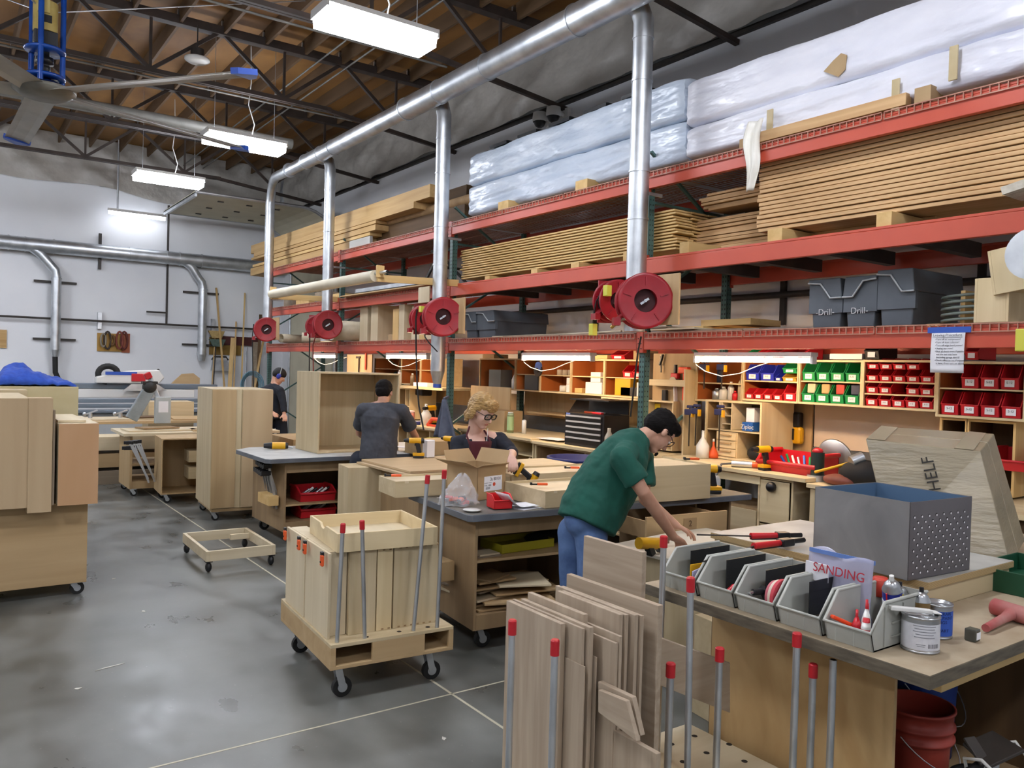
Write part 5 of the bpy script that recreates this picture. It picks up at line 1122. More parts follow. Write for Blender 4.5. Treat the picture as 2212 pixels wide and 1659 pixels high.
# grey bins with their contents
bins = []
lab = ['nearest pale grey bin, holding spray can and glue bottles', 'second nearest grey bin, with the bag marked SANDING', 'middle grey bin, holding abrasive rolls', 'fourth grey bin from the viewer, with a black divider', 'farthest grey bin, holding a yellow pad and papers']
for k in range(5):
    y = 1.515+.200*k; b = bin_('stacking_bin', (2.635, y, .901), 0, .192, .37, .165, greyplas, lab[k]+', on the near bench', lbl=False, lip=.42, slope=.22, grp='grey stacking bins'); bins.append(b)
    m = MB()
    for z in (.035, .085): m.box((.13, .0, z), (.34, .006, z+.006))
    for x in (.08, .2, .34): m.box((x, .0, .01), (x+.006, .006, .15))
    m.box((-.012, .06, .012), (-.010, .062, .06)).box((-.012, .13, .012), (-.010, .132, .06))
    m.build('rib', greyplas, b)
    if k in (1, 2, 3, 4): 
        d = MB().box((.10, .115, .03), (.36, .119, .165)); 
        for z in (.06, .09, .12): d.box((.1, .114, z), (.36, .115, z+.003))
        tag(d.build('divider', blackplas, loc=(2.635, y, .901), bevel=.001), 'black divider plate standing in the '+['', 'second nearest', 'middle', 'fourth', 'farthest'][k]+' grey bin', 'divider')
def put(o, x, y, z=.905, rot=None):
    o.location = (x, y, z)
    if rot: o.rotation_euler = rot
    return o
def bottle(name, label, cat, r, h, mat, capm_, x, y, z=.905, rot=None, neck=.35, capr=.5, lblm=None, cap_h=.15):
    t = thing(name, label, cat, (x, y, z))
    MB().lathe([(0, 0), (r, 0), (r, h*(1-neck)*.98), (r*capr, h*(1-neck*.45)), (r*capr, h*(1-cap_h)), (0, h*(1-cap_h))], 20).build('body', mat, t)
    MB().lathe([(0, h*(1-cap_h)), (r*capr*1.1, h*(1-cap_h)), (r*capr*.9, h), (0, h)], 16).build('cap', capm_, t)
    if lblm: MB().lathe([(r*1.008, h*.12), (r*1.008, h*(1-neck)*.9)], 20).build('label', lblm, t)
    if rot: t.rotation_euler = rot
    return t
silver = flat('spray_silver', 'b9bcbf', .3, .9)
def spray(label, x, y, body, nozz, z=.905, rot=None, r=.033, h=.21):
    t = thing('spray_can', label, 'spray can', (x, y, z))
    MB().cyl((0, 0, 0), (0, 0, h*.72), r, n=24).build('body', body, t)
    MB().lathe([(r*1.03, h*.72), (r*1.03, h*.74), (r*.8, h*.82), (r*.8, h*.835), (r*.45, h*.9), (r*.3, h*.91), (0, h*.91)], 24).build('dome', silver, t); MB().cyl((0, 0, h*.9), (0, 0, h), r*.25, n=12).build('nozzle', nozz, t)
    if rot: t.rotation_euler = rot
    return t
sc_ = spray('blue spray can with a white nozzle leaning in the nearest grey bin', 2.90, 1.585, flat('can_blue', '22308f', .3), white, z=.935, rot=(.1, -.32, 0), r=.034, h=.215)
MB().cyl((0, 0, .04), (0, 0, .12), .0345, n=24).build('label', paper, sc_); MB().tube([(-.036, 0, .02), (-.04, 0, .16)], .003, 6).tube([(.03, .02, .1), (.05, .02, .15)], .003, 6).build('straw', redplas, sc_); 
text('20', .03, frame((-.0, -.0352, .135), (1, 0, 0), (0, 0, 1)), flat('can_yellow', 'd8c22c', .5), sc_)
bottle('glue_bottle', 'small white bottle with a red cap in the nearest grey bin', 'bottle', .017, .10, white, redplas, 2.68, 1.565, neck=.3, cap_h=.42, capr=.75, lblm=flat('pinkish_label', 'c9565a', .6))
for k, (x, y, h) in enumerate(((2.74, 1.60, .15), (2.78, 1.62, .125), (2.72, 1.625, .11))): bottle('glue_bottle', ['tall red-nozzled bottle in the nearest grey bin', 'red-nozzled bottle behind the tall one in the nearest grey bin', 'short red-nozzled bottle in the nearest grey bin'][k], 'bottle', .017, h, (white, flat('navy_bottle', '2b2f5c', .4), redplas)[k], redplas, x, y, neck=.5, cap_h=.4, capr=.3)
tag(MB().bar((2.655, 1.685, .985), (2.80, 1.60, .915), .022, .014).build('orange_stick', flat('vivid_orange', 'ee4a1c', .4), bevel=.005), 'bright orange plastic handle resting on the rim of the nearest grey bin', 'tool')
tag(MB().ball((2.70, 1.60, .93), (.02, .018, .015), 10).build('pink_eraser', flat('pinkish', 'd5a9a2', .6)), 'pinkish lump beside the red-capped bottle', 'putty')
q = at(1690, 1330, 'X', 2.9)
sb = thing('zip_bag', 'clear zip bag marked SANDING standing up in the second nearest grey bin', 'plastic bag', (2.88, 1.80, .925))
MB().grid(lambda u, v: (-.02+.03*math.sin(u*6)*v+.03*v, .14-.28*u, .235*v+.012*math.sin(u*9)*v), 18, 14).build('film', glassy('zip_film', 'c3c4dc', .55, .25), sb, solid=.006)
MB().box((-.03, .03, .12), (-.024, .13, .19)).build('white_card', paper, sb); MB().box((.006, -.14, .222), (.012, .14, .238)).build('blue_zip', glassy('zip_blue', '6d8fd0', .8), sb)
text('SANDING', .05, frame((-.04, -.02, .175), (0, -1, 0), (.1, 0, 1)), redink, sb, 'handwriting')
bottle('red_cone', 'orange-red plastic cup behind the bag marked SANDING', 'cup', .035, .07, flat('brick_red', 'c43a28', .5), flat('brick_red', 'c43a28', .5), 3.0, 1.70, z=1.01, neck=.1, capr=.8)
t = thing('abrasive_roll', 'pink and white rolls of abrasive standing in the middle grey bin', 'roll', (2.715, 1.955, .985))
for k, c in enumerate(('c0404c', 'd3c6b4', 'b8606a')): MB().cyl((0, -.022+.016*k, 0), (0, -.008+.016*k, 0), .068-.006*k, n=28).build('roll', flat('roll'+c, c, .7), t)
t = thing('air_fitting', 'black and silver air fittings in the middle grey bin', 'tool', (2.70, 2.05, .93))
MB().cyl((-.02, 0, .05), (.05, 0, .045), .013, n=12).bar((.04, 0, .06), (.09, 0, -.01), .03, .022).build('grip', blackplas, t); MB().cyl((-.045, 0, .05), (-.02, 0, .05), .008, n=10).build('nipple', chrome, t)
tag(MB().box((2.68, 2.38, .93), (2.80, 2.385, 1.02)).build('yellow_pad', toolyel), 'yellow pad in the farthest grey bin', 'pad'); tag(MB().hexa([V((2.66, 2.35, .93)), V((2.76, 2.33, .93)), V((2.76, 2.335, .93)), V((2.66, 2.355, .93))], [V((2.66, 2.35, 1.0)), V((2.76, 2.33, 1.03)), V((2.76, 2.335, 1.03)), V((2.66, 2.355, 1.0))]).build('lilac_paper', flat('lilac', 'b4b1cf', .7)), 'lilac paper folded in the farthest grey bin', 'paper')
tag(MB().cyl((2.69, 2.2, .93), (2.75, 2.2, .96), .012, n=10).build('red_plug', redplas), 'small red knob in the fourth grey bin', 'knob')
# cans, brush, mallet
def can(label, x, y, r, h, band, lines=None):
    t = thing('paint_can', label, 'can', (x, y, .901))
    MB().cyl((0, 0, 0), (0, 0, h), r, n=32, cap=False).lathe([(r, 0), (r*1.03, .002), (r*1.03, .006), (r, .008)], 32).lathe([(r, h-.008), (r*1.03, h-.005), (r*1.03, h), (r*.88, h), (r*.86, h-.006), (0, h-.006)], 32).build('can_body', silver, t)
    MB().cyl((0, 0, .012), (0, 0, h-.022), r*1.006, n=32, cap=False).build('label', band, t); return t
def curved(t, body, size, r, z, a, mat, nm='printed_lines', sp=1):
    # lettering wrapped round a can: built flat, then bent
    o = text(body, size, Matrix.Identity(4), mat, t, nm, sp=sp); me = o.data
    for v in me.vertices:
        th = a+v.co.x/r; R_ = r*1.012+v.co.z*.5; v.co = V((R_*math.cos(th), R_*math.sin(th), z+v.co.y))
    return o
q = at(2004, 1425, 'Z', .901)
va = math.atan2(-1.0, -2.0)
c1 = can('white-labelled paint can with a paint brush lying across its top, on the near bench', 2.84, 1.455, .062, .125, noisy('label_white', 'c3c5cc', 'd4d6db', 20, rough=.5))
curved(c1, '▬▬▬▬▬▬▬▬▬\n▬▬▬▬▬▬▬▬\n▬▬▬▬▬▬▬▬▬\n▬▬▬▬▬▬▬\n▬▬▬▬▬▬▬▬', .0085, .062, .078, va+.25, flat('print_grey', '85878f', .7), sp=1.15); curved(c1, '▬▬▬▬▬\n▬▬▬▬', .006, .062, .03, va+.05, flat('print_grey', '85878f', .7)); curved(c1, '||||||||||', .016, .062, .03, va+.75, ink, 'barcode')
br_ = thing('paint_brush', 'white-handled brush lying across the white-labelled can', 'brush', (2.84, 1.455, 1.03)); 
MB().bar((-.10, .06, .018), (.03, -.02, .004), .026, .014).bar((.03, -.02, .004), (.055, -.035, .0), .04, .006).build('handle', white, br_, bevel=.004)
c2 = can('paint can wrapped in blue tape with handwriting, on the near bench', 3.045, 1.50, .052, .125, bluetape)
curved(c2, 'HARD SCRAPE\nINTERIOR PAINT\nCEILINGS\n\nBLDG PART', .0155, .052, .064, va+.05, flat('navy_ink', '10204f', .8), 'handwriting')
MB().cyl((0, 0, .118), (0, 0, .1185), .043, n=28).build('lid', flat('cream_lid', 'cfc6ac', .5), c2)
spray('brown and white spray can between the two paint cans', 2.955, 1.515, flat('can_brown', '7a6138', .35), black, h=.185, r=.031); spray('second spray can hidden behind the brown and white one', 2.98, 1.61, flat('can_darkbrown', '4a4236', .35), blackplas, h=.18, r=.030)
t = thing('small_jar', 'little dark glass jar with a white label beside the blue-taped can', 'jar', (3.105, 1.40, .901)); MB().box((-.02, -.02, 0), (.02, .02, .045)).build('glass', glassy('dark_glass', '4c4f48', .8), t, bevel=.004); MB().box((-.012, -.0212, .008), (.018, -.0205, .034)).build('label', paper, t)
t = thing('rubber_mallet', 'dusty red T-shaped mallet lying on the near bench', 'mallet', (3.36, 1.44, .935))
mm = noisy('dusty_red_rubber', 'a02c32', 'b08078', 6, rough=.7); MB().cyl((.17, .07, .0), (.13, -.09, .0), .034, n=20).build('head', mm, t, bevel=.006); MB().tube([(.15, -.01, 0), (.05, -.02, -.004), (-.13, -.03, -.012)], [.028, .018, .015], 12).build('handle', mm, t)
t = openbox('crate', (0, 0, 0), .5, .35, .10, .008, dgreenplas, 'dark green crate at the right edge on the near bench', 'crate'); q = at(2160, 1320, 'Z', .901); t.location = (3.93, 1.60-.15, .901)
# the drilled sheet metal box
mb = thing('metal_box', 'open sheet metal box with a grid of drilled holes in its end', 'metal box', (3.27, 1.735, 1.0215), math.radians(-4.5))
bx_, by_, bz_ = .45, .47, .325; th = .003
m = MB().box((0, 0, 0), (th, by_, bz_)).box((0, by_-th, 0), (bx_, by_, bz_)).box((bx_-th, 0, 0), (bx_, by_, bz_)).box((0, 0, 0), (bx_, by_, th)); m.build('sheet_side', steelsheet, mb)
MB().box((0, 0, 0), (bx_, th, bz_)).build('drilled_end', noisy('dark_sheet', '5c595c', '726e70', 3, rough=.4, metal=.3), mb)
hd = MB().cyl((0, -.0012, 0), (0, -.0006, 0), .0062, n=10).build('drilled_hole', black, mb); MB().cyl((.001, -.0016, -.002), (.001, -.0013, -.002), .0046, n=8).build('painted_glint', flat('glint_white', 'f2f2f4', .4, 0), hd); hd.location = (.03, 0, .028)  # small white disc paints the light shining through each hole
for i in range(8):
    for j in range(11):
        x = .03+i*.052+(.026 if j % 2 else 0)
        if i+j and x < bx_-.02: copy_tree(hd, mb, loc=(x, 0, .028+j*.0235))
film = flat('blue_protective_film', '55718f', .4)
MB().box((th, by_-th-.002, .01), (bx_-th, by_-th-.0005, bz_-.003)).box((bx_-th-.002, th, .01), (bx_-th-.0005, by_-th, bz_-.003)).build('blue_film', film, mb)
MB().box((-.014, 0, -.022), (.014, .001, .022), 0, frame((bx_-th-.0025, .17, .27), (0, -1, 0), (0, 0, 1)) @ Matrix.Rotation(.7, 4, 'Z')).build('film_logo', flat('film_navy', '23406e', .5), mb)
# boxes in stretch film leaning behind it
def hx(n, f4, b4, mat, par, bev=.004): return MB().hexa(f4, b4).build(n, mat, par, bevel=bev)
cb = thing('wrapped_carton', 'tall film-wrapped pale cartons leaning behind the metal box', 'carton', (3.3, 1.9, 1.02)); o3 = V((3.3, 1.9, 1.02))
TL, TR, BR, BL = at(1870, 948, 'Y', 2.45), at(2118, 975, 'Y', 2.0), at(2183, 1222, 'Y', 1.80), at(1925, 1180, 'Y', 2.27)
bTL, bTR, bBR = at(1900, 921, 'Y', 2.63), at(2147, 937, 'Y', 2.18), at(2214, 1168, 'Y', 2.0); bBL = bTL+(BL-TL)
h = lambda a, b, t: a.lerp(b, t)
sw = noisy('film_wrapped_carton', '8c8168', 'a5987d', 2, (1, 1, 5), .3, bump=.5, bscale=9, spec=.7)
for k, (t0, t1) in enumerate(((0, .485), (.515, 1))):
    f = [h(BL, bBL, t0), h(BR, bBR, t0), h(TR, bTR, t0), h(TL, bTL, t0)]; b = [h(BL, bBL, t1), h(BR, bBR, t1), h(TR, bTR, t1), h(TL, bTL, t1)]
    hx('carton_board', [p-o3 for p in f], [p-o3 for p in b], sw, cb)
n1 = (TR-TL).cross(BL-TL).normalized(); n1 = n1 if n1.y < 0 else -n1
tp = MB()
for t_ in (.09, .86):
    for d in (.0, ): 
        a, b = h(TL, TR, t_), h(bTL, bTR, t_); u = (TR-TL).normalized()*.045; up_ = V((0, 0, .003))
        tp.add([p-o3+up_ for p in (a-u, a+u, b+u, b-u)], [(0, 1, 2, 3)])
tp.build('clear_tape', flat('shiny_tape', 'b0a48a', .08), cb, solid=.001)
text('SHELF', .085, frame(h(h(BL, BR, .52), h(TL, TR, .52), .70)+n1*.006-o3, (TL-BL), n1.cross(TL-BL)), flat('print_dark', '2c2a26', .8), cb, 'printed_word')
# buckets, tank under the bench
def bucket(label, x, y, z, r, h, c, ribs=True, cat='bucket'):
    t = thing('bucket', label, cat, (x, y, z)); m = flat('bucket_'+c, c, .5)
    pr = [(0, 0), (r*.85, 0), (r*.92, h*.6), (r*.93, h*.62)]+([(r*1.04, h*.64), (r*1.04, h*.67), (r*.95, h*.68), (r*.96, h*.76), (r*1.05, h*.78), (r*1.05, h*.81), (r*.97, h*.82)] if ribs else [])+[(r, h*.97), (r*1.05, h*.97), (r*1.05, h), (r*.97, h), (r*.82, .01), (0, .01)]
    MB().lathe(pr, 32).build('pail', m, t); 
    MB().tube([(r*math.cos(a)*1.05, r*math.sin(a)*1.05-.02, h*.7-(h*.42)*math.sin(-a)*-1 if False else h*.72-.35*h*abs(math.sin(a))) for a in [PI*1.0+PI*k/16 for k in range(17)]], .0025, 6).build('bail_handle', galv, t); return t
bucket('orange-red bucket under the near bench beside its side panel', 3.50, 1.80, .071, .15, .37, '9c3a2c'); bucket('tall blue bucket behind the orange-red one under the near bench', 3.88, 1.98, .071, .17, .50, '1c3a80', False); bucket('big dusty navy bin under the near bench at the right edge', 4.6, 2.05, .071, .24, .55, '2b3358', False, 'bin')
tag(MB().box((3.0, 1.68, .071), (3.3, 1.9, .16)).build('grey_carton', noisy('grey_box_lid', '5d5d5f', '737376', 4), bevel=.005), 'small grey box on the floor shelf under the near bench', 'box')
t = thing('pressure_tank', 'white round tank with wire handles and a dark folded plate on top', 'tank', (3.07, 1.30, 0))
MB().lathe([(0, .0), (.13, .0), (.16, .05), (.165, .3), (.15, .38), (.10, .425), (.04, .44), (0, .44)], 32).build('tank_body', noisy('offwhite_tank', 'b5b5ae', 'c8c8c1', 6, rough=.4), t)
MB().tube([(.13*math.cos(a*PI/16), .13*math.sin(a*PI/16), .42) for a in range(32)], .012, 8, closed=True).build('collar_ring', blackrub, t)
for s in (-1, 1): MB().tube([(s*.05, -.05, .42), (s*.11, -.08, .50), (s*.13, -.02, .55), (s*.10, .05, .52), (s*.06, .05, .43)], .006, 8).build('wire_handle', white, t)
MB().hexa([V((-.07, -.02, .50)), V((.11, -.06, .53)), V((.13, .06, .55)), V((-.03, .09, .53))], [V((-.07, -.02, .512)), V((.11, -.06, .542)), V((.13, .06, .562)), V((-.03, .09, .542))]).bar((-.05, 0, .505), (-.03, .07, .57), .05, .01).build('folded_plate', dsteel, t, bevel=.003)
MB().cyl((.0, 0, .43), (0, 0, .51), .022, n=12).build('valve', galv, t); MB().tube([(-.13, -.05, .25), (-.22, -.02, .38), (-.16, .06, .45), (-.02, .02, .5)], .014, 8).build('rubber_hose', blackrub, t)
# clamps lying on the platform
for k, (px, py, px2, py2, lab) in enumerate(((1622, 1158, 1505, 1155, 'upper red and black trigger clamp lying on the riser'), (1628, 1180, 1520, 1213, 'lower red and black trigger clamp pointing at the grey bins'))):
    a, b = at(px, py, 'Z', 1.05), at(px2, py2, 'Z', 1.05); e = at(px+95, py-(2 if k == 0 else 12), 'Z', 1.05); t = thing('trigger_clamp', lab, 'clamp', a); b -= a; e -= a
    MB().cyl((0, 0, 0), b, .004, n=8).build('rod', dsteel, t); MB().cyl((0, 0, 0), e*.62, .017, .015, n=12).build('grip', redplas, t); MB().bar((0, 0, -.012), e*.6+V((0, 0, -.012)), .022, .012).build('grip_underside', blackplas, t)
    MB().bar(e*.58, e*.85, .05, .035).cyl(e*.8, e*1.15, .012, n=10).build('head', blackplas, t, bevel=.006)
# white-topped cart the man in green works on
t = carcass('low_cart', 'plywood cart with a white panel on top that the man in green leans over', 'cart', (3.62, 3.12, 0), .95, .62, .61, wood('birch', 'Z'), math.radians(8), z0=.12, casters=1)
tag(MB().box((0, 0, 0), (1.02, .72, .02)).build('white_sheet', noisy('white_melamine', 'c9c3b3', 'd9d4c6', 3, rough=.35), bevel=.002, loc=(3.58, 3.07, .732)), 'white panel lying on the cart under the hands of the man in green', 'panel'); C.objects['white_sheet'].rotation_euler = (0, 0, math.radians(8))
carcass('plywood_box', 'plywood box on the floor between the board cart and the near bench', 'box', (3.35, 2.72, 0), .62, .25, .54, wood('birch', 'X'), math.radians(-8), z0=.0)
t = thing('nail_gun', 'yellow and black nail gun hanging low in front of the man in green', 'power tool', (3.55, 3.45, .752), 0)
MB().cyl((-.13, 0, .08), (.05, 0, .06), .035, n=18).build('body', toolyel, t); MB().bar((-.05, 0, .06), (-.02, 0, .0), .05, .04).bar((.0, 0, .07), (.06, 0, .012), .05, .03).build('magazine', blackplas, t, bevel=.005)
# ================================================================ the wall of benches under the rack
def rect(x, p0, p1, yt, yb): a, b = at(p0, yt, 'X', x), at(p1, yb, 'X', x); return max(a.y, b.y), min(a.y, b.y), a.z, b.z   # yfar, ynear, ztop, zbot
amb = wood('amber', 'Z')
def cubby(label, x, y0, y1, z0, z1, dep=.38, shelves=(), divs=(), name='cubby', cat='wall cubby', inner=None, outer=None, th=.019):
    """open-fronted unit facing the aisle"""
    t = thing(name, label, cat, (x, y0, z0)); w, h = y1-y0, z1-z0; m = outer or wood('maple', 'Y')
    b = MB().box((0, 0, 0), (dep, th, h)).box((0, w-th, 0), (dep, w, h)).box((0, th, 0), (dep, w-th, th)).box((0, th, h-th), (dep, w-th, h)); b.build('body', m, t, bevel=.001)
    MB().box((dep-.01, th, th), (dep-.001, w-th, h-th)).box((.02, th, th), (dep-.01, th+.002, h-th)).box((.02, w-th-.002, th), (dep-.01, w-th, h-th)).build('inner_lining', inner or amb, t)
    for s in shelves: MB().box((.01, th+.002, h*s), (dep-.011, w-th-.002, h*s+.012)).build('shelf', m, t)
    for d in divs: MB().box((.005, w*d-.008, th), (dep-.011, w*d+.008, h-th)).build('divider', m, t)
    return t
def binline(x, y0, y1, z, n, h, mat, d=.22, lab='', grp=None, skip=()):
    w = (y1-y0)/n
    for k in range(n):
        if k in skip: continue
        s = {1: 'alone', 2: ['left one', 'right one'][k % 2], 3: ['leftmost', 'middle one', 'rightmost'][k % 3], 4: ['leftmost', 'second from left', 'third from left', 'rightmost'][k % 4], 5: ['leftmost', 'second from left', 'middle one', 'fourth from left', 'rightmost'][k]}[n]
        bin_('parts_bin', (x, y1-w*(k+1)+w*.03, z), 0, w*.94, d, h, mat, lab+', '+s, grp=grp, lip=.45, slope=.3, txt='S-12')
XC6 = 6.45
# nearest bay: five upper units
U = []
for (p0, p1, yt, yb, lab, sh) in ((1503, 1603, 775, 872, 'wall cubby with spray bottles and hanging clamps before it', (.42,)), (1604, 1724, 775, 872, 'wall cubby with blue and green bins above red ones', (.46,)), (1725, 1861, 777, 880, 'wall cubby with two rows of green bins', (.5,)), (1863, 2022, 777, 890, 'wall cubby with three shelves of small red bins', (.28, .53)), (2024, 2215, 780, 912, 'wall cubby with large dark red bins at the right edge of the picture', (.5,))):
    yf_, yn_, zt, zb = rect(XC6, p0, p1, yt, yb); U.append((yn_, yf_, zb, zt)); cubby(lab, XC6, yn_+.002, yf_-.002, zb, zt, .40, sh)
def ins(k): a = U[k]; return a[0]+.03, a[1]-.03, a[2], a[3], a[3]-a[2]
y0, y1, zb, zt, h = ins(1); w = y1-y0
binline(XC6+.01, y0+w*.42, y1, zb+h*.46+.014, 2, .15, blueplas, lab='large blue bin in the lit cubby')
binline(XC6+.01, y0+w*.28, y0+w*.42, zb+h*.46+.014, 1, .07, blueplas, lab='small blue bin beside the large blue ones')
binline(XC6+.01, y0, y0+w*.28, zb+h*.46+.09, 1, .09, greenplas, lab='green bin stacked on top beside the blue bins'); binline(XC6+.01, y0, y0+w*.28, zb+h*.46+.014, 1, .072, flat('ochre_bin', 'cf9f3c', .4), lab='ochre bin beneath the stacked green one')
binline(XC6+.01, y0+w*.26, y1, zb+.022, 4, .10, redplas, lab='small red bin on the floor of the lit cubby'); binline(XC6+.01, y0, y0+w*.25, zb+.022, 1, .15, redplas, lab='larger red bin at the near side of the lit cubby')
y0, y1, zb, zt, h = ins(2)
binline(XC6+.01, y0, y1, zb+h*.5+.014, 4, .16, greenplas, lab='green bin in the upper row of the green cubby'); binline(XC6+.01, y0, y1, zb+.022, 4, .16, greenplas, lab='green bin in the lower row of the green cubby')
for k in range(4):
    w = (y1-y0)/4
    tag(MB().box((XC6+.06, y0+w*k+.03, zb+.10), (XC6+.16, y0+w*(k+1)-.03, zb+.19)).build('packet', flat(('pk_navy', 'pk_red', 'pk_tan', 'pk_beige')[k], ('2e3550', 'b03a30', 'b89868', 'c8b89a')[k], .6), bevel=.01), ['navy box', 'crumpled red packet', 'tan packet', 'beige packet'][k]+' sticking out of a lower green bin', 'packet')
y0, y1, zb, zt, h = ins(3)
binline(XC6+.01, y0, y1, zb+h*.53+.014, 5, .10, redplas, lab='small red bin in the second row of the red cubby'); binline(XC6+.01, y0+.12, y1, zb+h*.53+.115, 4, .09, redplas, lab='small red bin in the top row of the red cubby', skip=())
binline(XC6+.01, y0, y1, zb+h*.28+.014, 5, .11, redplas, lab='small red bin in the third row of the red cubby', skip=(2,)); binline(XC6+.01, y0, y1, zb+.022, 5, .12, redplas, lab='small red bin in the bottom row of the red cubby')
y0, y1, zb, zt, h = ins(4)
binline(XC6+.01, y0+.02, y0+(y1-y0)*.75, zb+h*.5+.014, 3, .18, redplas, lab='large red bin in the upper row of the right-edge cubby'); binline(XC6+.01, y0, y1, zb+.022, 4, .18, redplas, lab='large red bin in the lower row of the right-edge cubby')
# on top of the near units
zt = U[1][3]+.002
for (p0, p1, h, m, lab) in ((1607, 1626, .09, greenplas, 'green bin on top of the lit cubby'), (1628, 1645, .09, redplas, 'red bin on top of the lit cubby, next to the green one'), (1650, 1672, .08, redplas, 'red bin on top, middle of the lit cubby'), (1678, 1735, .10, redplas, 'wide red bin on top of the lit cubby'), (1863, 1895, .14, blackplas, 'black bin with a white label on top of the red cubby'), (2080, 2110, .12, redplas, 'dark red bin on top of the right-edge cubby')):
    yf_, yn_, a, b = rect(XC6, p0, p1, 770, 775); bin_('parts_bin', (XC6+.02, yn_, zt+(.0 if p0 < 1800 else .004)), 0, yf_-yn_, .3, h, m, lab, lip=.5)
yf_, yn_, a, b = rect(XC6, 1785, 1855, 765, 775); tag(MB().box((XC6+.05, yn_, zt), (XC6+.3, yf_, zt+.05)).build('flat_carton', paper, bevel=.004), 'flat pale carton on top of the green cubby', 'carton')
# first unit contents: bottles and bags
y0, y1, zb, zt_, h = ins(0)
for k, (f, r, hh, m, lab) in enumerate(((.12, .045, .26, pvc, 'big translucent jug at the near side of the bottle cubby'), (.28, .03, .10, redplas, 'small red tub in the bottle cubby'), (.38, .032, .19, white, 'tall white bottle in the bottle cubby'), (.55, .045, .14, white, 'white tub in the bottle cubby'), (.70, .05, .12, galv, 'crumpled silvery bag in the bottle cubby'))):
    bottle('bottle', lab, 'bottle', r, hh, m, (white, redplas, white, white, galv)[k], XC6+.12, y0+(y1-y0)*f, z=zb+.021, neck=.3, capr=.45)
bottle('spray_bottle', 'dark spray bottle on the upper shelf of the bottle cubby', 'bottle', .03, .17, flat('dk_blue', '222c46', .4), blackplas, XC6+.14, y0+(y1-y0)*.68, z=zb+h*.42+.014, neck=.3)
def qclamp(px, py, x, ln, label, dy=0):
    p = at(px, py, 'X', x); t = thing('quick_clamp', label, 'clamp', (x, p.y, p.z), 0, 'quick clamps hanging on the nearest shelves')
    MB().bar((0, 0, .05), (0, dy, -ln), .014, .006).build('bar', dsteel, t); MB().box((-.03, -.05, -.03), (.02, .05, .03)).box((-.02, -.05, .04), (.015, .03, .07)).build('jaw', flat('navy_jaw', '2b2f58', .45), t, bevel=.008); MB().box((-.035, -.065, -.05), (-.0, -.045, .02)).build('trigger', toolyel, t, bevel=.004)
for a in ((1522, 793, 6.3, .22, 'quick clamp hanging highest, left of its pair before the bottle cubby'), (1560, 793, 6.3, .22, 'quick clamp hanging highest, right of its pair before the bottle cubby'), (1490, 890, 6.25, .35, 'quick clamp at the left of the lower cluster'), (1504, 888, 6.24, .35, 'quick clamp at the right of the lower cluster'), (1555, 890, 6.25, .38, 'quick clamp hanging alone before the compartment hutch')): qclamp(*a)
# tool panel between the post and the first unit
yf_, yn_, a, b = rect(6.5, 1412, 1500, 765, 990)
tag(MB().box((6.5, yn_, 1.02), (6.52, yf_, 2.07)).build('tool_board', wood('ply', 'Z')), 'plywood tool panel beside the nearest post', 'panel'); tag(MB().box((6.3, yn_-.02, 1.0), (6.5, yn_, 1.9)).build('upright_board', wood('maple', 'Z')), 'upright board right of the tool panel', 'board')
def yz(px, py, x=6.47): q = at(px, py, 'X', x); return q.y, q.z
y_, z_ = yz(1480, 800); t = thing('dead_blow_hammer', 'bright orange hammer hanging on the tool panel', 'hammer', (6.46, y_, z_)); MB().box((-.03, -.065, -.035), (.03, .065, .035)).build('head', flat('neon_orange', 'f0522a', .4), t, bevel=.01); MB().cyl((0, 0, -.03), (0, .0, -.32), .015, .019, n=12).build('handle', flat('neon_orange', 'f0522a', .4), t)
y_, z_ = yz(1462, 800); t = thing('tape_gun', 'red tape dispenser with a black handle on the tool panel', 'tape dispenser', (6.45, y_, z_)); MB().bar((0, 0, .06), (0, 0, -.03), .035, .03).build('handle', blackplas, t, bevel=.006); MB().box((-.025, -.05, -.09), (.025, .05, -.03)).build('frame', redplas, t, bevel=.01); MB().cyl((-.03, .01, -.12), (.03, .01, -.12), .05, n=24).build('tape_roll', pvc, t)
y0_, z0_ = yz(1412, 822); y1_, z1_ = yz(1489, 836); tag(MB().box((6.40, y1_, z1_), (6.49, y0_, z1_+.07)).build('small_ledge_box', wood('maple', 'Y'), bevel=.002), 'little pale shelf box on the tool panel under the tape dispenser', 'shelf')
y_, z_ = yz(1427, 785); tag(MB().bar((6.47, y_, z_+.08), (6.47, y_-.01, z_-.1), .012, .01).bar((6.47, y_-.03, z_+.1), (6.47, y_+.01, z_-.02), .03, .015).build('black_shears', blackplas), 'black shears hanging at the top of the tool panel', 'tool')
y_, z_ = yz(1436, 858); tag(MB().box((6.45, y_-.03, z_-.05), (6.49, y_+.03, z_+.08)).build('black_holder', blackplas, bevel=.006), 'black tool holder hanging below the little pale shelf', 'holder')
y_, z_ = yz(1418, 880); tag(MB().box((6.485, y_-.04, z_-.05), (6.49, y_+.04, z_+.04)).build('yellow_note', flat('note_yellow', 'e8c62a', .7)), 'yellow note stuck beside the nearest post', 'note')
tag(MB().bar((6.47, yz(1458, 860)[0], 1.72), (6.47, yz(1458, 860)[0]-.02, 1.42), .05, .01).build('white_strip', paper), 'white strip hanging on the tool panel', 'strip')
y_, z_ = yz(1486, 960); tag(MB().box((6.44, y_-.02, 1.05), (6.47, y_+.02, 1.55)).build('level', redplas, bevel=.003), 'long red level standing behind the quick clamps', 'level')
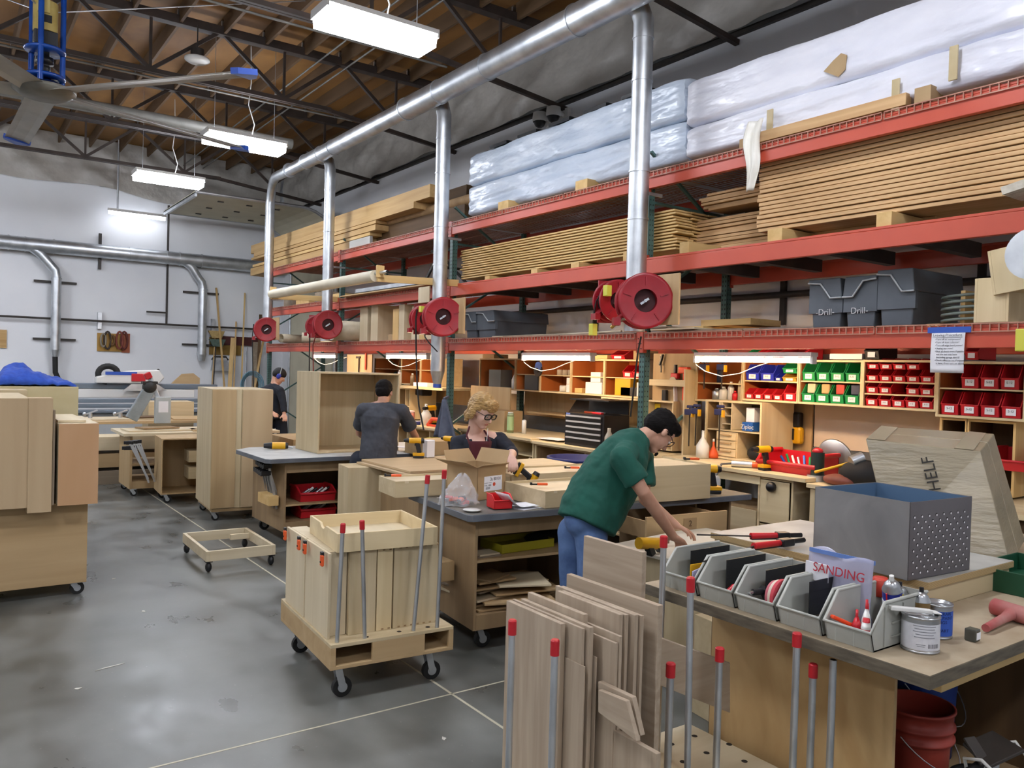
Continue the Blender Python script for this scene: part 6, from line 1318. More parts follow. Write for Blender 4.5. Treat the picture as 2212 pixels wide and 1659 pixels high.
# compartment hutch
yf_, yn_, zt_, zb_ = rect(6.35, 1524, 1642, 873, 993)
cubby('compartment hutch with thin dividers and three small drawers', 6.35, yn_, yf_, 1.02, 1.60, .5, (.48,), (), 'hutch', 'hutch', wood('oldply', 'Z'), wood('maple', 'Z'))
w = yf_-yn_; tag(MB().box((6.34, yn_+w*.72, 1.31), (6.80, yn_+w*.735, 1.58)).build('divider_board', wood('pale', 'Z')), 'thin divider board at the far side of the hutch', 'board')
t = thing('shelf_ladder', 'narrow stepped rack of little shelves in the hutch', 'rack', (6.36, yn_+w*.52, 1.315)); b = MB().box((0, 0, 0), (.3, .01, .265)).box((0, .12, 0), (.3, .13, .265)); 
for k in range(3): b.box((0, .01, .05+.08*k), (.3, .12, .058+.08*k))
b.build('frame', wood('pale', 'Y'), t)
dr_ = thing('drawer_unit', 'unit of three small maple drawers under the hutch shelf', 'drawer unit', (6.36, yn_+w*.42, 1.04)); MB().box((.01, 0, 0), (.4, .26, .25)).build('case', wood('maple', 'Y'), dr_)
for k in range(3): o = MB().box((-.004, .01, .01+.08*k), (.01, .25, .08+.08*k)).build('drawer', wood('maple', 'Y'), dr_, bevel=.002); MB().box((-.02, .06, .055+.08*k), (-.004, .2, .065+.08*k)).build('pull', wood('ply', 'Y'), o)
tag(MB().box((6.38, yn_+w*.18, 1.315), (6.6, yn_+w*.36, 1.40)).build('blue_carton', flat('carton_blue', '1f58a8', .5), bevel=.003), 'blue carton of zip bags lying in the hutch', 'carton'); text('Ziploc', .06, frame((6.378, yn_+w*.27, 1.355), (0, -1, 0), (0, 0, 1)), white, C.objects['blue_carton'], 'printed_word')
tag(MB().box((6.42, yn_+w*.2, 1.402), (6.6, yn_+w*.34, 1.54)).build('white_carton', paper, bevel=.003), 'white and blue carton standing on the blue one in the hutch', 'carton')
bottle('glue_jug', 'white squeeze jug with a tall neck on the counter left of the small drawers', 'bottle', .065, .27, white, white, 6.25, yn_+w*.9, z=1.02, neck=.55, capr=.22, cap_h=.05); bottle('traffic_cone', 'orange cone-shaped bottle behind the white squeeze jug', 'bottle', .05, .19, flat('cone_orange', 'dd5a2a', .5), white, 6.33, yn_+w*.80, z=1.02, neck=.8, capr=.2)
# counters
def counter(label, y0, y1, z, x0=5.83, x1=6.84, m=None, name='countertop'): return tag(MB().box((x0, y0, z-.035), (x1, y1, z)).build(name, m or wood('maple', 'Y'), bevel=.003), label, 'countertop')
counter('maple countertop under the near tool panel and hutch', 3.98, 5.72, 1.015); counter('lower maple countertop behind the metal box', 1.2, 3.97, .98)
def uc(label, y0, y1, z1, z0=.12, **k): return cubby(label, 5.88, y0, y1, z0, z1, .6, name='base_cabinet', cat='base cabinet', inner=wood('oldply', 'Z'), **k)
ya, yb_ = at(1712, 1100, 'X', 5.88).y, at(1636, 1100, 'X', 5.88).y
t = uc('base cabinet with a round black knob under the near counter', ya, yb_, .975, shelves=(.50,)); MB().box((-.012, .03, .46), (.0, yb_-ya-.03, .83)).build('door', wood('maple', 'Y'), t, bevel=.003); MB().ball((-.035, (yb_-ya)*.55, .78), .045, 16).cyl((-.03, (yb_-ya)*.55, .78), (0, (yb_-ya)*.55, .78), .02).build('knob', blackplas, t)
for k in range(5): tag(MB().box((5.95, yb_-.05-.03*k, .14), (6.4, yb_-.03-.03*k, .50)).build('upright_offcut', wood('pale', 'Z'), bevel=.001), ORD[k]+' upright plywood offcut from the left in the knob cabinet', 'board', 'offcuts in the knob cabinet')
yc = at(1545, 1100, 'X', 5.88).y
t = thing('drawer_stack', 'birch drawer fronts behind the right end of the middle table', 'drawer unit', (5.9, yb_+.01, .1)); w = yc-yb_-.02; MB().box((.01, 0, 0), (.5, w, .58)).build('case', wood('oldply', 'Z'), t)
for z in (.02, .30): MB().box((-.01, .01, z), (.01, w-.01, z+.26)).build('drawer', wood('birch', 'Y'), t, bevel=.002)
tag(MB().box((5.86, 4.45, .90), (5.875, 5.65, .978)).build('apron_board', wood('maple', 'Y'), bevel=.002), 'apron board under the near counter with a little knob', 'board'); tag(MB().box((5.9, 2.12, 0), (6.8, 3.84, .94)).build('base_block', wood('dark', 'Z')), 'dark cabinet under the lower near counter', 'cabinet') 
tag(MB().box((5.86, 3.86, .02), (5.9, 3.95, .94)).build('edge_board', wood('maple', 'Z')), 'pale edge panel at the end of the near counter', 'panel')
# wall behind the near counters
yf_, yn_, a, b = rect(6.93, 1698, 1753, 900, 950); tag(MB().box((6.93, yn_, 1.0), (6.95, yf_, 1.62)).build('charger_board', wood('ply', 'Z')), 'plywood panel carrying the two battery chargers', 'panel'); tag(MB().box((6.955, 1.4, 1.18), (6.97, yn_-.01, 1.62)).build('wall_sheet', noisy('peach_panel', 'cdbba9', 'd8c8b6', 2, rough=.7)), 'peach-tinted panel on the wall above the power strip', 'panel')
tag(MB().box((6.955, 1.4, 1.0), (6.97, 5.7, 1.175)).build('grey_backsplash', noisy('grey_board', '5b5d60', '6c6e70', 3)), 'grey strip of wall board behind the near counters', 'panel')
y_, z_ = yz(1715, 905, 6.9); tag(MB().box((6.84, y_-.1, z_-.08), (6.92, y_+.1, z_+.07)).build('battery_charger', blackplas, bevel=.02), 'upper black battery charger on the charger panel', 'charger'); y_, z_ = yz(1714, 938, 6.9); t = thing('battery_charger', 'lower yellow and black battery charger on the charger panel', 'charger', (6.84, y_, z_)); MB().box((0, -.12, -.09), (.08, .12, .08)).build('housing', toolyel, t, bevel=.03); MB().box((-.01, -.05, -.05), (.0, .05, .06)).build('slot', blackplas, t)
# tools on the near counters
q = at(1655, 1010, 'X', 6.0); drill((6.0, q.y, 1.016), math.radians(170), 'cordless impact driver standing left of the big red bin', big=1.1)
q = at(1720, 1010, 'X', 6.15); bin_('parts_bin', (6.0, q.y-.30, 1.0155), math.radians(0), .62, .35, .17, redplas, 'big red bin full of tools on the near counter', lbl=False, lip=.45, slope=.3)
for k in range(7): tag(MB().cyl((6.1+.02*k, q.y-.22+.065*k, 1.08), (6.2, q.y-.16+.06*k, 1.14+.01*(k % 3)), .011, n=8).build('hand_tool', (white, greenplas, flat('tool_blue', '2f62b8', .4), galv)[k % 4]), ORD[k]+' hand tool from the near side in the big red bin', 'tool', 'tools in the big red bin')
t = thing('router', 'dark plunge router with a metal body on the near counter', 'power tool', (6.05, at(1765, 1030, 'X', 6.05).y, .981)); MB().cyl((0, 0, .05), (0, 0, .24), .055, n=22).build('motor', flat('dk_green', '22302c', .4), t); MB().cyl((0, 0, 0), (0, 0, .05), .08, n=22).build('base', galv, t); MB().ball((0, 0, .25), (.045, .045, .03)).build('cap', redplas, t)
tag(MB().lathe([(0, 0), (.16, .0), (.17, .015), (.16, .02), (0, .012)], 32, M=Matrix.Translation((6.45, at(1795, 1000, 'X', 6.4).y, 1.15)) @ Matrix.Rotation(1.3, 4, 'Y')).build('saw_guard', galv), 'round metal guard leaning behind the router', 'metal disc')
t = thing('leather_pouch', 'reddish brown leather pouch on the lower near counter', 'pouch', (6.0, at(1815, 1040, 'X', 6.0).y, .981)); MB().ball((0, 0, .04), (.1, .15, .05), 14).build('pouch', noisy('red_leather', '6a3428', '7f4638', 8, rough=.6), t)
t = thing('black_tool_bag', 'black tool bag with a silver fitting beside the leaning cartons', 'bag', (6.1, at(1865, 1020, 'X', 6.1).y, .981)); MB().ball((0, 0, .10), (.16, .2, .12), 14).build('bag', flat('black_nylon', '121214', .8), t); MB().cyl((-.1, .05, .2), (-.02, 0, .24), .045, n=18).build('fitting', galv, t); MB().tube([(-.05, .1, .18), (-.1, .25, .12), (-.12, .36, .08)], .012, 8).build('yellow_tube', toolyel, t)
tag(MB().ball((6.5, at(1618, 985, 'X', 6.3).y, 1.10), (.12, .16, .09), 14).build('black_bundle', flat('black_nylon', '121214', .8)), 'black bundled cloth on the counter under the hutch', 'bag')
t = thing('grinder', 'orange and silver air tool with its hose on the near counter', 'power tool', (5.98, at(1610, 1000, 'X', 5.98).y, 1.016), .6); MB().cyl((0, -.06, .03), (0, .12, .03), .03, n=14).build('body', galv, t); MB().cyl((0, -.2, .03), (0, -.06, .03), .026, n=14).build('grip', toolora, t); MB().tube([(0, .12, .03), (-.1, .2, .03), (-.18, .25, -.1), (-.2, .27, -.35)], .010, 8).build('hose', flat('grey_rub', '4a4c4e', .5), t)
bucket('blue-violet tub with white rags by the lower near counter', 5.55, at(1745, 1110, 'X', 5.55).y-.15, .32, .20, .30, '3d48b4', False, 'tub'); tag(MB().box((5.3, 3.3, .0), (5.8, 3.85, .318)).build('tub_stand', wood('dark', 'X')), 'dark stand under the blue-violet tub', 'stand')
for k in range(1): bx('power_outlet', 6.94, 985, 1005, 1845, 1858, .01, flat('outlet_grey', '8a8a86', .5), 'grey power outlet on the wall right of the red bin', 'outlet')
# right edge: tall compartments behind the cartons
for k, (p0, p1, yt) in enumerate(((2030, 2085, 905), (2088, 2190, 915))):
    yf_, yn_, a, b = rect(6.5, p0, p1, yt, 1050); cubby(['narrow', 'wide'][k]+' tall compartment below the right-edge cubby', 6.5, yn_, yf_, 1.0, U[4][2]-.005, .4, (.42,), (), 'compartment', 'compartment', wood('dark', 'Z'), wood('pine', 'Z'))
q = at(2195, 985, 'X', 6.45); bin_('parts_bin', (6.46, q.y-.1, 1.2), 0, .3, .3, .16, redplas, 'red bin at the right picture edge below the cubbies', lbl=False)
tag(MB().box((5.2, 1.0, .92), (5.6, 1.28, 1.0)).build('grey_cover', greyplas, bevel=.01), 'pale grey lid at the right edge behind the cartons', 'lid')
# ---- second bay
US = []
for k, (p0, p1, yb, lab) in enumerate(((1036, 1112, 842, 'dark wall cubby with a white funnel bottle behind the woman'), (1113, 1165, 845, 'dark wall cubby with black power tools'), (1166, 1232, 852, 'lit wall cubby with jars on its shelf'), (1233, 1304, 852, 'lit wall cubby with white cartons'), (1305, 1388, 857, 'wall cubby with two red bins and a yellow box'))):
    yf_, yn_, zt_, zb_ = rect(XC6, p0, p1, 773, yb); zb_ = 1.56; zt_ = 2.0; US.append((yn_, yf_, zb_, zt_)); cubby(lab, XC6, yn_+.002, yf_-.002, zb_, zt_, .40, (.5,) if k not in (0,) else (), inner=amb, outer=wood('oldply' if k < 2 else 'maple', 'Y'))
f = lambda k, t_: US[k][0]+(US[k][1]-US[k][0])*t_
zf = 1.581; zs = 1.56+.22+.013
def ctn(k, t_, w, h, d, z, m, lab, nm='carton', cat='carton'): return tag(MB().box((XC6+.03, f(k, t_)-w/2, z), (XC6+.03+d, f(k, t_)+w/2, z+h)).build(nm, m, bevel=.004), lab, cat)
ctn(3, .35, .30, .14, .2, zf, paper, 'white carton at the bottom of the lit cubby'); ctn(3, .30, .18, .12, .18, zf+.142, paper, 'white carton stacked on the larger one in the lit cubby'); ctn(3, .8, .14, .06, .15, zf, wood('pine', 'Y'), 'small pine block beside the white cartons')
ctn(2, .12, .09, .10, .1, zf, paper, 'small white carton in the jar cubby'); ctn(2, .14, .06, .08, .08, zf+.102, paper, 'smaller white carton on top of the small one in the jar cubby')
for j in range(3): bottle('jar', ORD[j]+' clear jar from the near side on the shelf of the lit jar cubby', 'jar', .035, .07, glassy('jar_glass', 'd8d2c4', .5), white, XC6+.1, f(2, .2+.17*j), z=zs, neck=.1, capr=.9)
C_ = [o for o in C.objects if o.name.startswith('jar')]
for o in C_: o['group'] = 'clear jars on the cubby shelf'
bottle('white_tub', 'white round tub in the lit jar cubby', 'tub', .06, .08, white, white, XC6+.12, f(2, .42), z=zf, neck=.1, capr=.95)
ctn(4, .55, .26, .20, .2, zf, toolyel, 'yellow box in the cubby beside the nearest post'); ctn(4, .4, .26, .10, .05, zf, flat('duro_black', '2a2622', .5), 'black and yellow battery packs before the yellow box'); ctn(4, .12, .10, .16, .2, zf, paper, 'small white box in the cubby beside the nearest post')
for j, s in enumerate(('near', 'far')): bin_('parts_bin', (XC6+.02, f(4, .04+.25*j), zs), 0, .17, .25, .14, redplas, s+' red bin on the shelf of the cubby beside the nearest post')
bin_('parts_bin', (XC6+.02, f(4, .5), 2.002), 0, .24, .3, .10, redplas, 'red bin on top of the cubbies near the nearest post'); ctn(4, .15, .2, .1, .2, 2.002, cardb, 'brown carton on top of the cubbies beside the nearest post')
ctn(1, .4, .3, .20, .2, zf, blackplas, 'black power tool case in the dark cubby', 'tool_case', 'case'); bottle('funnel_bottle', 'white bottle with a red cap in the dark cubby', 'bottle', .05, .26, white, redplas, XC6+.1, f(0, .15), z=zf, neck=.5, capr=.3); ctn(0, .6, .3, .26, .2, zf, glassy('grey_bag', '70706c', .8), 'grey translucent tub in the dark cubby', 'tub', 'tub')
for j, (k, t_, w, h, m) in enumerate(((0, .8, .3, .06, cardb), (1, .5, .4, .07, cardb), (2, .7, .35, .05, white), (3, .3, .4, .05, wood('pine', 'Y')), (2, .1, .3, .06, wood('pine', 'Y')))): ctn(k, t_, w, h, .25, 2.002, m, ['brown carton on top of the funnel cubby', 'brown carton on top of the black tool cubby', 'flat white box on top of the jar cubby', 'pine board on top of the lit carton cubby', 'pine board on top at the near side of the jar cubby'][j])
y_ = f(1, .02); tag(MB().cyl((XC6-.03, y_, 1.85), (XC6-.012, y_, 1.85), .085, n=28).cyl((XC6-.045, y_, 1.85), (XC6-.03, y_, 1.85), .03).build('pulley_disc', dsteel), 'dark round disc hanging between two cubbies', 'disc'); tag(MB().cyl((XC6-.04, f(2, .98), 1.9), (XC6-.012, f(2, .98), 1.9), .06, n=24).build('tape_roll', flat('tape_blue', '5a78c8', .5)), 'blue roll hanging left of the jar cubby', 'tape roll')
cubby('open unit of upright compartments beside the nearest post', 6.4, 6.0, US[4][1]-.02, 1.02, 1.555, .45, (.4,), (.33, .72), 'compartment', 'compartment', wood('oldply', 'Z'), wood('maple', 'Z'))
tag(MB().box((6.93, 7.0, 1.2), (6.95, 9.4, 1.56)).build('wall_sheet', wood('ply', 'Z')), 'plywood wall panel behind the black tool chest', 'panel'); tag(MB().box((6.93, 5.85, 1.0), (6.952, 9.4, 1.195)).build('grey_backsplash', noisy('grey_board', '5b5d60', '6c6e70', 3)), 'grey wall board behind the tool chest counter', 'panel')
tag(MB().box((6.6, 7.6, 1.26), (6.92, 8.9, 1.28)).build('wall_ledge', wood('ply', 'Y')), 'narrow shelf on the wall behind the clear bottle', 'shelf'); tag(MB().hexa([V((6.75, 7.7, 1.285)), V((6.77, 7.7, 1.285)), V((6.77, 8.2, 1.285)), V((6.75, 8.2, 1.285))], [V((6.88, 7.72, 1.5)), V((6.9, 7.72, 1.5)), V((6.9, 8.15, 1.5)), V((6.88, 8.15, 1.5))]).build('clipboard', dsteel), 'dark clipboard leaning on the narrow wall shelf', 'clipboard')
counter('countertop carrying the black tool chest', 5.86, 7.75, 1.0); counter('slightly higher countertop with papers and a clear bottle', 7.76, 9.45, 1.02)
uc('base cabinet with dark opening under the tool chest', 5.9, 7.74, .96, divs=(.5,)); uc('base cabinet with small open drawers under the papers', 7.77, 9.44, .98, shelves=(.78,), divs=(.3, .62))
tc = thing('tool_chest', 'black tool chest with five silver drawer pulls on the counter', 'tool chest', (5.92, 6.56, 1.002)); w = .67
MB().box((0, 0, 0), (.38, w, .37)).build('case', noisy('black_enamel', '16171a', '202126', 4, rough=.3), tc, bevel=.004)
for k in range(5): o = MB().box((-.008, .035, .045+.062*k), (.0, w-.035, .045+.062*k+.056)).build('drawer', flat('black_drawer', '1c1d20', .3), tc); MB().box((-.022, .04, .080+.062*k), (-.008, w-.04, .098+.062*k)).build('pull', flat('pull_silver', 'd0d2d4', .35, .3), o)
MB().box((-.0015, w-.09, .345), (0, w-.02, .366)).build('sticker', flat('sticker_blue', '6d83c8', .5), tc)
for k, (y, m, l) in enumerate(((6.7, redplas, 'red tool lying on the tool chest'), (6.9, toolora, 'orange tool lying on the tool chest'), (6.78, galv, 'metal tool on the tool chest'))): tag(MB().box((6.0+.05*k, y, 1.374), (6.04+.05*k, y+.15, 1.395)).build('hand_tool', m, bevel=.004), l, 'tool')
t = thing('chest_lid', 'raised black lid of the tool chest', 'lid', (6.28, 6.56, 1.375)); 
MB().box((0, 0, 0), (.015, w, .16)).box((-.3, 0, .145), (0, w, .16)).build('lid', black, t)
q = at(1102, 935, 'X', 6.1); bottle('water_bottle', 'clear green-tinted bottle on the counter behind the woman', 'bottle', .045, .27, glassy('greenish', '9fc08a', .45), white, 6.1, q.y, z=1.022, neck=.12, capr=.8, lblm=flat('lbl_green', '9db886', .5)); q = at(1132, 925, 'X', 6.2); bottle('spray_can', 'slim white can on the counter right of the clear bottle', 'spray can', .03, .19, white, blackplas, 6.2, q.y, z=1.022, neck=.1)
for k, px in enumerate((1180, 1195)): q = at(px, 945, 'X', 6.0); tag(MB().box((5.95, q.y-.15, 1.0215+.003*k), (6.2, q.y+.15, 1.024+.003*k)).build('paper_sheet', paper), ['lower', 'upper'][k]+' drawing sheet on the counter left of the tool chest', 'paper')
bx('cardboard_carton', 6.1, 888, 926, 1036, 1090, .3, cardb, 'brown carton on the counter just behind the woman', 'carton'); tag(MB().box((6.35, 8.95, 1.1), (6.37, 9.95, 1.6)).build('hung_board', wood('ply', 'Z')), 'plywood panel with a hanging hose beside the second post', 'panel')
bucket('dark blue barrel behind the green-shirted man with a stick in it', 5.35, at(1255, 1000, 'X', 5.4).y, .0, .30, .97, '232c6a', False, 'barrel'); q = at(1232, 995, 'X', 5.4); tag(MB().cyl((5.25, q.y+.1, .3), (5.1, q.y+.32, .92), .015, n=10).build('stick', wood('pale', 'Z')), 'pale stick leaning in the dark blue barrel', 'stick')
q = at(1315, 965, 'X', 5.95); t = thing('clear_jug', 'small clear jug beside the tool chest', 'jug', (5.95, q.y, 1.002)); MB().lathe([(0, 0), (.05, 0), (.05, .14), (.02, .2), (.02, .24), (0, .24)], 20).build('jug', glassy('jug', 'dad4c8', .5), t)
# ---- third bay
yf_, yn_, a, b = rect(6.4, 750, 802, 762, 845); tag(MB().box((6.4, yn_, 1.42), (6.42, yf_, 2.05)).build('tool_board', wood('tan', 'Z')), 'tan tool board left of the lit cubbies, behind the big open cabinet', 'panel')
y_, z_ = yz(775, 795, 6.38); tag(MB().box((6.37, y_-.05, z_+.18), (6.39, y_+.12, z_+.22)).box((6.37, y_-.01, z_-.25), (6.39, y_+.01, z_+.18)).build('framing_square', dsteel), 'dark framing square on the tan tool board', 'tool'); y_, z_ = yz(790, 775, 6.38); tag(MB().box((6.37, y_-.02, z_-.2), (6.39, y_+.02, z_+.1)).build('red_strap', flat('strap_red', 'd8482a', .5)), 'orange-red strap on the tan tool board', 'strap')
for k, (p0, p1, lab) in enumerate(((809, 862, 'dark half-hidden cubby left of the lit pair'), (866, 907, 'left of the two brightly lit orange cubbies'), (908, 952, 'right of the two brightly lit orange cubbies'))):
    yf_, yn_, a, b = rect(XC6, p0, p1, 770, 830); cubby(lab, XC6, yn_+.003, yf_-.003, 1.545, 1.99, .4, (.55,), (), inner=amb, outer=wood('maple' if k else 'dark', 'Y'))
yf_, yn_, a, b = rect(6.2, 858, 962, 828, 832); tag(MB().box((6.15, yn_, 1.50), (6.9, yf_, 1.54)).build('lit_ledge', wood('maple', 'Y')), 'brightly lit shelf board under the orange cubbies', 'shelf')
for k, (px, h, m, l) in enumerate(((891, .2, flat('can_tan', '6b5a44', .4), 'dark spray can on the lit shelf'), (863, .25, paper, 'white tube at the left end of the lit shelf'))): q = at(px, 820, 'X', 6.25); bottle('spray_can', l, 'spray can', .035, h, m, white, 6.25, q.y, z=1.541, neck=.2)
q = at(912, 820, 'X', 6.25); tag(MB().box((6.2, q.y-.25, 1.541), (6.4, q.y+.2, 1.60)).build('white_carton', paper, bevel=.004), 'white carton glowing on the lit shelf', 'carton')
cubby('tall narrow cubby under the lit shelf beside the man in grey', 6.3, at(885, 870, 'X', 6.3).y, at(860, 870, 'X', 6.3).y, .98, 1.49, .5, (.4,), (.4,), 'compartment', 'compartment', wood('oldply', 'Z'), wood('maple', 'Z'))
tag(MB().box((6.93, 9.6, 1.25), (6.95, 12.2, 1.49)).build('wall_sheet', wood('tan', 'Z')), 'tan wall panel below the lit shelf', 'panel'); tag(MB().box((6.93, 9.6, .98), (6.95, 12.2, 1.245)).build('grey_backsplash', noisy('grey_board', '5b5d60', '6c6e70', 3)), 'grey wall board behind the third-bay counter', 'panel')
for k, px in enumerate((894, 915)): y_, z_ = yz(px, 842, 6.5); tag(MB().box((6.4, y_-.12, 1.38), (6.6, y_+.12, 1.495)).build('black_charger', blackplas, bevel=.02), ['left', 'right'][k]+' black charger hanging under the lit shelf', 'charger')
counter('bright countertop behind the man in grey', 9.6, 13.1, .965); uc('base cabinet under the counter behind the man in grey', 9.62, 13.08, .925, divs=(.2, .4, .6))
q = at(889, 905, 'X', 6.1); bottle('paper_cup', 'paper cup with a red pattern on the bright counter', 'cup', .05, .19, flat('cup_red', 'c9807a', .6), white, 6.1, q.y, z=.966, neck=.12, capr=.95); q = at(920, 905, 'X', 6.05); bottle('glue_jug', 'white jug with a tall neck on the bright counter', 'bottle', .085, .32, white, white, 6.05, q.y, z=.966, neck=.5, capr=.25, cap_h=.05)
q = at(935, 900, 'X', 6.2); drill((6.2, q.y, .966), math.radians(200), 'cordless drill behind the white jug on the bright counter', big=1.5); q = at(945, 913, 'X', 6.0); tag(MB().tube([(6.0, q.y+.28, .98), (6.0, q.y+.15, 1.08), (6.0, q.y-.1, 1.08), (6.0, q.y-.25, 1.0)], .03, 10).bar((6.0, q.y+.25, .985), (6.0, q.y-.2, .985), .05, .03).build('orange_handle_tool', flat('orange_saw', 'd8472a', .4)), 'orange-red saw with a looped handle on the bright counter', 'power tool')
q = at(902, 912, 'X', 5.95); bottle('blue_tape', 'blue tub beside the paper cup', 'tub', .06, .06, flat('navy_tub', '2b3780', .5), white, 5.95, q.y, z=.966, neck=.1, capr=.95)
q = at(985, 905, 'X', 5.6); t = thing('shop_coat', 'grey-blue jacket hanging on the second post behind the woman', 'jacket', (5.55, 9.30, 0)); 
MB().grid(lambda u, v: (.0+.06*math.sin(u*9)*v, .05-.36*(u-.5)*(.15+v)*1.3, 1.42-.52*v), 20, 12).bar((0, .05, 1.43), (.15, .2, 1.45), .015, .015).build('jacket', noisy('grey_blue_cloth', '555d70', '6b7387', 8, rough=.9, bump=.3), t, solid=.03)
# ---- fourth bay: dark shelving behind the man with ear defenders
cubby('dark shelving unit with machines in the farthest bay', 6.3, 13.6, 16.6, .1, 1.55, .6, (.3, .55, .75), (.5,), 'shelf_unit', 'shelf unit', wood('dark', 'Z'), wood('grey', 'Y'))
t = thing('planer', 'dark machine with a grey bed right of the man with ear defenders', 'machine', (5.1, 11.8, 0)); MB().box((0, 0, 0), (.6, .9, .75)).build('cabinet', dsteel, t, bevel=.01); MB().box((-.05, -.1, .75), (.7, 1.0, .80)).build('bed', galv, t, bevel=.004); MB().box((.1, .2, .80), (.5, .7, 1.12)).build('head', black, t, bevel=.02); MB().cyl((.1, .1, .95), (.1, -.0, .95), .1, n=20).build('handwheel', dsteel, t)
tag(MB().box((4.5, 11.0, 0), (4.95, 11.5, .86)).build('orange_crate', wood('amber', 'Z'), bevel=.004), 'orange-brown wooden bin beside the man with ear defenders', 'bin')
t = carcass('side_table', 'low table with a folded blue cloth behind the tall pantry cabinets', 'table', (3.6, 9.7, 0), 1.3, .9, .78, wood('ply', 'X'), 0, z0=.12, casters=1); tag(MB().ball((4.35, 10.1, .945), (.16, .2, .07), 16).build('blue_cloth', flat('navy_cloth', '16225c', .9)), 'crumpled navy cloth on the low table', 'cloth')
tag(MB().box((3.62, 9.0, 0), (4.25, 9.6, .78)).build('plain_box', wood('birch', 'X'), bevel=.003), 'plain birch box right of the tall pantry cabinets', 'box')
# ================================================================ machines and boards along the back wall
# sliding panel saw with its long grey rails
t = thing('panel_saw', 'long grey panel saw with stacked rails along the white back wall', 'saw', (3.3, 16.4, 0))
b = MB()
for k, (z, h, y) in enumerate(((1.27, .10, .5), (1.02, .07, .2), (.93, .06, .1), (.84, .05, .0))): b.box((-2.0, y, z), (1.35, y+.25, z+h))
b.build('rail', noisy('slate_grey_rail', '5a646e', '73808c', 4, (.1, 1, 1), .45), t, bevel=.01)
MB().box((-2.0, .15, .10), (1.3, .9, .82)).build('base', noisy('pale_machine', 'a9afb2', 'b9bfc2', 3), t, bevel=.01); MB().box((-1.4, .5, 1.10), (.9, .8, 1.265)).build('bed', white, t, bevel=.01); MB().box((-1.9, .55, 1.18), (-.55, .7, 1.26)).build('dark_slot', black, t)
t = thing('scoring_saw', 'white and red saw head with a blue top and silver guard on the panel saw', 'saw head', (2.75, 16.75, 1.38))
MB().prism([(-.35, 0), (.75, 0), (.85, .12), (.75, .27), (.2, .24), (-.35, .12)], 0, .25, 'Y').build('guard', white, t, bevel=.02); MB().box((-.2, -.01, .16), (.35, .0, .22)).build('blue_strip', flat('strip_blue', '2a52b0', .5), t); MB().box((.25, -.03, .04), (.50, .26, .19)).build('red_block', redplas, t, bevel=.01); MB().prism([(.1, -.14), (.9, -.14), (.72, -.01), (.25, -.01)], -.03, .02, 'Y').build('silver_plate', galv, t)
tag(MB().tube([(2.62+.17*math.cos(a), 16.9, 1.55+.15*math.sin(a)) for a in [-.4+PI*1.6*k/16 for k in range(17)]], .055, 12).build('flexible_hose', blackrub), 'looped black hose behind the blue blanket', 'hose')
# second tool: miter saw head on a grey stand with printed case
t = thing('miter_saw', 'upright chop saw with a red handle and grey frame in front of the panel saw', 'saw', at(325, 860, 'Y', 12.4)); q = t.location.copy()
MB().bar((-.25, 0, -.30), (-.02, 0, .12), .16, .10, upv=(0, 1, 0)).build('slide_rail', noisy('mid_grey', '7c8486', '969ea0', 5), t, bevel=.01); MB().bar((.0, .05, .28), (.16, 0, -.12), .06, .06).build('arm', galv, t, bevel=.006); MB().ball((-.02, -.02, .16), (.10, .1, .09), 14).box((-.12, -.08, .2), (.08, .05, .24)).build('motor', noisy('worn_black', '2a2a2c', '44423f', 8, metal=.4), t); MB().bar((-.06, 0, .36), (-.02, 0, .28), .09, .09).build('red_handle', redplas, t, bevel=.01)
MB().box((.05, -.1, -.36), (.26, .0, .02)).build('printed_case', noisy('pale_case', '9da5a6', 'b4bbbb', 3), t, bevel=.01); MB().box((.09, -.103, -.2), (.22, -.1, -.04)).build('sticker', paper, t)
# assembly tables of the far left
def ftable(label, x, y, sx, sy, h, mat, leg=.08): 
    t = thing('assembly_table', label, 'table', (x, y, 0)); MB().box((0, 0, h-.04), (sx, sy, h)).build('tabletop', mat, t, bevel=.003); MB().box((.1, .12, .10), (.13, sy-.1, h-.04)).box((sx-.13, .12, .10), (sx-.1, sy-.1, h-.04)).box((.13, .14, .10), (sx-.13, sy-.12, .2)).box((.13, .14, .42), (sx-.13, sy-.12, .44)).build('frame', wood('ply', 'Z'), t)
    for a in (.15, sx-.15):
        for b_ in (.16, sy-.16): caster(t, a, b_, .10, .045)
    return t
ftable('low table with offcuts between the left cabinets and the tall pantry cabinets', 2.0, 11.6, 2.1, 1.0, .86, wood('pale', 'X'))
ftable('farther table in front of the panel saw', 1.7, 13.6, 2.9, 1.2, .88, wood('ply', 'X'))
for k, (x, y, sx, sy, z, kd, rz) in enumerate(((2.1, 11.8, .9, .5, .862, 'pale', .05), (2.9, 11.7, .8, .4, .862, 'ply', -.1), (2.3, 11.9, .5, .3, .885, 'oldply', .2), (1.85, 13.8, 1.1, .6, .882, 'pale', .1), (3.1, 13.7, .9, .5, .882, 'ply', -.1), (2.5, 13.9, .6, .4, .902, 'dark', .15))):
    o = MB().box((0, 0, 0), (sx, sy, .018)).build('loose_board', wood(kd, 'X'), loc=(x, y, z)); o.rotation_euler = (0, 0, rz); tag(o, ['pale board at the left of the low table', 'plywood board at the right of the low table', 'brownish scrap on the low table', 'pale board at the left of the farther table', 'plywood board at the right of the farther table', 'dark board on the farther table'][k], 'board')
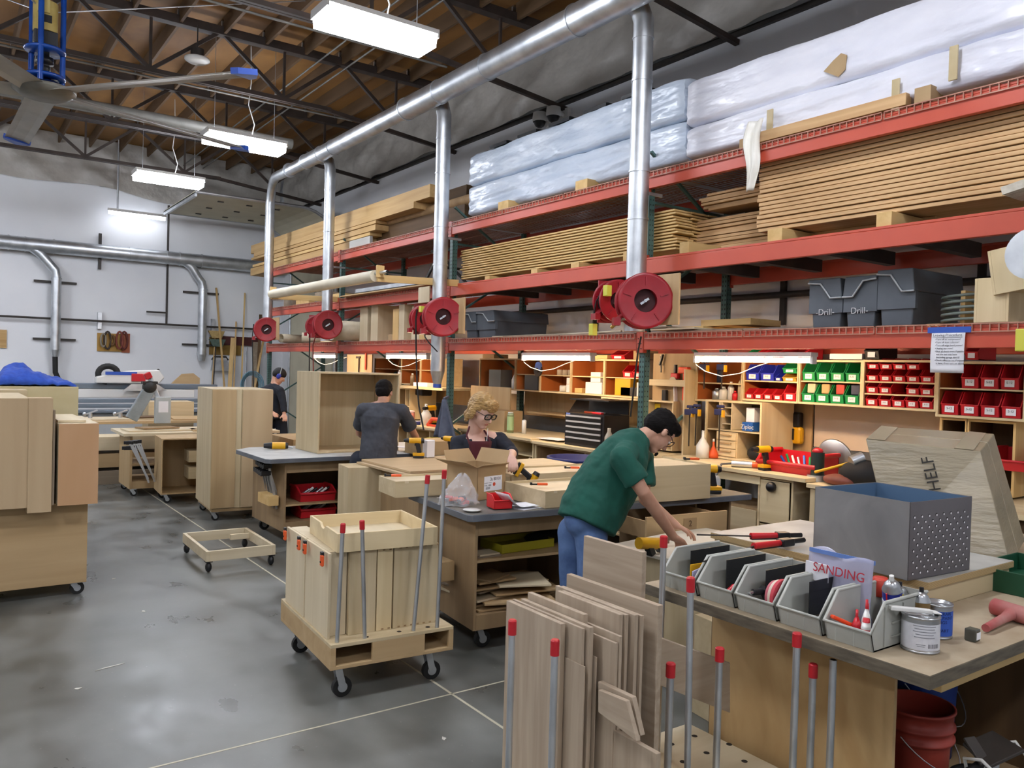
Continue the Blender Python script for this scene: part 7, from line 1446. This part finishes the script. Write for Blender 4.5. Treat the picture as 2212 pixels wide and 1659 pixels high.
for k, (px, py, Y, z) in enumerate(((195, 897, 13.9, .9), (260, 895, 13.9, .9))): q = at(px, py, 'Y', Y); t = thing('hold_down', ['left', 'right'][k]+' silver toggle clamp on the farther table', 'clamp', (q.x, Y, .92)); MB().cyl((0, 0, 0), (0, 0, .07), .03, n=12).bar((-.08, 0, .05), (.1, 0, .12), .03, .02).ball((-.08, 0, .06), .03).build('clamp_body', galv, t)
t = carcass('drawer_cart', 'open plywood cart with two small drawers left of the tall pantry cabinets', 'cart', (2.33, 10.95, 0), .62, .6, .72, wood('ply', 'Z'), math.radians(-4), z0=.12, casters=1, open_=1); 
for z in (.30, .52): MB().box((.34, .05, z), (.58, .4, z+.15)).build('drawer', wood('birch', 'X'), t, bevel=.002)
clampset(2.15, 11.4, .78, 6, 'bar clamp hanging left of the open plywood cart', dx=-.03, dy=-.03, tilt=.2, ln=.55)
tag(MB().box((2.95, 14.9, .0), (3.7, 15.4, 1.12)).build('plain_box', wood('birch', 'X'), bevel=.004), 'box standing left of the tall pantry cabinets in front of the panel saw', 'box')
t = thing('lumber_rack', 'low rack of boards on the floor behind the left cart', 'rack', (1.4, 13.0, 0)); 
for k in range(3): MB().box((0, 0, .0+.25*k), (1.6, .5, .2+.25*k)).build('board_layer', wood(('grey', 'ply', 'pale')[k], 'X'), t, bevel=.003)
tag(MB().prism([(.0, 0), (.55, 0), (.55, .12), (.42, .22), (.2, .2)], 0, .06, 'Y').build('wood_template', wood('ply', 'X'), loc=(4.05-.2, 17.3, 1.37)), 'rounded wooden template leaning on the panel saw', 'board')
# hook boards on the back wall
def yw(px, py, Y=YB-.03): return at(px, py, 'Y', Y)
for k, (p0, p1, q0, q1, m, lab) in enumerate(((-20, 14, 711, 752, wood('timber', 'X'), 'tan board on the back wall at the left edge of the picture'), (210, 263, 719, 760, noisy('ochre_board', '9c7430', 'b0883c', 3), 'ochre part of the hook board with hanging belts'), (263, 280, 720, 762, noisy('rust_board', '8f4a2c', 'a65a38', 3), 'rust part of the hook board with hanging belts'), (452, 520, 728, 768, noisy('mustard_board', '74581c', '8a6a26', 3), 'mustard board behind the brooms on the back wall'), (480, 560, 726, 748, flat('maroon_board', '4a1a18', .6), 'dark red rail above the mustard board'))):
    a, b_ = yw(p0, q0, YB-.02-.02*(k > 3)), yw(p1, q1, YB-.02-.02*(k > 3)); tag(MB().box((a.x, a.y-.015, b_.z), (b_.x, a.y, a.z)).build('hook_board', m), lab, 'board')
for k, (px, r, c_) in enumerate(((223, .15, '8a8272'), (232, .2, '3a3028'), (243, .11, '6a4a28'), (258, .2, '7a3c30'), (268, .2, '5c2a24'))):
    q = yw(px, 735, YB-.1); tag(MB().tube([(q.x+.35*r*math.cos(a), YB-.12, q.z+r*math.sin(a)) for a in [2*PI*j/16 for j in range(16)]], .022, 8, closed=True).build('belt_loop', noisy('belt'+c_, c_, c_, 3, rough=.8)), ['grey', 'black', 'small brown', 'reddish', 'dark red'][k]+' belt loop hanging on the hook board', 'belt')
# boards, brooms and pipes leaning in the corner
def lean(p0, p1, Y0, r, mat, label, name='leaning_board', w=None, cat='board'):
    a, b_ = at(p0[0], p0[1], 'Y', YB-.08), at(p1[0], p1[1], 'Y', Y0); d = a-b_; b0 = b_+d*((.02-b_.z)/d.z)
    return tag((MB().bar(b0, a, (w or r*2)*.6, r*1.2) if mat is not galv else MB().cyl(b0, a, r, n=10)).build(name, mat), label, cat)
lean((467, 622), (485, 840), YB-.6, .03, wood('timber', 'Z'), 'tall thin strip leaning on the back wall, leftmost and longest', w=.06); lean((529, 633), (521, 840), YB-.5, .025, wood('pine', 'Z'), 'tall thin pine strip leaning in the back corner', w=.05)
lean((510, 695), (505, 840), YB-.5, .03, wood('timber', 'Z'), 'shorter strip leaning between the two tall strips', w=.06); lean((503, 730), (496, 838), YB-.5, .03, wood('pine', 'Z'), 'wide pale board leaning behind the pantry cabinets', w=.16)
lean((563, 680), (556, 840), YB-1.0, .03, wood('dark', 'Z'), 'dark board leaning beside the farthest duct drop', w=.12); lean((575, 700), (549, 845), YB-1.2, .035, wood('timber', 'Z'), 'slanted timber leaning by the farthest red reel', w=.08); lean((552, 740), (549, 830), YB-.9, .03, wood('grey', 'Z'), 'grey plank leaning in the back corner', w=.2)
lean((532, 750), (530, 835), YB-.3, .02, galv, 'steel pipe leaning in the back corner', 'leaning_pipe', cat='pipe')
for k, (px, py) in enumerate(((468, 720), (470, 738))):
    q = at(px, py, 'Y', YB-.25); t = thing('broom', ['tan broom hanging head up behind the leaning strips', 'green broom hanging head up below the tan one'][k], 'broom', (q.x, YB-.22, q.z)); MB().prism([(-.2, .06), (.2, .06), (.12, -.12), (-.1, -.12)], -.04, .04, 'Y').build('bristles', noisy(('straw', 'dull_green')[k], ('9c8454', '46544c')[k], ('b59c68', '586a60')[k], 20, rough=.9), t); MB().cyl((-.03, 0, -.1), (-.12, .02, -q.z+.05), .014, n=8).build('handle', (wood('timber', 'Z'), dsteel)[k], t)
q = at(475, 788, 'Y', YB-.2); t = thing('dust_pan', 'grey dust pan hanging below the brooms', 'dust pan', (q.x, YB-.2, q.z)); MB().prism([(-.22, -.15), (.22, -.15), (.18, .12), (-.18, .12)], -.02, .02, 'Y').build('pan', noisy('pan_grey', '84888c', 'b0b3b6', 4, rough=.4), t); MB().tube([(-.2, 0, .12), (-.15, 0, .2), (.15, 0, .2), (.2, 0, .12)], .02, 8).build('rim', blackplas, t)
t = thing('cable_coil', 'coil of light blue hose standing in the back corner', 'hose', at(545, 832, 'Y', YB-1.1)); b = MB()
for k in range(4): b.tube([((.28-.03*k)*math.cos(a), .03*k, (.34-.03*k)*math.sin(a)) for a in [2*PI*j/20 for j in range(20)]], .014, 6, closed=True)
b.build('hose', flat('pale_blue_hose', '6f98ac', .5), t)
tag(MB().cyl((4.3, YB-.05, 1.6), (4.3, YB, 1.6), .03, n=10).build('wall_socket', dsteel), 'tiny dark fitting on the white back wall', 'fitting')
# ================================================================ people
def caps(mb, p, q, r1, r2=None, fl=None, k=1.0, n=14):
    """rounded tapered limb; fl/k squash it along direction fl"""
    p, q = V(p), V(q); r2 = r1 if r2 is None else r2; d = q-p; L_ = max(d.length, 1e-4); d = d/L_
    a = (V(fl)-d*V(fl).dot(d)).normalized() if fl is not None else d.orthogonal().normalized(); b = d.cross(a); rings = []
    for i in range(5): t = PI/2*i/4; rings.append((-r1*math.cos(t), max(r1*math.sin(t), 1e-4)))
    for i in range(5): t = PI/2*i/4; rings.append((L_+r2*math.sin(t), max(r2*math.cos(t), 1e-4)))
    vs = []
    for s, r in rings:
        for j in range(n): t = 2*PI*j/n; vs.append(p+d*s+a*(r*k*math.cos(t))+b*(r*math.sin(t)))
    m = len(rings); fs = [(i*n+j, i*n+(j+1) % n, (i+1)*n+(j+1) % n, (i+1)*n+j) for i in range(m-1) for j in range(n)]
    mb.add(vs, fs+[tuple(range(n-1, -1, -1)), tuple(range((m-1)*n, m*n))], 0, None, True)
def chain(mb, pts, rs, fl=None, k=1.0):
    for i in range(len(pts)-1): caps(mb, pts[i], pts[i+1], rs[i], rs[i+1], fl, k)
def skin_up(mb, name, mat, parent, vox, sm=4, wr_=0, ws=.12):
    o = mb.build(name, mat, parent); m = o.modifiers.new('Remesh', 'REMESH'); m.mode = 'VOXEL'; m.voxel_size = vox; m.use_smooth_shade = True
    if wr_:
        tx = bpy.data.textures.new(name, 'CLOUDS'); tx.noise_scale = ws; d = o.modifiers.new('Folds', 'DISPLACE'); d.texture = tx; d.strength = wr_; d.mid_level = .5; d.texture_coords = 'LOCAL'
    s = o.modifiers.new('Smooth', 'SMOOTH'); s.factor = .5; s.iterations = sm
    return o
def loft(mb, secs, ax, n=26):
    """closed tube of elliptical sections (centre, half width, half depth)"""
    C3 = [V(a[0]) for a in secs]; vs = []
    for i, (c, rs, rf) in enumerate(secs):
        d = (C3[min(i+1, len(C3)-1)]-C3[max(i-1, 0)]).normalized(); a = (ax-d*ax.dot(d)).normalized(); f = a.cross(d)
        for j in range(n): t = 2*PI*j/n; vs.append(V(c)+a*(rs*math.cos(t))+f*(rf*math.sin(t)))
    m = len(secs); mb.add(vs, [(i*n+j, i*n+(j+1) % n, (i+1)*n+(j+1) % n, (i+1)*n+j) for i in range(m-1) for j in range(n)]+[tuple(range(n-1, -1, -1)), tuple(range((m-1)*n, m*n))])
def hand(mb, w, d, nrm, side, curl=.6, s=1.0):
    """palm with four unequal bent fingers and a thumb; d along the palm, nrm out of its back"""
    w, d, nrm = V(w), V(d).normalized(), V(nrm); nrm = (nrm-d*nrm.dot(d)).normalized(); a = d.cross(nrm)*side
    for i in range(4): caps(mb, w+a*(.010-.012*i+.008)*s, w+d*.075*s+a*(.030-.020*i)*s, .017*s, .0125*s)
    for i, (ln, sp) in enumerate(((.070, .12), (.078, .03), (.072, -.05), (.056, -.14))):
        b = w+d*.080*s+a*(.031-.0205*i)*s; d1 = (d+a*sp); c = 0; p = b; rr = .0098*s
        for j, f_ in enumerate((.45, .32, .25)):
            c += curl*(.5 if j == 0 else .8); v = (d1*math.cos(c)-nrm*math.sin(c)).normalized(); q = p+v*ln*f_*s; caps(mb, p, q, rr, rr*.9, n=10); p = q; rr *= .9
    p = w+d*.022*s+a*.028*s; q = p+(d*.6+a*.75-nrm*.25).normalized()*.042*s; r_ = q+(d*.9+a*.25-nrm*.4).normalized()*.032*s; caps(mb, p, q, .015*s, .0115*s, n=10); caps(mb, q, r_, .0115*s, .009*s, n=10)
def person(label, feet, head, F, U, neck, chest, pelv, sh, el, wr, hd, hips, kn, an, skin, hairm, topm, legm, sl=.5, hs=1.0, vox=.008, top_pad=.022, nm='shirt', wide=1.0, hem=None, shoe=None, curl=(.6, .6), hands=True, hn=None):
    o3 = V(feet); t = thing('person', label, 'person', o3); T = lambda p: V(p)-o3
    F = V(F).normalized(); U = V(U); U = (U-F*U.dot(F)).normalized(); Lh = U.cross(F); c = T(head); s = hs
    M3 = Matrix((F, Lh, U)).transposed(); b = MB(); H = lambda f, l, u: c+(F*f+Lh*l+U*u)*s; E = lambda *r: tuple(x*s for x in r)
    b.ball(H(-.005, 0, .032), E(.098, .077, .092), 20, M=M3); b.ball(H(.035, 0, -.03), E(.058, .060, .082), 18, M=M3); b.ball(H(.058, 0, -.098), E(.030, .032, .024), 12, M=M3); b.ball(H(.005, 0, -.07), E(.06, .055, .04), 14, M=M3)
    b.ball(H(.070, 0, .020), E(.022, .05, .016), 12, M=M3); caps(b, H(.088, 0, .005), H(.106, 0, -.036), .008*s, .0135*s, n=10); b.ball(H(.093, 0, -.04), E(.012, .018, .008), 10, M=M3)
    for q in (-1, 1): b.ball(H(-.005, q*.078, -.012), E(.019, .009, .031), 12, M=M3); b.ball(H(.062, q*.035, -.03), E(.025, .02, .024), 10, M=M3)
    nk, ch, pv = T(neck), T(chest), T(pelv); caps(b, H(-.03, 0, -.06), nk, .052*s, .062); ax = (T(sh[0])-T(sh[1])).normalized()
    fwd = ax.cross(V((0, 0, 1))); ln = (ch-pv).normalized(); tf = ax.cross(ln)
    for r_, p in ((.12, ch), (.105, ch.lerp(pv, .5)), (.09, pv)): b.ball(p, (r_*wide, r_*.85, r_*1.2), 16, M=Matrix((ax*1.25, tf, ln)).transposed())
    chain(b, [T(sh[0]), nk.lerp(T(sh[0]), .3), T(sh[1])], [.055, .06, .055])
    for i in range(2):
        S_, E_, W_2 = T(sh[i]), T(el[i]), T(wr[i]); mid = E_.lerp(W_2, .3)
        chain(b, [S_, S_.lerp(E_, .45), E_, mid, W_2], [.055*wide, .047, .038, .040, .026])
        if hands: hand(b, W_2, T(hd[i])-W_2, hn[i] if hn else (0, 0, 1), (1, -1)[i], curl[i], 1.0)
        chain(b, [T(hips[i]), T(kn[i]), T(an[i])], [.065, .05, .035]); caps(b, T(an[i])-V((0, 0, .035)), T(an[i])+fwd*.0+V((.0, .0, -.03)), .04, .04)
    skin_up(b, 'body', skin, t, vox, 3)
    e = MB(); m_ = MB()
    for q in (-1, 1): e.ball(H(.083, q*.031, -.002), E(.010, .012, .008), 10, M=M3); m_.ball(H(.0925, q*.031, -.003), E(.002, .0045, .0045), 8, M=M3)
    eo = e.build('eyes', flat('eye_white', 'c9c4bd', .3), t); m_.build('iris', flat('eye_iris', '2c2520', .3), eo)
    MB().ball(H(.086, 0, -.070), E(.006, .022, .006), 10, M=M3).build('lips', flat('lip_tone', '9c5d54', .5), t)
    # trousers
    g = MB()
    for i in range(2): chain(g, [T(hips[i]), T(kn[i]), T(an[i])+V((0, 0, .0))], [.098, .076, .062])
    g.ball(pv-ln*.0, (.155, .115, .12), 16, M=Matrix((ax, tf, ln)).transposed()); skin_up(g, 'trousers', legm, t, .012, 5, .012, .1)
    fo = MB()
    for i in range(2): a = T(an[i]); f2 = V((F.x, F.y, 0)).normalized(); caps(fo, a+V((0, 0, -.035))-f2*.05, a+V((0, 0, -.045))+f2*.14, .042, .035, (0, 0, 1), .85)
    skin_up(fo, 'shoes', shoe or blackplas, t, .012, 3)
    # top
    g = MB(); lw = wide
    if hem: loft(g, [(T(p), a*lw, b_) for p, a, b_ in hem], ax)
    else: loft(g, [(pv-ln*.10, .185*lw, .135), (pv, .182*lw, .135), (pv.lerp(ch, .5), .175*lw, .125), (ch, .195*lw, .135), (ch.lerp(nk, .45), .185*lw, .11)]+([] if top_pad > .01 else [(ch.lerp(nk, .62), .19*lw, .10), (ch.lerp(nk, .78), .16*lw, .085)])+([(ch.lerp(nk, .8), .12*lw, .085), (nk, .075, .07)] if top_pad > .01 else []), ax)
    if top_pad > .01: chain(g, [T(sh[0]), nk.lerp(ch, .25), T(sh[1])], [.070, .078, .070])
    for i in range(2):
        S_, E_, W_2 = T(sh[i]), T(el[i]), T(wr[i]); ee = S_.lerp(E_, min(1, sl))
        if sl < 1: caps(g, S_, S_.lerp(ee, .5), .074, .072); g.cyl(S_, ee, .066, .078, n=20)
        else: top_pad < .01 and caps(g, S_, nk.lerp(S_, .55), .066, .05); chain(g, [S_, E_], [.068, .054]); g.cyl(E_, E_.lerp(W_2, sl-1), .054, .046, n=16); caps(g, E_, E_.lerp(W_2, .1), .054)
    to = skin_up(g, nm, topm, t, .008, 3, .016, .07)
    return t, H, M3, E, c, T
def hairball(t, H, M3, E, mat, items, vox=.007, bumpy=.012, name='hair'):
    g = MB()
    for (f, l, u, a, b_, c_) in items: g.ball(H(f, l, u), E(a, b_, c_), 16, M=M3)
    return skin_up(g, name, mat, t, vox, 2, bumpy, .025)
def glasses(t, H, mat, name='glasses', w=.05):
    g = MB()
    for q in (-1, 1):
        pts = [H(.102-.012*abs(math.cos(a)*.5+.5*1)*.6, q*(.033+.031*math.copysign(abs(math.cos(a))**.6, math.cos(a))), .0+.020*math.copysign(abs(math.sin(a))**.6, math.sin(a))) for a in [2*PI*k/14 for k in range(14)]]
        g.tube(pts, .0055 if 'black' in mat.name else .0028, 6, closed=True); g.tube([H(.092, q*.058, .006), H(.05, q*.078, .008), H(-.01, q*.086, .004)], .0025, 6)
    g.tube([H(.104, -.006, .006), H(.106, .006, .006)], .003, 6); o = g.build(name, mat, t)
    l = MB()
    for q in (-1, 1): l.ball(H(.096, q*.031, .002), (.003, .025, .016), 12, M=Matrix((V((1, 0, 0)), V((0, 1, 0)), V((0, 0, 1)))) )
    return o
skinm = noisy('fair_skin', 'b98a72', 'cda089', 9, rough=.5, spec=.35)
paleskin = noisy('pale_skin', 'cfa593', 'dcb8a8', 9, rough=.5, spec=.35)
darkhair = noisy('black_hair', '080606', '15100f', 30, (1, 1, 5), .75, bump=.5, spec=.15); blond = noisy('strawberry_blond_hair', '94703f', 'c9a468', 26, (1, 1, 4), .45, bump=.8)
jeans = noisy('blue_denim', '3d5680', '5b78a6', 7, rough=.85, bump=.2, bscale=60); dkjeans = flat('dark_jeans', '1c2330', .85)
# -- man in the green T-shirt bending over the cart
g_ = noisy('green_cotton', '0a463a', '0e5547', 6, rough=.85, bump=.25, bscale=14)
def Q(px, py, Y): return at(px, py, 'Y', Y)
hdR, hdL = at(1500, 1190, 'Z', .775), at(1512, 1160, 'Z', .81)
t, H, M3, E, c, T = person('man in a green T-shirt and blue jeans bending over the white-topped cart', (3.02, 3.56, 0), Q(1424, 932, 3.44), (.60, -.16, -.78), (.75, -.15, .62),
    Q(1375, 952, 3.5), Q(1322, 1003, 3.5), Q(1262, 1118, 3.55), (Q(1388, 985, 3.72), Q(1345, 992, 3.28)), (Q(1392, 1078, 3.66), Q(1389, 1062, 3.20)), (Q(1462, 1136, 3.52), Q(1455, 1160, 3.26)), (hdL, hdR),
    ((3.09, 3.66, .90), (3.07, 3.48, .90)), ((3.11, 3.68, .50), (3.08, 3.46, .50)), ((3.05, 3.72, .09), (3.03, 3.44, .09)), skinm, darkhair, g_, jeans, sl=.70, hs=1.0, wide=.98, nm='green_tshirt', vox=.006,
    hem=((Q(1266, 1134, 3.52), .18, .178), (Q(1276, 1108, 3.52), .185, .188), (Q(1298, 1066, 3.51), .185, .19), (Q(1324, 1026, 3.5), .19, .185), (Q(1348, 988, 3.5), .20, .155), (Q(1366, 960, 3.5), .15, .11), (Q(1380, 944, 3.5), .085, .078)), curl=(.45, .7))
hairball(t, H, M3, E, darkhair, ((-.02, 0, .05, .105, .088, .088), (-.05, 0, .01, .075, .083, .075), (.045, 0, .085, .062, .070, .042), (.0, -.062, .03, .05, .022, .035), (.0, .062, .03, .05, .022, .035)))
glasses(t, H, flat('thin_frames', '4a3c34', .3, .5)); MB().ball(H(.096, 0, -.10), E(.008, .014, .016), 10, M=M3).build('goatee', darkhair, t)
# -- man in grey, seen from behind
gt = noisy('charcoal_cotton', '34373e', '42454d', 6, rough=.9, bump=.25, bscale=14)
t, H, M3, E, c, T = person('man in a dark grey T-shirt seen from behind, working at the white-topped table', (3.46, 7.40, 0), Q(830, 848, 7.42), (.62, .72, -.35), (.15, .25, .95),
    Q(828, 876, 7.38), Q(822, 905, 7.34), Q(818, 972, 7.30), (Q(785, 886, 7.42), Q(868, 888, 7.28)), (Q(776, 935, 7.62), Q(893, 935, 7.40)), (Q(812, 958, 7.8), Q(905, 958, 7.62)), (Q(830, 962, 7.95), Q(918, 962, 7.75)),
    ((3.44, 7.42, .90), (3.60, 7.30, .90)), ((3.42, 7.5, .48), (3.58, 7.38, .48)), ((3.38, 7.44, .09), (3.55, 7.32, .09)), skinm, darkhair, gt, dkjeans, sl=.72, hs=1.0, wide=1.02, nm='grey_tshirt', vox=.009,
    hem=())
hairball(t, H, M3, E, darkhair, ((-.02, 0, .045, .103, .088, .088), (-.055, 0, .0, .066, .080, .075), (-.05, 0, -.03, .055, .066, .04)))
# -- woman with the apron and safety glasses
na = noisy('navy_floral_knit', '11131c', '1a1d29', 9, rough=.9, bump=.2)
fw_ = (3.56, 5.50, 0)
t, H, M3, E, c, T = person('woman with strawberry blond hair, safety glasses and a dark red apron, using a drill', fw_, Q(1042, 888, 5.36), (.22, -.86, -.42), (.12, -.30, .94),
    Q(1024, 940, 5.47), Q(1030, 975, 5.44), (3.60, 5.56, .95), (Q(1078, 950, 5.40), Q(990, 958, 5.50)), (Q(1106, 978, 5.22), Q(992, 1010, 5.38)), (Q(1104, 988, 5.0), (3.42, 5.1, 1.02)), (Q(1110, 1010, 4.9), (3.55, 5.0, .98)),
    ((3.70, 5.55, .90), (3.50, 5.57, .90)), ((3.70, 5.58, .48), (3.50, 5.6, .48)), ((3.70, 5.58, .09), (3.5, 5.6, .09)), paleskin, blond, na, dkjeans, sl=1.25, hs=1.06, wide=.86, nm='navy_top', vox=.007, top_pad=.004, hem=(), curl=(.9, .3))
hairball(t, H, M3, E, blond, ((-.02, 0, .052, .110, .092, .090), (-.06, 0, .01, .075, .085, .085), (.055, 0, .085, .055, .072, .038), (.082, .0, .055, .022, .060, .028), (-.085, .02, -.045, .05, .06, .05), (-.09, -.03, -.075, .035, .04, .04), (-.02, -.085, -.02, .035, .018, .06), (-.05, -.08, -.075, .02, .02, .045), (-.10, .0, .03, .04, .06, .05), (-.02, .085, -.03, .03, .016, .06)), bumpy=.016)
glasses(t, H, flat('black_frames', '08080a', .3)); 
MB().grid(lambda u, v: T(Q(1012+50*u+6*v*(1-2*u), 953+46*v, 5.27-.05*math.sin(PI*u))), 8, 6).build('apron_bib', flat('maroon_cloth', '4a141f', .9), t, solid=.006)
st_ = MB()
for a, b_, c_ in (((1014, 958), (1008, 940), (1014, 922)), ((1060, 958), (1054, 943), (1046, 930))): st_.tube([T(Q(a[0], a[1], 5.27)), T(Q(b_[0], b_[1], 5.31)), T(Q(c_[0], c_[1], 5.40))], .008, 6)
st_.build('apron_strap', flat('maroon_cloth', '4a141f', .9), t); MB().tube([T(Q(1054, 925, 5.30)), T(Q(1052, 945, 5.27)), T(Q(1050, 972, 5.25)), T(Q(1046, 990, 5.25))], .0025, 5).build('earphone_cable', white, t)
q = Q(1118, 1004, 4.93); drill((q.x, q.y+.02, q.z-.02), 0, 'yellow and black drill held by the woman in the apron', tilt=(0, math.radians(118), math.radians(-35)), big=.95)
# -- man with ear defenders far away
nv = noisy('dark_navy_jacket', '0e121c', '171c29', 6, rough=.9)
t, H, M3, E, c, T = person('man in a navy jacket and ear defenders bending over a machine far away', (4.35, 12.6, 0), Q(603, 812, 12.5), (.75, -.25, -.45), (.45, -.1, .85),
    Q(592, 832, 12.5), Q(586, 850, 12.5), Q(588, 890, 12.5), (Q(606, 846, 12.3), Q(568, 846, 12.6)), (Q(612, 872, 12.2), Q(562, 876, 12.5)), (Q(614, 896, 12.1), Q(590, 892, 12.2)), (Q(616, 905, 12.0), Q(600, 900, 12.0)),
    ((4.45, 12.55, .92), (4.28, 12.65, .92)), ((4.5, 12.55, .5), (4.3, 12.68, .5)), ((4.45, 12.55, .09), (4.26, 12.66, .09)), skinm, darkhair, nv, dkjeans, sl=1.8, hs=1.0, wide=1.0, nm='navy_jacket', vox=.012)
hairball(t, H, M3, E, flat('black_cap', '0b0b0d', .7), ((-.01, 0, .045, .108, .09, .088), (-.05, 0, .02, .07, .085, .08)), .01, .002, 'cap')
for q in (-1, 1): eo = MB().ball(H(-.005, q*.09, -.012), E(.036, .024, .045), 14, M=M3).build('ear_cup', flat('ear_blue', '23349a', .4), t); MB().tube([H(-.03*math.sin(a)-.0, .10*math.cos(a), .13*math.sin(a)) for a in [PI*k/12 for k in range(13)]], .008, 8).build('headband', silver, eo)
